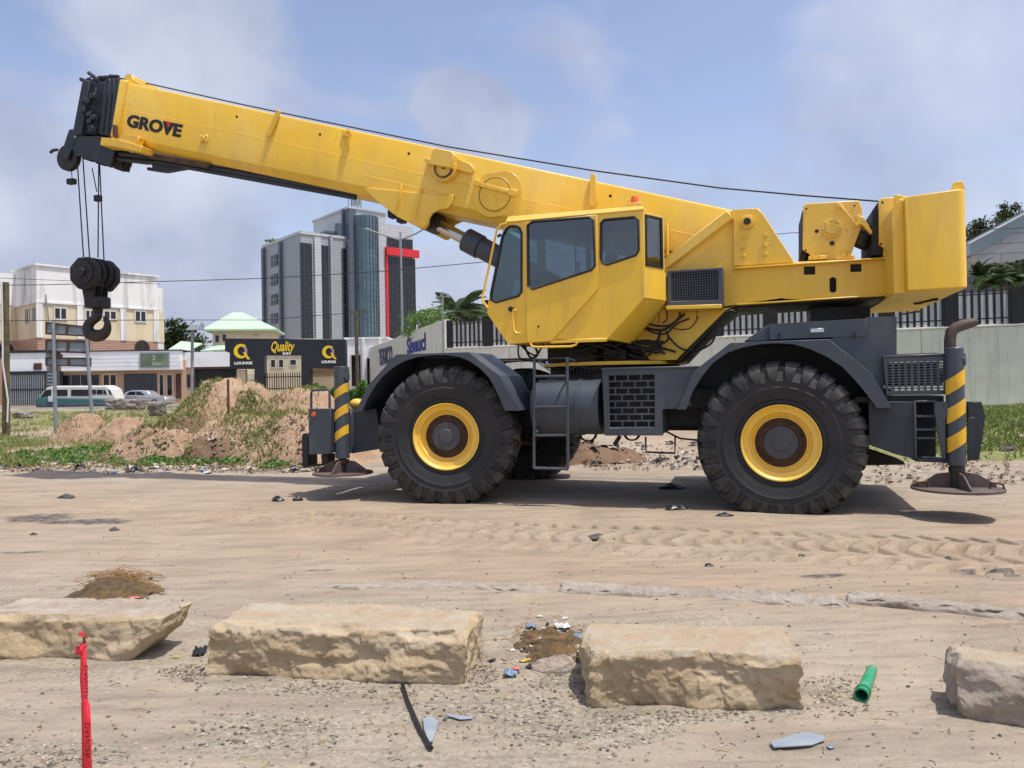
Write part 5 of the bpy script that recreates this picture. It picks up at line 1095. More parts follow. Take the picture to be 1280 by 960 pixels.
M['wood'] = pbr('weathered_pole', (.11, .09, .05), .85, 0, .3, 4, (.03, .03, .02), .6, 3, .2)
M['mint'] = pbr('mint_green_roof', (.42, .60, .42), .6, 0, .06, .5, (.25, .42, .32), .4, .5, .04)
M['portal'] = pbr('black_cladding', (.011, .014, .022), .45, 0, .15, 1)
M['logoyel'] = pbr('sign_yellow', (.85, .58, .02), .5, 0, .03, bump=0)
M['logopur'] = pbr('sign_mauve', (.38, .26, .42), .5, 0, .03, bump=0)
M['signwhite'] = pbr('sign_white', (.8, .8, .8), .5, 0, .03, bump=0)
M['blueletter'] = pbr('blue_lettering', (.02, .03, .28), .6, 0, .3, 8, bump=0)
M['navyletter'] = pbr('navy_lettering', (.03, .045, .14), .6, 0, .3, 8, bump=0)
M['peach'] = pbr('peach_wall', (.62, .47, .34), .8, 0, .08)
def clad(name, c, sc_=.45):
    t = NT(name); b = t.n('ShaderNodeTexBrick'); b.inputs['Scale'].default_value = 1; b.inputs['Brick Width'].default_value = 3.2; b.inputs['Row Height'].default_value = sc_; b.inputs['Mortar Size'].default_value = .035
    b.inputs['Color1'].default_value = c4(c); b.inputs['Color2'].default_value = c4(sc(c, .93)); b.inputs['Mortar'].default_value = c4(sc(c, .6))
    cx = t.n('ShaderNodeSeparateXYZ'); t.l(t.co, cx.inputs[0]); ad = t.n('ShaderNodeMath', operation='ADD'); t.l(cx.outputs[0], ad.inputs[0]); t.l(cx.outputs[1], ad.inputs[1]); cb_ = t.n('ShaderNodeCombineXYZ'); t.l(ad.outputs[0], cb_.inputs[0]); t.l(cx.outputs[2], cb_.inputs[1]); t.l(cb_.outputs[0], b.inputs['Vector'])
    return t.fin(b.outputs[0], .45, .1, None, .5)
M['clad'] = clad('grey_cladding_panels', (.36, .385, .40)); M['cladlight'] = clad('light_cladding_panels', (.52, .54, .55)); M['slate'] = clad('slate_cladding', (.10, .125, .16), 1.2)
M['brick'] = clad('salmon_brickwork', (.46, .28, .21), .25)
t = NT('concrete_wall'); a = t.noise(1.2, 8, .6); c = t.ramp(a, [(.3, (.64, .62, .54)), (.7, (.76, .74, .66))])
c = t.mix(t.ramp(t.noise(2.2, 8, .7, sc=(2.6, 2.6, .12)), [(.52, 0), (.70, .45)]), c, (.26, .26, .22)); c = t.mix(t.ramp(t.noise(7, 8, .7, sc=(2.5, 2.5, .1)), [(.58, 0), (.72, .4)]), c, (.18, .17, .14))
M['conc'] = t.fin(c, .9, 0, t.bump(t.noise(12, 8, .7), .3, .03), .2)
M['sheet'] = pbr('grey_sheet', (.86, .88, .9), .6, 0, .05, .8)
def pt_(mb, name, mat, par, bevel=0, **k): return mb.build(name, M[mat], par, bevel=bevel, **k)
def window(par, fr, x0, y0, x1, y1, v=0.0, n=2, fm='frame', gm='darkglass', fw=.07, arch=False):
    a, b, c, d = fr.rect(x0, y0, x1, y1, v); m = MB(); fv = v-.05
    outer = [(a, c), (b, c), (b, d), (a, d)]
    if arch: r = (b-a)/2; outer = [(a, c), (b, c)]+[(a+r+r*math.cos(k*math.pi/10), d-r+r*math.sin(k*math.pi/10)) for k in range(11)]
    cx = sum(p[0] for p in outer)/len(outer)
    inn = [(a+fw, c+fw), (b-fw, c+fw), (b-fw, d-fw), (a+fw, d-fw)] if not arch else [(a+fw, c+fw), (b-fw, c+fw)]+[(a+r+(r-fw)*math.cos(k*math.pi/10), d-r+(r-fw)*math.sin(k*math.pi/10)) for k in range(11)]
    m.prism(outer, fv, v+.02, [inn])
    for k in range(1, n): x = a+(b-a)*k/n; m.box(x-fw/2, x+fw/2, fv+.005, v+.015, c+fw*.5, d-fw*.5)
    w_ = pt_(m, 'window', fm, par); m = MB(); m.prism([(p[0]*.98+cx*.02, p[1]) for p in outer], v-.02, v+.01); pt_(m, 'pane', gm, w_, smooth=0); return w_
# --- concrete wall with railings (right)
WO = dp(557, 470, 35); WE = dp(1280, 470, 26); wa = math.atan2(WE.y-WO.y, WE.x-WO.x); W = Frame((WO.x, WO.y, .3), wa)
zt = (W.P(1200, 408, 0).z+W.P(620, 436, 0).z)/2; UE = W.P(1280, 400, 0).x+12
wr = root('concrete_wall', W, 'long grey concrete wall with dark streaks behind the crane, railings on top', 'wall')
m = MB(); m.box(.008, 3.19, 0, .25, -.6, zt); w0_ = pt_(m, 'wall_panel', 'conc', wr, .008)
for k in range(1, int(UE/3.2)): inst(w0_, wr, (3.2*k, 0, 0))
m = MB(); m.box(.1, UE-3.3, .03, .22, -.6, zt-.01); pt_(m, 'wall_core', 'shutter', wr); 
m = MB(); m.box(-.05, UE, -.03, .28, zt+.002, zt+.06); pt_(m, 'coping', 'conc', wr, .01)
zr = (W.P(1250, 358, 0).z+W.P(600, 399, 0).z)/2
mb_ = MB(); mb_.box(-.045, .045, .07, .11, zt+.1, zr); bar0 = pt_(mb_, 'bar', 'black', wr); bar0.location = (.3, 0, 0)
mp_ = MB(); mp_.box(-.17, .17, .05, .2, zt+.06, zr+.0); post0 = pt_(mp_, 'post', 'black', wr); post0.location = (.12, 0, 0)
ms_ = MB(); K = 12; vs = []
for i in range(K+1): vs += [(i/K*1.98, .22+(.02 if i % 2 else 0), zt+.06), (i/K*1.98, .22+(.02 if i % 2 else 0), zr-.12)]
ms_.add(vs, [(2*i, 2*i+2, 2*i+3, 2*i+1) for i in range(K)]+[(2*i+1, 2*i+3, 2*i+2, 2*i) for i in ()]); sh0 = pt_(ms_, 'sheet', 'sheet', wr, smooth=0, normals=False); sh0.location = (.01, 0, 0)
x = .12; k = 0
while x < UE-12+6:
    if k: inst(post0, wr, (x, 0, 0)); inst(sh0, wr, (x-.11, 0, 0))
    for j in range(1, 9):
        if not (k == 0 and j == 1) and k < 14: inst(bar0, wr, (x+j*.222, 0, 0))
    m = MB(); m.box(x+.13, x+1.87, .09, .13, zt+.28, zt+.32); m.box(x+.13, x+1.87, .09, .13, zr-.2, zr-.16)
    if k == 0: r0 = pt_(m, 'rail', 'black', wr)
    else: inst(r0, wr, (x-.12, 0, 0))
    x += 2.0; k += 1
# lettered wall running away from the corner
E2 = dp(462, 470, 56); W2 = Frame((E2.x, E2.y, .3), math.atan2(WO.y-E2.y, WO.x-E2.x)); L2 = (Vector((WO.x, WO.y, 0))-Vector((E2.x, E2.y, 0))).length
w2r = root('lettered_wall', W2, 'grey boundary wall with blue and navy lettering running back from the corner', 'wall')
z2 = (W2.P(540, 405, 0).z+W2.P(520, 412.5, 0).z)/2
m = MB(); m.box(W2.P(497, 430, 0).x+.03, L2, 0, .25, -.5, z2); pt_(m, 'wall_panel', 'conc', w2r, .01); m = MB(); m.box(0, W2.P(497, 430, 0).x, .02, .25, -.5, W2.P(485, 426, 0).z); pt_(m, 'wall_panel', 'conc', w2r, .01)
def wtext(fr, s, px0, y0, px1, y1, mat, par, v=-.02, off=.03, **k):
    a, b, c, d = fr.rect(px0, y0, px1, y1, v); return text('lettering', s, M[mat], (a, v, c), (1, 0, 0), (0, 0, 1), par, b-a, d-c, off, .01, **k)
wtext(W2, 'TEAXCO', 473.5, 434, 490, 456, 'navyletter', w2r); wtext(W2, 'Siseucl', 508.5, 419, 532, 440.5, 'blueletter', w2r)
# --- left cream and white building
cO = dp(47, 450, 72); LB = Frame((cO.x, cO.y, .4), R(50)); lb = root('apartment_building', LB, 'cream and white three storey building with salmon ground band, behind the shops', 'building')
u1 = LB.P(197, 400, 0).x; zT = LB.P(47, 332, 0).z; zA = LB.P(47, 376, 0).z; zB = LB.P(47, 422, 0).z
m = MB(); m.box(0, u1, 0, 9, zA, zT); pt_(m, 'parapet', 'bwhite', lb); m = MB(); m.box(-.15, u1+.15, -.15, 9, zT+.01, zT+.2); m.box(-.1, u1+.1, -.1, 9, zA-.18, zA-.005); pt_(m, 'ledge', 'bwhite', lb)
m = MB(); m.box(.03, u1-.03, .03, 9, zB, zA-.19); pt_(m, 'wall', 'cream', lb); m = MB(); m.box(.0, u1, .0, 9, -.2, zB-.01); pt_(m, 'wall', 'brick', lb)
m = MB(); m.box(-12, .02, 5.6, 12, zA, zT-.2); pt_(m, 'parapet', 'bwhite', lb); m = MB(); m.box(-12, .0, 5.65, 12, zB, zA-.01); pt_(m, 'wall', 'cream', lb); m = MB(); m.box(-12, .0, 5.6, 12, -.2, zB-.01); pt_(m, 'wall', 'brick', lb)
for px in (49, 100, 154, 195): a = LB.P(px, 400, 0); m = MB(); m.box(max(a.x-.28, -.06), a.x+.28, -.08, .03, zB, zA-.19); pt_(m, 'pilaster', 'bwhite', lb)
for x0, y0, x1, y1 in ((67, 384, 84, 400), (106, 387, 119, 400), (129, 388, 146, 400), (168, 388, 183, 403)): window(lb, LB, x0, y0, x1, y1, 0, 2, fw=.12)
a = LB.rect(168, 425, 187, 445, 0); window(lb, LB, 168, 425, 187, 447, 0, 2, 'brown', fw=.15, arch=True)
for v_ in ((34, 386.5, 403.5), (43, 384.5, 400)):
    q0 = LB.PU(v_[0], v_[1], 0); q1 = LB.PU(v_[0], v_[2], 0); m = MB(); m.box(-.03, .05, q0.y-.45, q0.y+.45, q1.z, q0.z); w_ = pt_(m, 'window', 'darkglass', lb); m = MB(); m.box(-.06, .0, q0.y-.5, q0.y-.4, q1.z-.05, q0.z+.05); m.box(-.06, 0, q0.y+.4, q0.y+.5, q1.z-.05, q0.z+.05); m.box(-.06, 0, q0.y-.05, q0.y+.05, q1.z, q0.z); pt_(m, 'window_frame', 'frame', w_)
window(lb, LB, 2, 388, 13, 404, 5.6, 2, fw=.12); window(lb, LB, -4, 428, 17, 447, 5.6, 2, 'brown', fw=.15, arch=True)
m = MB(); a = LB.P(197, 400, 0); b = LB.P(204.5, 400, 1.5); m.box(u1, b.x, 1.5, 8, -.2, LB.P(200, 360, 1.5).z); pt_(m, 'stair_wing', 'bwhite', lb); m = MB(); m.box(u1+.02, b.x+.02, 1.45, 7, LB.P(200, 428, 1.5).z, LB.P(200, 389, 1.5).z); pt_(m, 'wall', 'cream', lb)
m = MB(); m.tube([LB.P(57, 368, -.2), LB.P(61, 402, -.2)], .06, 6); pt_(m, 'drain_pipe', 'galv', lb)
# --- shop row
sO = dp(-20, 470, 63); SH = Frame((sO.x, sO.y, .45), R(5)); sh = root('shop_row', SH, 'single storey shop row with white fascia and salmon walls behind the van', 'shops')
m = MB(); x0, x1, z0, z1 = SH.rect(73, 463, 232, 500, .3); m.box(x0, x1, .3, 6, -.3, z1+ .8); pt_(m, 'wall', 'salmon', sh)
x0, x1, z0, z1 = SH.rect(76, 439, 225, 463, -.5); m = MB(); m.box(x0, x1, -.5, .29, z0, z1); pt_(m, 'fascia', 'fwhite', sh, .02); m = MB()
for k in range(1, 5): m.box(x0, x1, -.503, -.49, z0+(z1-z0)*k/5-.012, z0+(z1-z0)*k/5+.012)
o = pt_(m, 'fascia_joint', 'galv', sh); o['kind'] = 'stuff'
m = MB(); m.box(x0-.1, x1+.1, -.55, 6, z1+.01, z1+.09); pt_(m, 'roof_edge', 'brown', sh)
x0, x1, z0, z1 = SH.rect(11, 441, 57, 464, -.3); m = MB(); m.box(x0, x1, -.3, 3, z0, z1); pt_(m, 'fascia', 'fwhite', sh); x0, x1, z0, z1 = SH.rect(-20, 438, 76, 441, -.4); m = MB(); m.box(x0, x1, -.4, 3, z0, z1); pt_(m, 'roof_edge', 'portal', sh)
x0, x1, z0, z1 = SH.rect(42, 454, 52, 462, -.35); m = MB(); m.box(x0, x1, -.36, -.31, z0, z1); pt_(m, 'air_conditioner', 'brown', sh)
x0, x1, z0, z1 = SH.rect(225, 440, 292, 459, .5); m = MB(); m.box(x0, x1, .5, 4, z0, z1); pt_(m, 'fascia', 'fwhite', sh); x0, x1, z0, z1 = SH.rect(232, 459, 292, 470, .6); m = MB(); m.box(x0, x1-2.5, .6, 4, -.2, z1); pt_(m, 'wall', 'salmon', sh)
window(sh, SH, 77, 468, 125, 485, .3, 4, 'galv', fw=.06); window(sh, SH, 128, 467, 147, 487, .3, 2, 'peach', fw=.12); window(sh, SH, 198, 467, 206, 496, .3, 1, 'peach', fw=.12); window(sh, SH, 207.5, 467, 217, 496, .3, 1, 'peach', fw=.12)
a, b, c, d = SH.rect(155, 467, 196, 492, .28); m = MB(); m.box(a, b, .26, .3, c, d); st_ = pt_(m, 'roller_shutter', 'shutter', sh); m = MB()
for k in range(22): z = c+(d-c)*k/22; m.box(a+.05, b-.05, .235, .26, z, z+(d-c)/44)
o = pt_(m, 'shutter_slat', 'shutter', st_); o['kind'] = 'stuff'
a, b, c, d = SH.rect(220, 467, 226.5, 498, .28); m = MB(); m.box(a, b, .25, .31, c, d); pt_(m, 'door', 'brown', sh); a, b, c, d = SH.rect(234, 468, 238, 484, .58); m = MB(); m.box(a, b, .55, .62, c, d); pt_(m, 'window', 'darkglass', sh)
a, b, c, d = SH.rect(174.5, 440.5, 211.5, 459.5, -.6); sg = root('shop_sign', Frame(SH.O+SH.u*a+SH.v*(-.6)+Vector((0, 0, c)), SH.a), 'dull green shop sign with pale lettering on the white fascia', 'sign')
m = MB(); m.box(0, b-a, 0, .08, 0, d-c); pt_(m, 'sign_board', 'galv', sg); M['olive'] = pbr('faded_green_sign', (.12, .16, .10), .6, 0, .5, .8); m = MB(); m.box(.1, b-a-.1, -.01, .01, .1, d-c-.1); pt_(m, 'sign_face', 'olive', sg)
M['paleink'] = pbr('pale_ink', (.35, .45, .33), .6, bump=0); text('lettering', 'Salon', M['paleink'], (b*0+(b-a)*.42, -.015, (d-c)*.14), (1, 0, 0), (0, 0, 1), sg, (b-a)*.3, (d-c)*.26, .02, .005); text('lettering', '2', M['paleink'], ((b-a)*.42, -.015, (d-c)*.5), (1, 0, 0), (0, 0, 1), sg, (b-a)*.12, (d-c)*.32, .02, .005)
a, b, c, d = SH.rect(12, 464, 56, 506, -.6); GF = Frame(SH.O+SH.u*a+SH.v*(-.6), SH.a); gt = root('slatted_gate', GF, 'black gate with pale upright bars at the far left behind the van', 'gate')
m = MB(); m.box(0, b-a, .1, .2, c, d); pt_(m, 'gate_panel', 'black', gt); m = MB(); m.box(-.1, b-a+.1, -.02, .1, d-.25, d); m.box(-.1, b-a+.1, -.02, .1, c+1.2, c+1.3); pt_(m, 'gate_frame', 'black', gt)
m = MB(); m.box(-.04, .04, 0, .08, c, d-.25); b0_ = pt_(m, 'bar', 'galv', gt); b0_.location = (.1, 0, 0)
for k in range(1, 16): inst(b0_, gt, (.1+(b-a-.2)*k/15, 0, 0))
a, b, c, d = SH.rect(57, 464, 73, 500, -.6); m = MB(); m.box(a, b, -.5, .2, -.2, d); pt_(m, 'gate_pier', 'shutter', sh); m = MB()
for k in range(9): m.box(a+.1, b-.2, -.53, -.5, d-.3-k*.28, d-.15-k*.28)
pt_(m, 'louvre', 'galv', sh)['kind'] = 'stuff'
# --- road behind
m = MB(); q0 = dp(-200, 517, 50); m.add([(-60, 48, float(gz(-30, 48))+.02), (-15, 50, gz(-15, 50)+.02), (-15, 58, gz(-15, 58)+.02), (-60, 58, gz(-30, 58)+.02)], [(0, 1, 2, 3)]); M['road'] = pbr('far_asphalt', (.16, .16, .155), .9, 0, .15, .6); tag(m.build('road', M['road'], None), kind='structure')
# --- vehicles
def wheel_at(par, c, r, wd_, hubm='galv'):
    w_ = bpy.data.objects.new('wheel', None); COL.objects.link(w_); w_.parent = par; w_.location = c; w_.empty_display_size = .2
    m = MB(); m.lathe([(-wd_/2, r*.6), (-wd_/2, r*.95), (-wd_/2+.03, r), (wd_/2-.03, r), (wd_/2, r*.95), (wd_/2, r*.6)], n=24); pt_(m, 'tyre', 'rubber', w_); m = MB(); m.lathe([(-wd_/2+.02, .01), (-wd_/2+.01, r*.3), (-wd_/2+.03, r*.58), (-wd_/2, r*.62)], n=20); pt_(m, 'rim', hubm, w_); return w_
def glazed(par, fr, polys, v, mat='darkglass', nm='window'):
    for p in polys: m = MB(); m.prism(fr.poly(p, v), v-.012, v+.05); pt_(m, nm, mat, par)
vz = gz(-33, 58)
class Squeeze(Frame):
    def __init__(s, O, a, x0, k): Frame.__init__(s, O, a); s.x0 = x0; s.k = k
    def P(s, px, py, v=0.0): return Frame.P(s, s.x0+(px-s.x0)*s.k, py, v)
vO = dp(99, 513, 57); VF = Squeeze((vO.x, vO.y, vO.z), R(3), 45, .915); van = root('van', VF, 'old white and teal minibus with its nose to the left, parked before the shops', 'van')
M['teal'] = pbr('teal_paint', (.03, .13, .14), .5, 0, .15, 1, (.1, .08, .06), .4, 1); M['vanwhite'] = pbr('van_white', (.62, .62, .56), .5, 0, .06, 1, (.35, .25, .15), .3, 1); M['silver'] = pbr('silver_paint', (.42, .44, .47), .3, .5, .05)
m = MB(); m.prism(VF.poly([(45.5, 500), (48, 496), (67, 498), (152, 499), (153, 501), (152, 509), (46, 511)], 0), 0, 1.8); pt_(m, 'lower_body', 'teal', van, .05)
m = MB(); m.prism(VF.poly([(48, 496), (60, 484.5), (66, 483), (140, 482.5), (147, 486), (152.5, 499), (67, 498)], 0), .03, 1.77); pt_(m, 'upper_body', 'vanwhite', van, .05); m = MB(); m.prism(VF.poly([(63, 483.5), (68, 482), (138, 481.6), (145, 485), (140, 485), (66, 485)], 0), .12, 1.65); pt_(m, 'roof', 'vanwhite', van, .05)
glazed(van, VF, [[(71, 487), (88, 487), (88, 495), (71, 495)], [(93, 487), (117, 487), (117, 495), (93, 495)], [(121, 487), (127, 487), (127, 493), (121, 493)], [(128, 487), (136, 487), (136, 493), (128, 493)], [(137, 487), (139, 487), (142, 493), (137, 493)], [(58, 487.5), (66, 487), (66, 496), (51, 496)], [(143.5, 487), (146, 488), (149, 493), (146, 493)]], .02)
m = MB(); m.prism(VF.poly([(62, 495), (67, 495), (67, 502), (62, 502)], -.1), -.12, .0); pt_(m, 'door_mirror', 'vanwhite', van); m = MB(); m.prism(VF.poly([(44.5, 505), (153, 504), (153, 507), (45, 509)], -.02), -.05, 1.85); pt_(m, 'bumper', 'shutter', van, .02)
for px in (57, 82+48): 
    for v_ in (.12, 1.65): c = VF.P(px, 508.5, .1); wheel_at(van, (c.x, v_, c.z), .33, .2, 'frame')
cO_ = dp(184, 507.5, 60); CF = Squeeze((cO_.x, cO_.y, cO_.z), R(2), 146, .92); car = root('car', CF, 'silver saloon car parked right of the minibus', 'car')
body = [(146, 500), (150, 495), (160, 494), (184, 494.5), (200, 495.5), (212, 496), (214.5, 499), (214, 504), (206, 505.5), (146, 505.5)]
m = MB(); m.prism(CF.poly(body, 0), 0, 1.72); pt_(m, 'body', 'silver', car, .07, seg=2); cabp = CF.poly([(151, 495.5), (157, 490), (164, 488), (178, 487.7), (186, 489), (196, 496)], 0)
m = MB(); nb_ = len(cabp); vs = [(x, .08+.16*(z-cabp[0][1])/.6, z) for x, z in cabp]+[(x, 1.64-.16*(z-cabp[0][1])/.6, z) for x, z in cabp]; m.add(vs, [tuple(range(nb_)), tuple(range(2*nb_-1, nb_-1, -1))]+[(i, (i+1) % nb_, nb_+(i+1) % nb_, nb_+i) for i in range(nb_)]); pt_(m, 'roof', 'silver', car, .05)
glazed(car, CF, [[(158, 494.5), (163, 489.7), (171, 489.3), (171, 494.5)], [(172.5, 489.3), (178, 489.5), (185, 494.5), (172.5, 494.5)]], .10); m = MB(); a = CF.poly([(151.5, 495), (157.5, 490)], 0); m.hexa([(a[0][0]-.02, .25, a[0][1]), (a[0][0]+.05, .25, a[0][1]), (a[0][0]+.05, 1.5, a[0][1]), (a[0][0]-.02, 1.5, a[0][1]), (a[1][0]-.04, .3, a[1][1]), (a[1][0]+.05, .3, a[1][1]), (a[1][0]+.05, 1.42, a[1][1]), (a[1][0]-.04, 1.42, a[1][1])]); pt_(m, 'windscreen', 'darkglass', car)
for px in (154, 197):
    for v_ in (.1, 1.6): c = CF.P(px, 503.6, 0); wheel_at(car, (c.x, v_, c.z), .31, .2)
m = MB(); m.prism(CF.poly([(210.5, 497.5), (214, 498), (214, 500.5), (210.5, 500)], 0), -.015, .3); pt_(m, 'headlight', 'frame', car); m = MB(); m.prism(CF.poly([(170.8, 494.8), (171.3, 494.8), (171.3, 505), (170.8, 505)], 0), -.004, .0); pt_(m, 'door_gap', 'rubber', car)
# --- wooden pole, sign frame seen from behind
def pole(name, px, y0, y1, Y, r, mat, label, cat, lean=0, r2=None):
    b = dp(px, y1, Y); zg = gz(b.x, Y)-.1; t_ = dp(px-lean, y0, Y); FR = Frame((b.x, Y, zg), 0); rt = root(name, FR, label, cat); m = MB(); m.cyl((0, 0, 0), (t_.x-b.x, 0, t_.z-zg), r, r2 or r, n=12); pt_(m, 'pole', mat, rt); return rt, FR
wp, wpf = pole('wooden_pole', 7.5, 353, 530, 27, .13, 'wood', 'weathered wooden utility pole at the left edge of the photo', 'pole', 0, .10)
m = MB(); q = [wpf.P(x, y_, -.16) for x, y_ in ((2, 352), (3, 400), (3.5, 455), (7, 480), (10, 500), (9, 528))]; m.tube(q, .03, 6); pt_(m, 'cable', 'frame', wp)
sO2 = dp(70, 540, 24.5); SF = Frame((sO2.x, sO2.y, gz(sO2.x, 24.5)-.1), R(14)); sgn = root('direction_sign', SF, 'brown framed road sign seen from behind on two leaning grey posts', 'road sign')
for a_, b_, c_, d_ in ((66.5, 401, 70, 542), (107.5, 415, 117, 537)): p = SF.P(a_, b_, 0); q = SF.P(c_, d_, 0); m = MB(); m.cyl((q.x, 0, min(q.z, 0)), (p.x, 0, p.z), .055, n=12); pt_(m, 'post', 'galv', sgn)
for rows in ([(57, 402), (109, 408), (110, 421), (57, 418)], [(57, 424), (112, 426), (112, 442), (57, 440)], [(57, 446.5), (114, 447), (114, 458.5), (57, 457.5)]):
    pl = SF.poly(rows, .1); (a0, a1), (b0, b1), (c0_, c1_b), (d0, d1) = pl
    fr_ = MB(); fw = .05; mid = (a0+b0)/2; inn = []
    def lerp(s_, t_): return ((a0*(1-s_)+b0*s_)*(1-t_)+(d0*(1-s_)+c0_*s_)*t_, (a1*(1-s_)+b1*s_)*(1-t_)+(d1*(1-s_)+c1_b*s_)*t_)
    H2 = [[lerp(.03, .14), lerp(.485, .14), lerp(.485, .86), lerp(.03, .86)], [lerp(.53, .14), lerp(.97, .14), lerp(.97, .86), lerp(.53, .86)]]
    fr_.prism(pl, .06, .14, H2); f2 = pt_(fr_, 'panel_frame', 'brown', sgn)
    for h in H2: m = MB(); m.prism([(x*1.0, z) for x, z in h], .11, .13); pt_(m, 'panel', 'signgrey', f2)
    m = MB(); u_, w__ = lerp(.03, .5), lerp(.97, .5); 
m = MB(); m.box(SF.P(68, 430, 0).x-.03, SF.P(68, 430, 0).x+.03, .02, .06, SF.P(68, 455, 0).z, SF.P(68, 405, 0).z); m.bar(SF.P(74, 443, .05), SF.P(78, 446, .05), .04, .1); pt_(m, 'bracket', 'brown', sgn)
# --- green roofed house
hO = dp(300, 440, 88); HO = Frame((hO.x, hO.y, .5), R(10)); hs = root('green_roof_house', HO, 'cream house with a pale green hipped roof left of the grey tower', 'house')
a, b, c, d = HO.rect(259, 411, 350, 445, 0); m = MB(); m.box(a+.6, b-1.0, 0, 6, -.2, d); pt_(m, 'wall', 'cream', hs); m = MB(); ap = HO.P(297, 390.5, 3)
xa, xb = a-.3, b-.2; zE = HO.P(300, 411, -.8).z; m.add([(xa, -.8, zE), (xb, -.8, zE), (xb, 6.8, zE), (xa, 6.8, zE), (ap.x-.6, 3, ap.z), (ap.x+.6, 3, ap.z), (xa, -.8, zE-.2), (xb, -.8, zE-.2), (xb, 6.8, zE-.2), (xa, 6.8, zE-.2)], [(0, 1, 5, 4), (1, 2, 5), (2, 3, 4, 5), (3, 0, 4), (0, 6, 7, 1), (1, 7, 8, 2), (2, 8, 9, 3), (3, 9, 6, 0), (9, 8, 7, 6)]); pt_(m, 'roof', 'mint', hs, smooth=0)
window(hs, HO, 268, 418, 275, 429, 0, 1, fw=.1); window(hs, HO, 277, 417, 284, 428, 0, 1, fw=.1); window(hs, HO, 316, 417, 324, 420, 0, 2, fw=.08)
def lowroof(pts, Y, dep, label):
    FR = Frame((dp(pts[0][0], 440, Y).x, Y, .5), 0); m = MB(); p = FR.poly(pts, 0); r = root('low_house', FR, label, 'house'); (x0, z0), (x1, z1), (x2, z2), (x3, z3) = p
    m.hexa([(x0, 0, z0), (x1, 0, z1), (x1, dep, z2+.2), (x0, dep, z3+.2), (x0, 0, z0+.12), (x1, 0, z1+.12), (x1, dep, z2+.3), (x0, dep, z3+.3)]); pt_(m, 'roof', 'mint', r); m = MB(); m.box(x0+.3, x1-.3, .4, dep, -.2, min(z0, z1)-.02); pt_(m, 'wall', 'cream', r)
lowroof([(206, 441), (234, 441), (226, 430), (206, 427)], 80, 4, 'low mint roofed house beside the cream building'); lowroof([(250, 440), (300, 437), (300, 430), (262, 433)], 72, 4, 'low green roofed lean-to in front of the green roofed house'); lowroof([(318, 428), (384, 428), (382, 424), (330, 424)], 70, 4, 'low pale green roof between the black portal and the tower')
# --- tower
tO = dp(378, 440, 120); T = Frame((tO.x, tO.y, .5), R(40)); tw = root('office_tower', T, 'grey clad office tower with dark glazed strips and a red frame', 'office building')
uE = T.P(435, 360, 0).x; vL = T.PU(330, 360, 0).y; zL = T.P(378, 292.5, 0).z
m = MB(); m.box(0, uE, 0, vL, -.5, zL); pt_(m, 'left_block', 'clad', tw); m = MB(); m.box(-.15, uE, -.15, vL+.15, zL+.01, zL+.45); pt_(m, 'parapet', 'cladlight', tw)
def glazing(fr, par, x0, y0, x1, y1, v, nx, nz, rec=.1):
    a, b, c, d = fr.rect(x0, y0, x1, y1, v); m = MB(); m.box(a, b, v-.12, v+.05, c, d); g = pt_(m, 'glazing', 'darkglass', par, smooth=0); m = MB(); rr = random.Random(int(x0*7))
    for i in range(nx+1): x = a+(b-a)*i/nx; m.box(x-.03, x+.03, v-.17, v-.12, c, d)
    for j in range(nz):
        z = c+(d-c)*j/nz
        for i in range(nx):
            if rr.random() < .8: zz = z+rr.choice((0, (d-c)/nz*.5)); m.box(a+(b-a)*i/nx+.045, a+(b-a)*(i+1)/nx-.045, v-.16, v-.12, zz-.025, zz+.025)
    o = pt_(m, 'mullion', 'shutter', g); o['kind'] = 'stuff'; return g
glazing(T, tw, 375.5, 304, 390, 424, -.02, 3, 26); glazing(T, tw, 397.5, 307, 410.5, 424, -.02, 3, 26); glazing(T, tw, 428, 311, 437, 424, -.02, 2, 24)
m = MB(); a = T.P(412, 300, 0); m.box(a.x-.1, a.x+.35, -.5, .02, -.5, zL+.3); pt_(m, 'fin', 'clad', tw); m = MB(); a = T.P(392, 300, 0); m.box(a.x, a.x+1.1, -.35, 0, -.5, zL-.3); pt_(m, 'fin', 'cladlight', tw)
m = MB(); q = T.PU(353, 360, 0); m.box(-.5, 0, q.y-.3, q.y+.3, -.5, zL-.2); q = T.PU(331, 360, 0); m.box(-.5, 0, q.y-.6, q.y+.2, -.5, zL-.2); pt_(m, 'fin', 'slate', tw)
for y0 in (320.5, 344.5, 369, 393): q0 = T.PU(339, y0, -.0); q1 = T.PU(347.5, y0+11, -.0); m = MB(); m.box(-.12, .05, q1.y, q0.y, q1.z, q0.z); w_ = pt_(m, 'window', 'darkglass', tw); m = MB(); m.box(-.16, -.121, (q0.y+q1.y)/2-.05, (q0.y+q1.y)/2+.05, q1.z, q0.z); m.box(-.17, -.121, q1.y, q0.y, (q0.z+q1.z)/2-.05, (q0.z+q1.z)/2+.05); pt_(m, 'glazing_bar', 'clad', w_)
uC = T.P(437.5, 330, -1).x; uR_ = T.P(483, 330, -1).x; uF = T.P(517, 330, -1).x; z1_ = T.P(437.5, 261, -1).z; z2_ = T.P(500, 282, -1).z; vB = T.PU(394, 300, uC).y
m = MB(); m.box(uC, uR_, -1, 12, -.5, z1_); pt_(m, 'core_block', 'cladlight', tw); m = MB(); m.box(uC-.2, uR_+.1, -1.2, 12.2, z1_+.01, z1_+.4); pt_(m, 'parapet', 'cladlight', tw); m = MB(); m.box(uC-.15, T.P(445, 330, -1).x, -1.25, -.99, -.5, z1_-.1); m.box(uC-.15, uC, -1, 1.4, zL, z1_-.1); m.box(T.P(436, 330, -.3).x, uC-.16, -.4, 0, zL*.0, zL-.4); pt_(m, 'slate_wall', 'slate', tw)
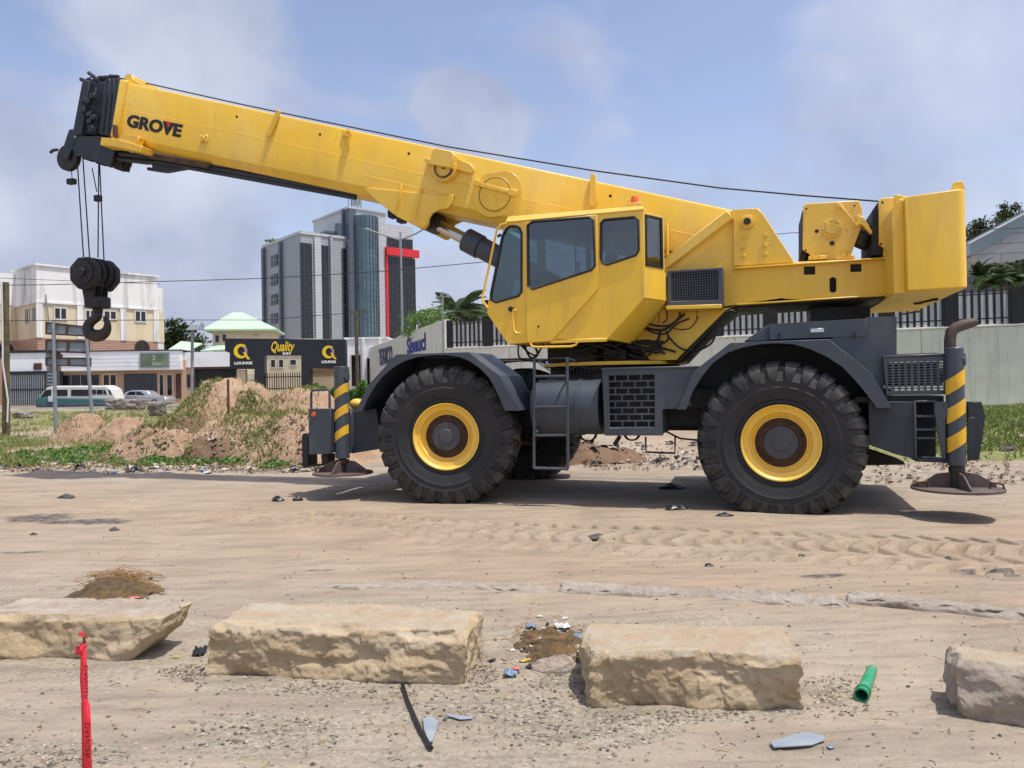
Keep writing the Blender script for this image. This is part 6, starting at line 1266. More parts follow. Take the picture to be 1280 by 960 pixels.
m = MB(); m.box(uR_+.01, uF, -1, 11, -.5, z2_); pt_(m, 'right_block', 'cladlight', tw)
g_ = glazing(T, tw, 485, 322, 519, 424, -1.05, 7, 26); glazing(T, tw, 484, 297, 498, 309, -1.05, 3, 2); glazing(T, tw, 500, 299, 515, 311, -1.05, 3, 2)
m = MB(); a, b, c, d = T.rect(483, 309, 523.5, 322, -1.5); m.box(a, b, -1.7, -1.0, T.P(500, 320, -1.5).z, T.P(500, 310.5, -1.5).z); m.box(a, a+.45, -1.25, -1, -.5, T.P(500, 320, -1.5).z-.01); pt_(m, 'red_frame', 'red', tw)
gc = T.P(457, 330, -1); M['bluegl'] = pbr('blue_green_glazing', (.10, .17, .20), .15, .2, .3, .6, bump=0); m = MB(); zc = T.P(457, 272, -1).z; rc = (T.P(472, 330, -1).x-T.P(442, 330, -1).x)/2*.93; m.cyl((gc.x, -1.0, -.5), (gc.x, -1.0, zc), rc, n=24); tc_ = pt_(m, 'glass_stair_tower', 'bluegl', tw, smooth=0); m = MB()
for k in range(24): t_ = 2*math.pi*k/24; 
for k in range(12): t_ = math.pi+math.pi*k/11; x = gc.x+math.cos(t_)*(rc+.05); y_ = -1+math.sin(t_)*(rc+.05); m.box(x-.06, x+.06, y_-.06, y_+.06, -.5, zc)
for j in range(34):
    z = zc*j/34
    m.lathe([(z-.04, rc+.06), (z+.04, rc+.06)], (gc.x, -1, 0), n=24, axis='z')
pt_(m, 'mullion', 'slate', tc_, normals=False)['kind'] = 'stuff'
m = MB()
for px, h_ in ((440, 247), (443.5, 246), (447.5, 247), (451.5, 248)): q = T.P(px, 262, 2); e = T.P(px, h_, 2); m.cyl((q.x, 2, z1_), (q.x, 2, e.z), .10, n=6); m.cyl((q.x, 3.2, z1_), (q.x, 3.2, e.z), .08, n=6)
for z in np.arange(z1_+.3, T.P(445, 248, 2).z, .45): m.bar(T.P(440, 255, 2)*1 if False else (T.P(440, 255, 2).x, 2, z), (T.P(451, 255, 2).x, 2, z+.2), .07, .07)
for px in (441, 446, 450): q = T.P(px, 252, 1.8); m.box(q.x-.15, q.x+.15, 1.7, 1.95, q.z-.6, q.z+.5)
pt_(m, 'antenna_mast', 'galv', tw); m = MB(); a = T.P(405, 286, 3); b = T.P(434, 289, 3); m.box(a.x, b.x, 2, 8, zL, zL+1.0); m.box(a.x-.5, b.x+.5, 1.2, 8, zL+1.0, zL+1.35); pt_(m, 'roof_shelter', 'slate', tw); m = MB(); q = T.P(429, 270, .4); m.cyl((q.x, .6, zL), (q.x, .6, T.P(429, 262, .6).z), .22, n=10); m.box(q.x-1, q.x+.6, .3, 1.4, zL, zL+2.6); pt_(m, 'flue', 'slate', tw)
# --- black portal
gO = dp(281, 480, 50); PF = Frame((gO.x, gO.y, .35), R(3)); pr = root('hotel_portal', PF, 'black sign portal of a hotel with yellow lettering and round lounge emblems', 'portal')
m = MB(); pp = PF.poly([(281, 423), (432, 424), (432, 461), (388, 460.5), (388, 486), (376.5, 486), (376.5, 444), (329.5, 444), (329.5, 486), (318, 486), (318, 461), (287, 461), (287, 441), (281, 439)], 0); m.prism(pp, 0, .8); pt_(m, 'portal_frame', 'portal', pr, .02)
def emblem(cx, cy, s_, word, wx0, wx1, wy0, wy1):
    q = PF.P(cx, cy, 0); r = s_; m = MB(); n = 22; o1 = [(q.x+math.cos(t_)*r, q.z+math.sin(t_)*r) for t_ in [math.radians(50+ (310-50+20)*k/n) for k in range(n+1)]]; i1 = [(q.x+.14*r+math.cos(t_)*r*.62, q.z+math.sin(t_)*r*.66) for t_ in [math.radians(50+(280)*k/n) for k in range(n+1)]][::-1]
    m.prism(o1+i1, -.05, 0); m.prism([(q.x+r*.25, q.z-r*.15), (q.x+r*.5, q.z-r*.15), (q.x+r*1.2, q.z-r*1.15), (q.x+r*.85, q.z-r*1.15)], -.06, -.0); pt_(m, 'emblem', 'logoyel', pr)
    m = MB(); m.prism([(q.x+.22*r+math.cos(t_)*r*.62, q.z+math.sin(t_)*r*.78) for t_ in [math.radians(-50+150*k/12) for k in range(13)]]+[(q.x+.2*r+math.cos(t_)*r*.30, q.z+math.sin(t_)*r*.5) for t_ in [math.radians(-50+150*k/12) for k in range(13)]][::-1], -.04, 0); pt_(m, 'emblem', 'logopur', pr)
    wtext(PF, word, wx0, wy0, wx1, wy1, 'signwhite', pr, -.03, .05)
emblem(301.5, 439, .47, 'LOUNGE', 293, 315.5, 452, 455.6); emblem(411, 440, .42, 'LOUNGE', 402, 420, 450.5, 454)
wtext(PF, 'Quality', 339, 426.5, 368.5, 443, 'logoyel', pr, -.03, .02, slant=.35); wtext(PF, 'INN', 353.5, 440.3, 363, 443.4, 'signwhite', pr, -.05, .04)
m = MB(); a, b, c, d = PF.rect(329.5, 466, 376.5, 488, .3); m.box(a, b, .3, .36, c+.1, c+.16); m.box(a, b, .3, .36, d-.3, d-.24); pt_(m, 'rail', 'black', pr); m = MB(); m.box(-.025, .025, .28, .33, c, d); b1_ = pt_(m, 'bar', 'black', pr); b1_.location = (a+.1, 0, 0)
for k in range(1, 16): inst(b1_, pr, (a+.1+(b-a-.2)*k/15, 0, 0))
m = MB(); a, b, c, d = PF.rect(307, 468, 318, 488, .3); 
for k in range(5): m.box(a+(b-a)*k/4-.03, a+(b-a)*k/4+.03, .3, .36, c, d)
pt_(m, 'side_gate', 'fwhite', pr)['kind'] = 'stuff'; m = MB(); a, b, c, d = PF.rect(296, 462, 307, 488, .1); m.box(a, a+.25, .1, .5, c, d); m.box(b-.3, b, .1, .5, c, d); pt_(m, 'stone_pillar', 'peach', pr)
m = MB(); a, b, c, d = PF.rect(245, 461, 296, 490, 1.5); m.box(a, b, 1.5, 1.6, c, d); dg_ = root('steel_gate', Frame(PF.O, PF.a), 'plain black steel gate left of the hotel portal', 'gate'); pt_(m, 'gate_panel', 'black', dg_); m = MB(); m.box(a-.1, b+.1, 1.35, 1.7, d, d+.14); m.box(a-.15, a+.02, 1.3, 1.75, c, d-.01); pt_(m, 'gate_frame', 'brown', dg_)
def simple_building(name, x0, y0, x1, y1, Y, dep, mat, label, ang=0.0, wins=(), cat='building', nw=1, gm='darkglass', fm='frame'):
    o = dp(x0, 470, Y); FR = Frame((o.x, o.y, .4), ang); r = root(name, FR, label, cat); a, b, c, d = FR.rect(x0, y0, x1, y1, 0); m = MB(); m.box(0, b, 0, dep, -.2, d); pt_(m, 'wall', mat, r); m = MB(); m.box(-.08, b+.08, -.08, dep, d+.005, d+.15); pt_(m, 'parapet', mat, r)
    for w_ in wins: window(r, FR, *w_, 0, nw, fm, gm, .06)
    return r, FR
simple_building('cream_building', 318, 442, 386, 490, 64, 6, 'cream', 'cream building seen through the opening of the black portal', 0, ((338, 449, 345, 460), (348, 449, 355, 460), (362, 449, 371, 457)))
wb, wbf = simple_building('white_building', 432, 424, 484, 490, 56, 8, 'fwhite', 'small white building with dark doorways right of the portal', 0, ((438.5, 443, 452, 484), (458, 447, 469, 484)))
for px in (434, 455, 476): q = wbf.P(px, 450, 0); m = MB(); m.box(q.x-.09, q.x+.09, -.2, 0, -.2, q.z*0+wbf.P(450, 424, 0).z); pt_(m, 'column', 'fwhite', wb)
simple_building('peach_wall', 388.5, 461.5, 436, 490, 52, .3, 'peach', 'peach garden wall with a column under the right end of the portal', 0, (), 'wall')
# --- street lamps, poles
sl, slf = pole('street_lamp', 503.5, 290, 425, 47, .10, 'galv', 'tall grey street lamp with two arms before the office tower', 'street lamp', 3, .06)
for tip, k in (((456, 286), 0), ((545, 273), 1)):
    q = [slf.P(x, y_, 0) for x, y_ in (((500, 300), (480, 294), (463, 288)) if k == 0 else ((500, 300), (520, 292), (532, 285)))]; m = MB(); m.tube(q, .05, 8); ar = pt_(m, 'arm', 'galv', sl); a = slf.P(*tip, 0); b = q[-1]; m = MB(); m.bar(a, b, .3, .12); pt_(m, 'lamp_head', 'galv', ar, .03)
sp_, spf = pole('solar_lamp', 239.5, 410, 492, 46, .09, 'galv', 'dark street lamp with a tilted solar head before the shops', 'street lamp', -1)
m = MB(); q = spf.P(244, 408, 0); m.hexa([(q.x-.45, -.4, q.z-.25), (q.x+.4, -.4, q.z-.25), (q.x+.4, .4, q.z-.2), (q.x-.45, .4, q.z-.2), (q.x-.1, -.25, q.z+.15), (q.x+.35, -.25, q.z+.1), (q.x+.35, .3, q.z+.3), (q.x-.1, .3, q.z+.35)]); pt_(m, 'lamp_head', 'signgrey', sp_, .02); m = MB(); m.bar(spf.P(230, 417, 0), spf.P(240, 416, 0), .06, .06); pt_(m, 'arm', 'galv', sp_)
up_o, upf = pole('utility_pole', 447, 390, 480, 46, .11, 'wood', 'plain utility pole with a crossarm right of the portal', 'pole', 2); m = MB(); m.bar(upf.P(436, 391, 0), upf.P(457, 389.5, 0), .08, .1)
for px in (437, 446, 456): q = upf.P(px, 389, 0); m.cyl(q, q+Vector((0, 0, .14)), .05, n=8)
pt_(m, 'crossarm', 'wood', up_o)
cp_, cpf = pole('camera_pole', 554, 368, 440, 34.5, .045, 'galv', 'thin grey pole with a small light at the corner of the wall', 'pole', 1); m = MB(); q = cpf.P(552.5, 371, 0); m.bar(q+Vector((-.3, 0, 0)), q+Vector((.25, 0, 0)), .04, .04); m.bar(q+Vector((.2, -.1, .02)), q+Vector((.35, -.1, -.02)), .1, .08); m.bar(q+Vector((-.05, 0, 0)), q+Vector((-.05, 0, .2)), .05, .05); pt_(m, 'lamp_head', 'galv', cp_)
def wire(pts, Y, label, r=.018):
    q = []; 
    for i in range(len(pts)-1):
        for k in range(4): t_ = k/4; q.append(dp(pts[i][0]*(1-t_)+pts[i+1][0]*t_, pts[i][1]*(1-t_)+pts[i+1][1]*t_, Y))
    q.append(dp(*pts[-1], Y)); m = MB(); m.tube(q, r, 5); tag(m.build('overhead_wire', M['rope'], None), label, 'wire', 'overhead wires')
wire([(-60, 357), (60, 356), (195, 352), (330, 348), (480, 339), (620, 326), (800, 308), (990, 291), (1210, 288), (1340, 282)], 40, 'longest overhead wire, crossing the sky behind the whole crane', .02)
wire([(-60, 401), (205, 400), (330, 400), (440, 391)], 46, 'lower overhead wire running to the crossarm pole', .02); wire([(-60, 345), (60, 350), (200, 355)], 60, 'thin upper wire crossing the white parapet of the cream building', .02)
# --- vegetation
def crown(c, rx, rz, n, lf, seed, dens=.55):
    rr = random.Random(seed); Vs = []; Fs = []; cl = [(rr.gauss(0, .42), rr.gauss(0, .42), rr.gauss(0, .42)) for _ in range(16)]
    for _ in range(n):
        a = rr.choice(cl); x, y_, z = (a[0]+rr.gauss(0, .19), a[1]+rr.gauss(0, .19), a[2]+rr.gauss(0, .17)); p = Vector((c[0]+x*rx, c[1]+y_*rx, c[2]+z*rz)); q = Vector((rr.gauss(0, 1), rr.gauss(0, 1), rr.gauss(.5, .8))).normalized(); k = q.orthogonal().normalized(); m_ = q.cross(k); s_ = lf*rr.uniform(.5, 1.3); b = len(Vs)
        Vs += [tuple(p-k*s_*1.4), tuple(p+m_*s_*.6), tuple(p+k*s_*1.4), tuple(p-m_*s_*.6)]; Fs.append((b, b+1, b+2, b+3))
    m = MB(); m.add(Vs, Fs); return m
def tree(name, px, py, Y, rx, rz, n, lf, label, seed, mat='tree'):
    c = dp(px, py, Y); FR = Frame((c.x, Y, .3), 0); r = root(name, FR, label, 'tree'); h = c.z-.3; m = crown((0, 0, h), rx, rz, n, lf, seed); pt_(m, 'crown', mat, r, smooth=0, normals=False); m = MB(); m.tube([(0, 0, -.2), (.1, 0, h*.5), (0, 0, h)], [.22, .16, .08], 8)
    for k in range(6): a = k*1.05; m.tube([(0, 0, h*.7), (math.cos(a)*rx*.35, math.sin(a)*rx*.35, h), (math.cos(a)*rx*.6, math.sin(a)*rx*.6, h+rz*.2)], [.08, .05, .02], 5)
    pt_(m, 'trunk', 'wood', r)
tree('leafy_tree', 1222, 289, 62, 1.6, 1.2, 2600, .10, 'dark tree crown just right of the counterweight', 3); tree('leafy_tree', 1258, 270, 66, 1.2, 1.0, 2000, .10, 'small dark tree crown above the sloping roof at the right', 4)
tree('leafy_tree', 222, 424, 98, 3.2, 2.2, 3000, .2, 'dark feathery tree between the cream building and the green roofed house', 5); tree('leafy_tree', 535, 405, 42, 1.5, .9, 2500, .06, 'light green shrub tree looking over the lettered wall', 6, 'weed')
q = T.PU(342, 302, 1.0); pt_(crown((1.0, q.y, zL+.9), 1.3, .5, 420, .16, 7), 'roof_plant', 'weed', tw, smooth=0, normals=False)
def frond_mesh(L_, droop, wl, nl=26):
    m = MB(); pts = [(L_*t_, 0, L_*(.55*t_-droop*t_*t_)) for t_ in np.linspace(0, 1, 9)]; m.tube(pts, [.035*(1-.8*k/8) for k in range(9)], 5); Vs = []; Fs = []
    for k in range(nl):
        t_ = .12+.88*k/nl; x = L_*t_; z = L_*(.55*t_-droop*t_*t_)
        for s_ in (-1, 1):
            l = wl*math.sin(math.pi*(.12+.85*t_)); b = len(Vs); Vs += [(x, 0, z), (x+.05, 0, z), (x+l*.55+.02, s_*l*.75, z-l*.35), (x+l*.5, s_*l*.8, z-l*.4)]; Fs.append((b, b+1, b+2, b+3))
    m.add(Vs, Fs); return m
def palm(px, py, Y, L_, label, seed, n=14):
    rr = random.Random(seed); c = dp(px, py, Y); FR = Frame((c.x, Y, .3), 0); r = root('palm_tree', FR, label, 'palm tree'); h = c.z-.3; m = MB(); m.tube([(0, 0, -.2), (.05, 0, h*.5), (0, 0, h)], [.2, .15, .14], 10); pt_(m, 'trunk', 'wood', r)
    f0 = None
    for k in range(n):
        rot = (0, rr.uniform(-.75, .35), k*2*math.pi/n*2.4+rr.uniform(-.2, .2))
        if f0 is None: f0 = pt_(frond_mesh(L_, .75, L_*.38), 'frond', 'palm', r, smooth=0, normals=False); f0.location = (0, 0, h); f0.rotation_euler = rot
        else: f = inst(f0, r, (0, 0, h), rot); f.scale = (rr.uniform(.75, 1.15),)*3
tree('leafy_tree', 590, 396, 50, 1.3, .9, 2600, .07, 'rounded dark tree between the palms and the crane cab', 11)
palm(572, 388, 46, 1.9, 'palm with upright fronds showing left of the crane cab', 1, 18); palm(598, 395, 48, 1.6, 'darker palm just left of the crane cab, above the railings', 2, 14); palm(552, 398, 44, 1.2, 'small palm behind the corner of the concrete wall', 3, 12)
def banana(px, py, Y, L_, n, label, seed):
    rr = random.Random(seed); c = dp(px, py, Y); FR = Frame((c.x, Y, .5), 0); r = root('banana_plant', FR, label, 'banana plant', 'banana plants behind the wall'); h = c.z-.5; m = MB(); m.tube([(0, 0, -.2), (0, 0, h)], [.14, .09], 8); pt_(m, 'stem', 'weed', r)
    m = MB(); vs = []; K = 9
    for k in range(K+1): t_ = k/K; wd_ = .2*math.sin(math.pi*min(1, .08+.92*t_))**.7; x = L_*t_*.75; z = L_*(.9*t_-.75*t_*t_); vs += [(x, -wd_, z-wd_*.35), (x, 0, z), (x, wd_, z-wd_*.35)]
    m.add(vs, [q for k in range(K) for q in ((3*k, 3*k+1, 3*k+4, 3*k+3), (3*k+1, 3*k+2, 3*k+5, 3*k+4))]); f0 = pt_(m, 'leaf', 'tree', r, smooth=0, normals=False); f0.location = (0, 0, h)
    for k in range(1, n): f = inst(f0, r, (0, 0, h), (rr.uniform(-.3, .3), rr.uniform(-.7, .4), k*2.4)); f.scale = (rr.uniform(.7, 1.1),)*3
banana(1224, 345, 30, 1.3, 13, 'banana plant closest to the counterweight, behind the railings', 1); banana(1244, 356, 29, 1.1, 13, 'low banana plant in the middle of the three behind the railings', 2); banana(1274, 352, 30, 1.2, 13, 'banana plant at the right edge of the photo behind the railings', 3); 
# sloping roofed building at the right
rO = dp(1213, 350, 44); RF = Frame((rO.x, rO.y, .4), R(-14)); rb_ = root('sloping_roof_building', RF, 'pale building with a steep sloping glass edged roof at the right edge', 'building')
M['paneling'] = clad('pale_grey_panels', (.33, .34, .345), .55); M['skyglass'] = pbr('pale_blue_glazing', (.17, .23, .26), .2, 0, .15, .5, bump=0)
m = MB(); m.prism(RF.poly([(1216, 319), (1330, 254), (1330, 306), (1236, 339)], 0), 0, 8); pt_(m, 'wall', 'paneling', rb_); m = MB(); m.prism(RF.poly([(1212, 300), (1330, 236), (1330, 255), (1216, 320), (1212, 319)], 0), -.05, 8); pt_(m, 'glazed_roof_edge', 'skyglass', rb_); m = MB(); m.bar(RF.P(1211, 304, -.35), RF.P(1330, 240, -.35), .12, .1); pt_(m, 'ridge_cap', 'fwhite', rb_)
m = MB(); m.prism(RF.poly([(1240, 339), (1330, 308), (1330, 400), (1225, 400), (1225, 342)], .5), .5, 7.5); pt_(m, 'lower_wall', 'shutter', rb_)
tree('leafy_tree', 1258, 344, 38, 1.3, .6, 2600, .09, 'low dark shrub tree between the banana plants and the sloping roof', 9)
# hedge
hg = crown((0, 0, 0), 1, 1, 10, .1, 1); rr = random.Random(5); Vs = []; Fs = []; A_h = dp(390, 482, 44); B_h = dp(470, 482, 42)
for _ in range(9000):
    s_ = rr.random(); c = A_h.lerp(B_h, s_); p = Vector((c.x, c.y+rr.uniform(-.5, .5), gz(c.x, c.y)+rr.random()**.6*(1.0+.25*math.sin(s_*17)+.15*math.sin(s_*41)))); q = Vector((rr.gauss(0, 1), rr.gauss(0, 1), rr.gauss(.5, .8))).normalized(); k = q.orthogonal().normalized(); m_ = q.cross(k); l = .05; b = len(Vs); Vs += [tuple(p-k*l*1.4), tuple(p+m_*l*.7), tuple(p+k*l*1.4), tuple(p-m_*l*.7)]; Fs.append((b, b+1, b+2, b+3))
m = MB(); m.add(Vs, Fs); tag(m.build('hedge', M['hedge'], None, smooth=0, normals=False), 'clipped bright green hedge beside the front outrigger post', 'hedge')
m = MB(); q = dp(285.5, 503, 20.2); t_ = dp(285, 474, 20.2); m.cyl((q.x, q.y, q.z-.4), t_, .035, n=8); tag(m.build('stake', M['rust'], None), 'rusty steel stake standing in the tallest dirt heap', 'stake')
m = MB(); a = Vector(dp(215, 545, 16.2)); 
# --- broken slab and rubble
M['concgrey'] = stone_mat('broken_concrete', (.24, .22, .19), (.12, .11, .10), (.32, .30, .27))
def slab(px0, px1, py, Y, h, dep, seed, label, mat='concgrey'):
    a = dp(px0, py, Y); b = dp(px1, py, Y); o = rock('concrete_slab', a, b, h, dep, seed, M[mat], M[mat], .06, nx=40); tag(o, label, 'concrete slab')
slab(131, 172, 511, 22.6, .28, .6, 301, 'grey broken concrete slab resting on the orange mound'); slab(186, 200, 519, 22.4, .4, .4, 302, 'short grey concrete stump beside the dirt heap')
slab(18, 32, 522, 26, .2, .5, 303, 'small dark concrete lump left of the sign posts')
# ============================================================ litter and small things
def scraps(name, pts, smin, smax, mat, label, cat=None, flat=.4, seed=1):
    rr = random.Random(seed); Vs = []; Fs = []
    for (x, y_) in pts:
        z = hz(x, y_)+.004; s_ = rr.uniform(smin, smax); a = rr.random()*6.28; ca, sa = math.cos(a), math.sin(a); b = len(Vs); asp_ = rr.uniform(.3, 1)
        for j in range(3):
            for i in range(3): lx = (i-1)*s_*.5*rr.uniform(.7, 1.2); ly = (j-1)*s_*.5*asp_*rr.uniform(.7, 1.2); Vs.append((x+lx*ca-ly*sa, y_+lx*sa+ly*ca, z+rr.random()*s_*flat))
        Fs += [(b+3*j+i, b+3*j+i+1, b+3*j+i+4, b+3*j+i+3) for j in range(2) for i in range(2)]
    m = MB(); m.add(Vs, Fs); return tag(m.build(name, M[mat], None, smooth=0, normals=False), label, cat, kind='stuff')
M['plastic'] = pbr('white_plastic', (.50, .50, .49), .4, 0, .2, 20, bump=0); M['bluep'] = pbr('blue_plastic', (.16, .25, .36), .5, 0, .4, 20, bump=0); M['straw'] = pbr('straw', (.30, .17, .06), .9, 0, .3, 20, bump=0); M['blackp'] = pbr('black_plastic', (.012, .013, .016), .4, 0, .3, 20, bump=0); M['grit'] = pbr('grit', (.22, .175, .125), .9, 0, .5, 30, bump=0); M['darkgrit'] = pbr('dark_grit', (.085, .078, .068), .9, 0, .4, 30, bump=0); M['palegrit'] = pbr('pale_grit', (.42, .36, .28), .9, 0, .2, 30, bump=0)
verge = [p for p in scat(330, -20, 385, 563, 581) if hz(*p)-gz(*p) < .05][:230]; under = scat(120, 655, 880, 553, 574)+scat(60, 1090, 1280, 545, 580)
scraps('litter', verge[:45]+under[:22], .05, .17, 'plastic', 'white plastic and paper scraps strewn along the far verge', 'litter', .35, 1); scraps('litter', verge[90:125]+under[60:110], .05, .24, 'blackp', 'black plastic scraps strewn along the far verge', 'litter', .5, 2); scraps('litter', verge[150:190]+under[110:130], .05, .2, 'bluep', 'blue grey scraps strewn along the far verge', 'litter', .4, 3)
scraps('rubble', verge[190:]+under[130:]+scat(1300, -20, 400, 563, 581)+scat(450, 640, 900, 552, 578)+scat(400, 1085, 1290, 545, 592), .02, .09, 'grit', 'stony brown rubble along the far verge', 'rubble', .8, 4)
scraps('rubble', scat(260, -20, 400, 563, 580)+scat(70, 640, 900, 552, 578)+scat(60, 1085, 1290, 545, 592), .03, .12, 'palegrit', 'pale rubble fragments along the far verge', 'rubble', .8, 5)
def pebbles(name, pts, r0, r1, mat, label, seed):
    rr = random.Random(seed); Vs = []; Fs = []
    for (x, y_) in pts:
        z = gz(x, y_); r = r0*(r1/r0)**(rr.random()**2.2); b = len(Vs)
        for dx, dy, dz in ((1, 0, 0), (0, 1, 0), (-1, 0, 0), (0, -1, 0), (0, 0, .8), (0, 0, -.5)): Vs.append((x+dx*r*rr.uniform(.7, 1.4), y_+dy*r*rr.uniform(.6, 1.2), z+r*.25+dz*r*rr.uniform(.5, 1)))
        Fs += [(b+i, b+(i+1) % 4, b+4) for i in range(4)]+[(b+(i+1) % 4, b+i, b+5) for i in range(4)]
    m = MB(); m.add(Vs, Fs); return tag(m.build(name, M[mat], None, smooth=0, normals=False), label, 'gravel', kind='stuff')
fg = lambda n, x0, x1, y0, y1: scat(n, x0, x1, y0, y1)
near_px = [(640, 880, 190, 22), (430, 852, 160, 10), (860, 888, 150, 10), (1045, 862, 40, 22), (690, 840, 60, 40), (60, 940, 90, 20), (340, 905, 120, 25), (720, 905, 140, 25), (600, 830, 20, 25), (235, 835, 30, 10)]
gp_pts = []
for cx, cy, sx_, sy in near_px:
    for _ in range(520): p = gp(random.gauss(cx, sx_*.55), max(700, random.gauss(cy, sy*.6))); gp_pts.append((p.x, p.y))
pebbles('gravel', gp_pts[::2]+fg(1200, 0, 1280, 700, 960), .003, .014, 'grit', 'grey brown gravel scattered round the stone blocks', 1); pebbles('gravel', gp_pts[1::3]+fg(700, 0, 1280, 640, 960)+fg(700, 0, 1280, 600, 720), .003, .012, 'darkgrit', 'dark chips of gravel scattered over the sand', 2); pebbles('gravel', gp_pts[1::4]+fg(700, 0, 1280, 700, 960), .003, .011, 'palegrit', 'pale gravel chips scattered over the sand', 3)
# lines of dark lumps on the road
def lump(px, py, r, mat, label, cat='lump', name='tar_lump', sq=.5, wd_=1.6):
    p = gp(px, py); z = gz(p.x, p.y); m = MB(); rr = random.Random(int(px*3+py)); K = 7; prof = [(-.3, .3), (-.1, .95), (.15, 1), (.4, .75), (.6, .35), (.66, .01)]
    vs = []; n = 9
    for a, q in prof:
        for i in range(n): t_ = i*6.283/n; k = rr.uniform(.75, 1.25); vs.append((p.x+math.cos(t_)*q*r*wd_*k, p.y+math.sin(t_)*q*r*k, z+a*r*sq*3.2*rr.uniform(.75, 1.25)))
    m.add(vs, [(k*n+i, k*n+(i+1) % n, (k+1)*n+(i+1) % n, (k+1)*n+i) for k in range(len(prof)-1) for i in range(n)]); return tag(m.build(name, M[mat], None, smooth=0), label, cat)
lump(83, 623.5, .07, 'darkgrit', 'dark block shaped lump on the sand at the left', sq=.4); lump(143, 663, .035, 'darkgrit', 'small dark lump below the asphalt patch at the left'); lump(42, 667, .025, 'darkgrit', 'smallest dark lump near the left edge of the road'); lump(347, 626, .06, 'blackp', 'black lump left of the shadow of the front outrigger', sq=.5); lump(372, 626, .05, 'blackp', 'squarish black lump at the tip of the front outrigger shadow'); lump(845, 637, .07, 'blackp', 'black lump just outside the shadow between the wheels', wd_=2, sq=.4); lump(905, 646, .05, 'blackp', 'black lump in front of the rear wheel', wd_=2, sq=.35); lump(750, 673, .06, 'darkgrit', 'dark lump among the tyre prints', wd_=2.2, sq=.35); lump(840, 609, .09, 'blackp', 'black scrap lying in the shade between the wheels', wd_=2.2, sq=.35); lump(886, 709, .022, 'blackp', 'small black lump on the sand before the rear wheel'); lump(1185, 700, .03, 'darkgrit', 'dark lump near the right end of the tyre prints', wd_=2)
lump(1262, 568, .12, 'darkgrit', 'dark lump in the rubble at the right edge', sq=.4); lump(1085, 576, .15, 'darkgrit', 'dark lump on the verge behind the rear wheel', sq=.3)
# rubbish between the blocks
lump(697, 828, .075, 'stoneGrey', 'loose pale stone lying in the rubbish between two stone blocks', 'stone', 'loose_stone', .5, 1.9)
def pile(px, py, rx, ry, h, seed, label, mat):
    c = gp(px, py); n = 50; g = np.linspace(-1.2, 1.2, n); a, b = np.meshgrid(g, g); xw = c.x+a*rx; yw = c.y+b*ry; d = np.sqrt(a*a+b*b)*(1+.3*fbm(xw*5, yw*5, 0, 3, seed)); zz = gh(xw, yw)-.012+h*np.clip(1-d, -.3, 1)+.055*fbm(xw*14, yw*14, 0, 4, seed+3)*sst(1.1, .5, d); V_ = np.stack([xw, yw, zz], -1).reshape(-1, 3); I_ = np.arange(n*n).reshape(n, n); m = MB(); m.add(V_.tolist(), np.stack([I_[:-1, :-1], I_[:-1, 1:], I_[1:, 1:], I_[1:, :-1]], -1).reshape(-1, 4).tolist()); return tag(m.build('rubbish_heap', M[mat], None, normals=False, smooth=60), label, 'rubbish heap')
M['husk'] = stone_mat('rotting_husk', (.13, .09, .05), (.05, .04, .03), (.28, .16, .06), 3)
pile(140, 738, .38, .3, .13, 401, 'low heap of brown husks and scraps behind the leftmost stone block', 'husk'); pile(690, 800, .27, .45, .055, 402, 'flat heap of rubbish and roots between the two middle stone blocks', 'husk')
def fibres(pts, L_, r, mat, label, seed, name='fibres', up=.3):
    rr = random.Random(seed); m = MB()
    for (x, y_) in pts: z = gz(x, y_)+rr.uniform(.005, .03+up*.15); a = rr.random()*6.28; l = L_*rr.uniform(.4, 1.3); d = Vector((math.cos(a)*l, math.sin(a)*l, rr.gauss(0, up)*l*.5)); p = Vector((x, y_, z)); m.tube([p, p+d*.5+Vector((rr.gauss(0, .1)*l, rr.gauss(0, .1)*l, .1*l)), p+d], r, 4)
    return tag(m.build(name, M[mat], None, normals=False), label, 'fibres', kind='stuff')
def _husk(): scraps('scraps', gauss_px(40, 145, 732, 20, 7)+gauss_px(40, 685, 800, 25, 18), .015, .05, 'blackp', 'dark scraps in the two rubbish heaps', 'litter', .35, 21); scraps('scraps', gauss_px(16, 150, 736, 20, 6)+gauss_px(26, 680, 795, 22, 18), .015, .045, 'plastic', 'pale scraps in the two rubbish heaps', 'litter', .3, 22)
def gauss_px(n, cx, cy, sx_, sy): return [(p.x, p.y) for p in (gp(random.gauss(cx, sx_), random.gauss(cy, sy)) for _ in range(n))]
fibres(gauss_px(260, 150, 728, 22, 7)+gauss_px(120, 160, 722, 14, 4), .10, .0025, 'straw', 'orange straw fibres on the husk heap at the left', 11, up=.15); fibres(gauss_px(110, 685, 800, 28, 20)+gauss_px(40, 655, 790, 20, 15), .06, .0018, 'straw', 'dry roots and straw in the rubbish between the blocks', 12); fibres(fg(70, 0, 1280, 690, 955), .06, .0018, 'straw', 'single dry stalks scattered over the sand', 13, up=.05); fibres(fg(40, 0, 1280, 660, 955), .05, .002, 'darkgrit', 'dark twigs scattered over the sand', 14, up=.05)
_husk()
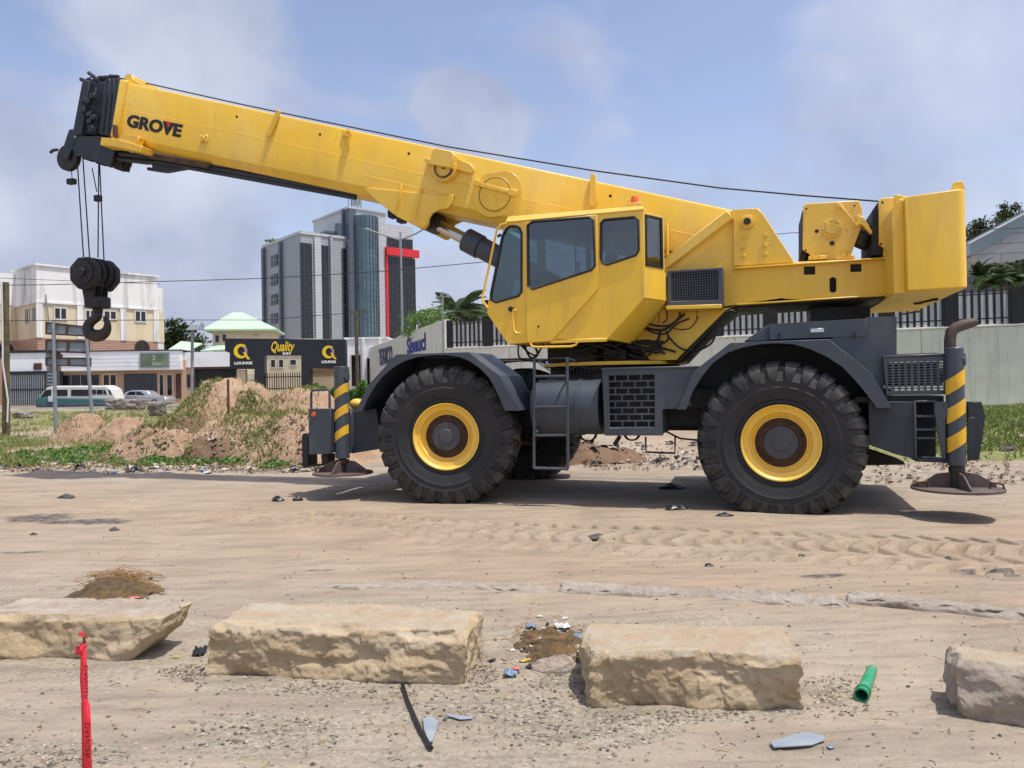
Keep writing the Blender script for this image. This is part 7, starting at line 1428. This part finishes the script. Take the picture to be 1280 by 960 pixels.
def sheet_(px, py, sx_, sy, ang_, mat, label, cat, seed, name, crum=.3, lift_=.01):
    p = gp(px, py); z = gz(p.x, p.y)+lift_; rr = random.Random(seed); n = 7; vs = []
    for j in range(n):
        for i in range(n):
            a = (i/(n-1)-.5)*sx_; b = (j/(n-1)-.5)*sy*(1-.25*abs(i/(n-1)-.5)); k = .55*crum*min(sx_, sy)*rr.random(); vs.append((p.x+a*math.cos(ang_)-b*math.sin(ang_), p.y+a*math.sin(ang_)+b*math.cos(ang_), z+k))
    m = MB(); m.add(vs, [(j*n+i, j*n+i+1, (j+1)*n+i+1, (j+1)*n+i) for j in range(n-1) for i in range(n-1)]); o = m.build(name, M[mat], None, smooth=60, normals=False); md = o.modifiers.new('thickness', 'SOLIDIFY'); md.thickness = .003; return tag(o, label, cat)
M['pinkp'] = pbr('pink_plastic', (.6, .15, .17), .5, bump=0); M['yelp'] = pbr('yellow_wrapper', (.5, .38, .08), .5, 0, .3, 20, bump=0)
sheet_(703, 777, .10, .09, .3, 'plastic', 'clear crumpled plastic sheet in the rubbish between the blocks', 'plastic scrap', 1, 'plastic_scrap'); sheet_(664, 778, .06, .05, .9, 'bluep', 'crumpled blue white wrapper left of the clear plastic sheet', 'wrapper', 2, 'wrapper', .8); sheet_(670, 793, .07, .04, .1, 'plastic', 'pale wrapper just above the loose stone', 'wrapper', 3, 'wrapper', .5); sheet_(657, 819, .075, .03, .7, 'yelp', 'torn yellow wrapper left of the loose stone', 'wrapper', 4, 'wrapper', .3); sheet_(645, 831, .04, .04, 0, 'pinkp', 'small pink plastic scrap in the rubbish', 'plastic scrap', 5, 'plastic_scrap', .6); sheet_(638, 837, .07, .06, 0, 'bluep', 'dark blue plastic scrap beside the pink one', 'plastic scrap', 6, 'plastic_scrap', .8); sheet_(728, 820, .06, .16, 0, 'blackp', 'black plastic bag wedged against the end of a stone block', 'plastic bag', 7, 'plastic_bag', 1.0, .02); sheet_(722, 790, .05, .08, .4, 'bluep', 'blue grey rag at the corner of the stone block', 'rag', 8, 'rag', .7); sheet_(250, 808, .07, .14, .2, 'blackp', 'dark rag beside the left end of the long stone block', 'rag', 9, 'rag', .7)
sheet_(180, 735, .10, .04, .2, 'plastic', 'white wrapper on the right of the husk heap', 'wrapper', 10, 'wrapper', .5); sheet_(168, 743, .08, .03, .1, 'pinkp', 'pale red wrapper on the right foot of the husk heap', 'wrapper', 11, 'wrapper', .4); sheet_(124, 732, .12, .08, .1, 'blackp', 'black rag on top of the husk heap', 'rag', 12, 'rag', .8); sheet_(112, 742, .1, .05, .1, 'bluep', 'dusty grey rag on the left of the husk heap', 'rag', 13, 'rag', .6); sheet_(220, 814, .035, .02, .1, 'yelp', 'tiny yellow scrap between the two left stone blocks', 'plastic scrap', 14, 'plastic_scrap', .5); sheet_(1002, 699, .035, .05, 1.2, 'weed', 'small green scrap on the tyre prints', 'plastic scrap', 15, 'plastic_scrap', 1.2); sheet_(1038, 926, .03, .02, .4, 'bluep', 'small pale blue chip right of the grey blade', 'plastic scrap', 16, 'plastic_scrap', .3)
def flat(px_list, th, mat, label, cat, name, tilt=0):
    P_ = [gp(x, y_) for x, y_ in px_list]; z = max(gz(p.x, p.y) for p in P_)+.004; n = len(P_); m = MB(); vs = [(p.x, p.y, z+tilt*k) for k, p in enumerate(P_)]+[(p.x, p.y, z+th+tilt*k) for k, p in enumerate(P_)]; m.add(vs, [tuple(range(n)), tuple(range(2*n-1, n-1, -1))]+[(i, (i+1) % n, n+(i+1) % n, n+i) for i in range(n)]); return tag(m.build(name, M[mat], None, bevel=.002, smooth=30), label, cat)
M['greyp'] = pbr('grey_plastic', (.24, .28, .32), .5, 0, .12, 8, (.35, .31, .25), .5, 12)
flat([(962, 921), (980, 917), (992, 912), (1010, 910), (1030, 914), (1031, 919), (1015, 925), (985, 927), (967, 928)], .008, 'greyp', 'blade shaped grey plastic piece in front of the right stone block', 'plastic piece', 'grey_plastic'); flat([(557, 888), (562, 887), (590, 890), (591, 892), (575, 893)], .006, 'greyp', 'narrow grey splinter right of the black rod', 'plastic piece', 'grey_plastic'); flat([(528, 893), (538, 891), (548, 896), (546, 906), (541, 921), (536, 922), (530, 908)], .008, 'greyp', 'grey shovel shaped piece at the foot of the black rod', 'plastic piece', 'grey_plastic')
m = MB(); q = [gp(x, y_, .02) for x, y_ in ((503, 846), (508, 862), (517, 884), (527, 907), (539, 924))]; m.tube([(p.x, p.y, gz(p.x, p.y)+.015) for p in q], .010, 8); tag(m.build('rubber_rod', M['rubber'], None), 'bent black rubber rod lying in front of the long stone block', 'rod')
a = gp(1077, 873); b = gp(1090, 840); a = Vector((a.x, a.y, gz(a.x, a.y)+.035)); b = Vector((b.x, b.y, gz(b.x, b.y)+.035)); d = (b-a).normalized(); M['greenp'] = pbr('green_plastic', (.015, .26, .12), .35, 0, .12, 6, (.35, .33, .25), .35, 10)
gr_ = bpy.data.objects.new('green_pipe', None); COL.objects.link(gr_); gr_.location = a; tag(gr_, 'short green plastic pipe lying on the sand', 'pipe'); L_ = (b-a)
m = MB(); m.cyl((0, 0, 0), L_, .031, .026, n=24, caps=False); m.cyl((0, 0, 0), L_, .027, .022, n=24, caps=False); pt_(m, 'tube', 'greenp', gr_, normals=False); m = MB()
for s_ in (.0, .05): m.cyl(d*s_, d*(s_+.018), .035, n=24, caps=False); m.cyl(d*s_, d*s_+d*.0001, .035, .027, n=24, caps=False); m.cyl(d*(s_+.018), d*(s_+.0181), .035, .029, n=24, caps=False)
pt_(m, 'collar', 'greenp', gr_, normals=False)
# --- barrier tape stake
b0 = gp(108, 985); tp = dp(103, 790, b0.y); TF = Frame((b0.x, b0.y, gz(b0.x, b0.y)), 0); ts = root('tape_stake', TF, 'thin stake wrapped in red barrier tape with black lettering, near the left corner', 'barrier tape')
M['tape'] = pbr('red_tape', (.85, .035, .06), .35, 0, .08, 6, bump=0)
m = MB(); m.cyl((.0, .012, -.05), (tp.x-b0.x, .012, tp.z-TF.O.z-.01), .006, n=8); pt_(m, 'stake', 'rust', ts)
def tp_strip(pts, wd_): 
    m = MB(); vs = []; 
    for (x, y_, tw_, w__) in pts: q = TF.P(x, y_, 0); e = Vector((math.cos(tw_), math.sin(tw_), 0))*w__/2; vs += [tuple(q-e), tuple(q+e)]
    m.add(vs, [(2*i, 2*i+1, 2*i+3, 2*i+2) for i in range(len(pts)-1)]); return m
o = pt_(tp_strip([(103, 804, .2, .012), (104, 812, .3, .022), (104.5, 824, .1, .022), (105, 850, .25, .028), (105.5, 874, .5, .020), (107, 882, .1, .032), (108, 905, .05, .035), (108.5, 935, .08, .036), (109, 990, .1, .037)], .03), 'tape', 'tape', ts, normals=False); md = o.modifiers.new('t', 'SOLIDIFY'); md.thickness = .001
m = MB(); rr = random.Random(3)
for (x, y_) in ((103, 790), (101, 797), (104, 800), (97, 808), (100, 812)): q = TF.P(x, y_, -.01); m.add([tuple(q+Vector((rr.uniform(-.02, .02), rr.uniform(-.01, .02), rr.uniform(-.02, .02)))) for _ in range(4)], [(0, 1, 2, 3)])
q = TF.P(99, 812, -.008); m.add([tuple(q+Vector(v)) for v in ((-.015, 0, -.02), (.012, 0, -.02), (.016, .004, .015), (-.010, -.002, .014))], [(0, 1, 2, 3)]); o = pt_(m, 'tape_knot', 'tape', ts, normals=False); md = o.modifiers.new('t', 'SOLIDIFY'); md.thickness = .001
for s_, y0, y1 in (('DANGER', 832, 875), ('DANGER', 904, 948)):
    a = TF.P(106 if y0 < 880 else 108.5, y0, -.012); b = TF.P(106 if y0 < 880 else 108.5, y1, -.012); text('lettering', s_, M['ink'], (a.x+.011, -.012, a.z), (0, 0, -1), (-1, 0, 0), ts, a.z-b.z, .018 if y0 > 880 else .014, .0, .001)
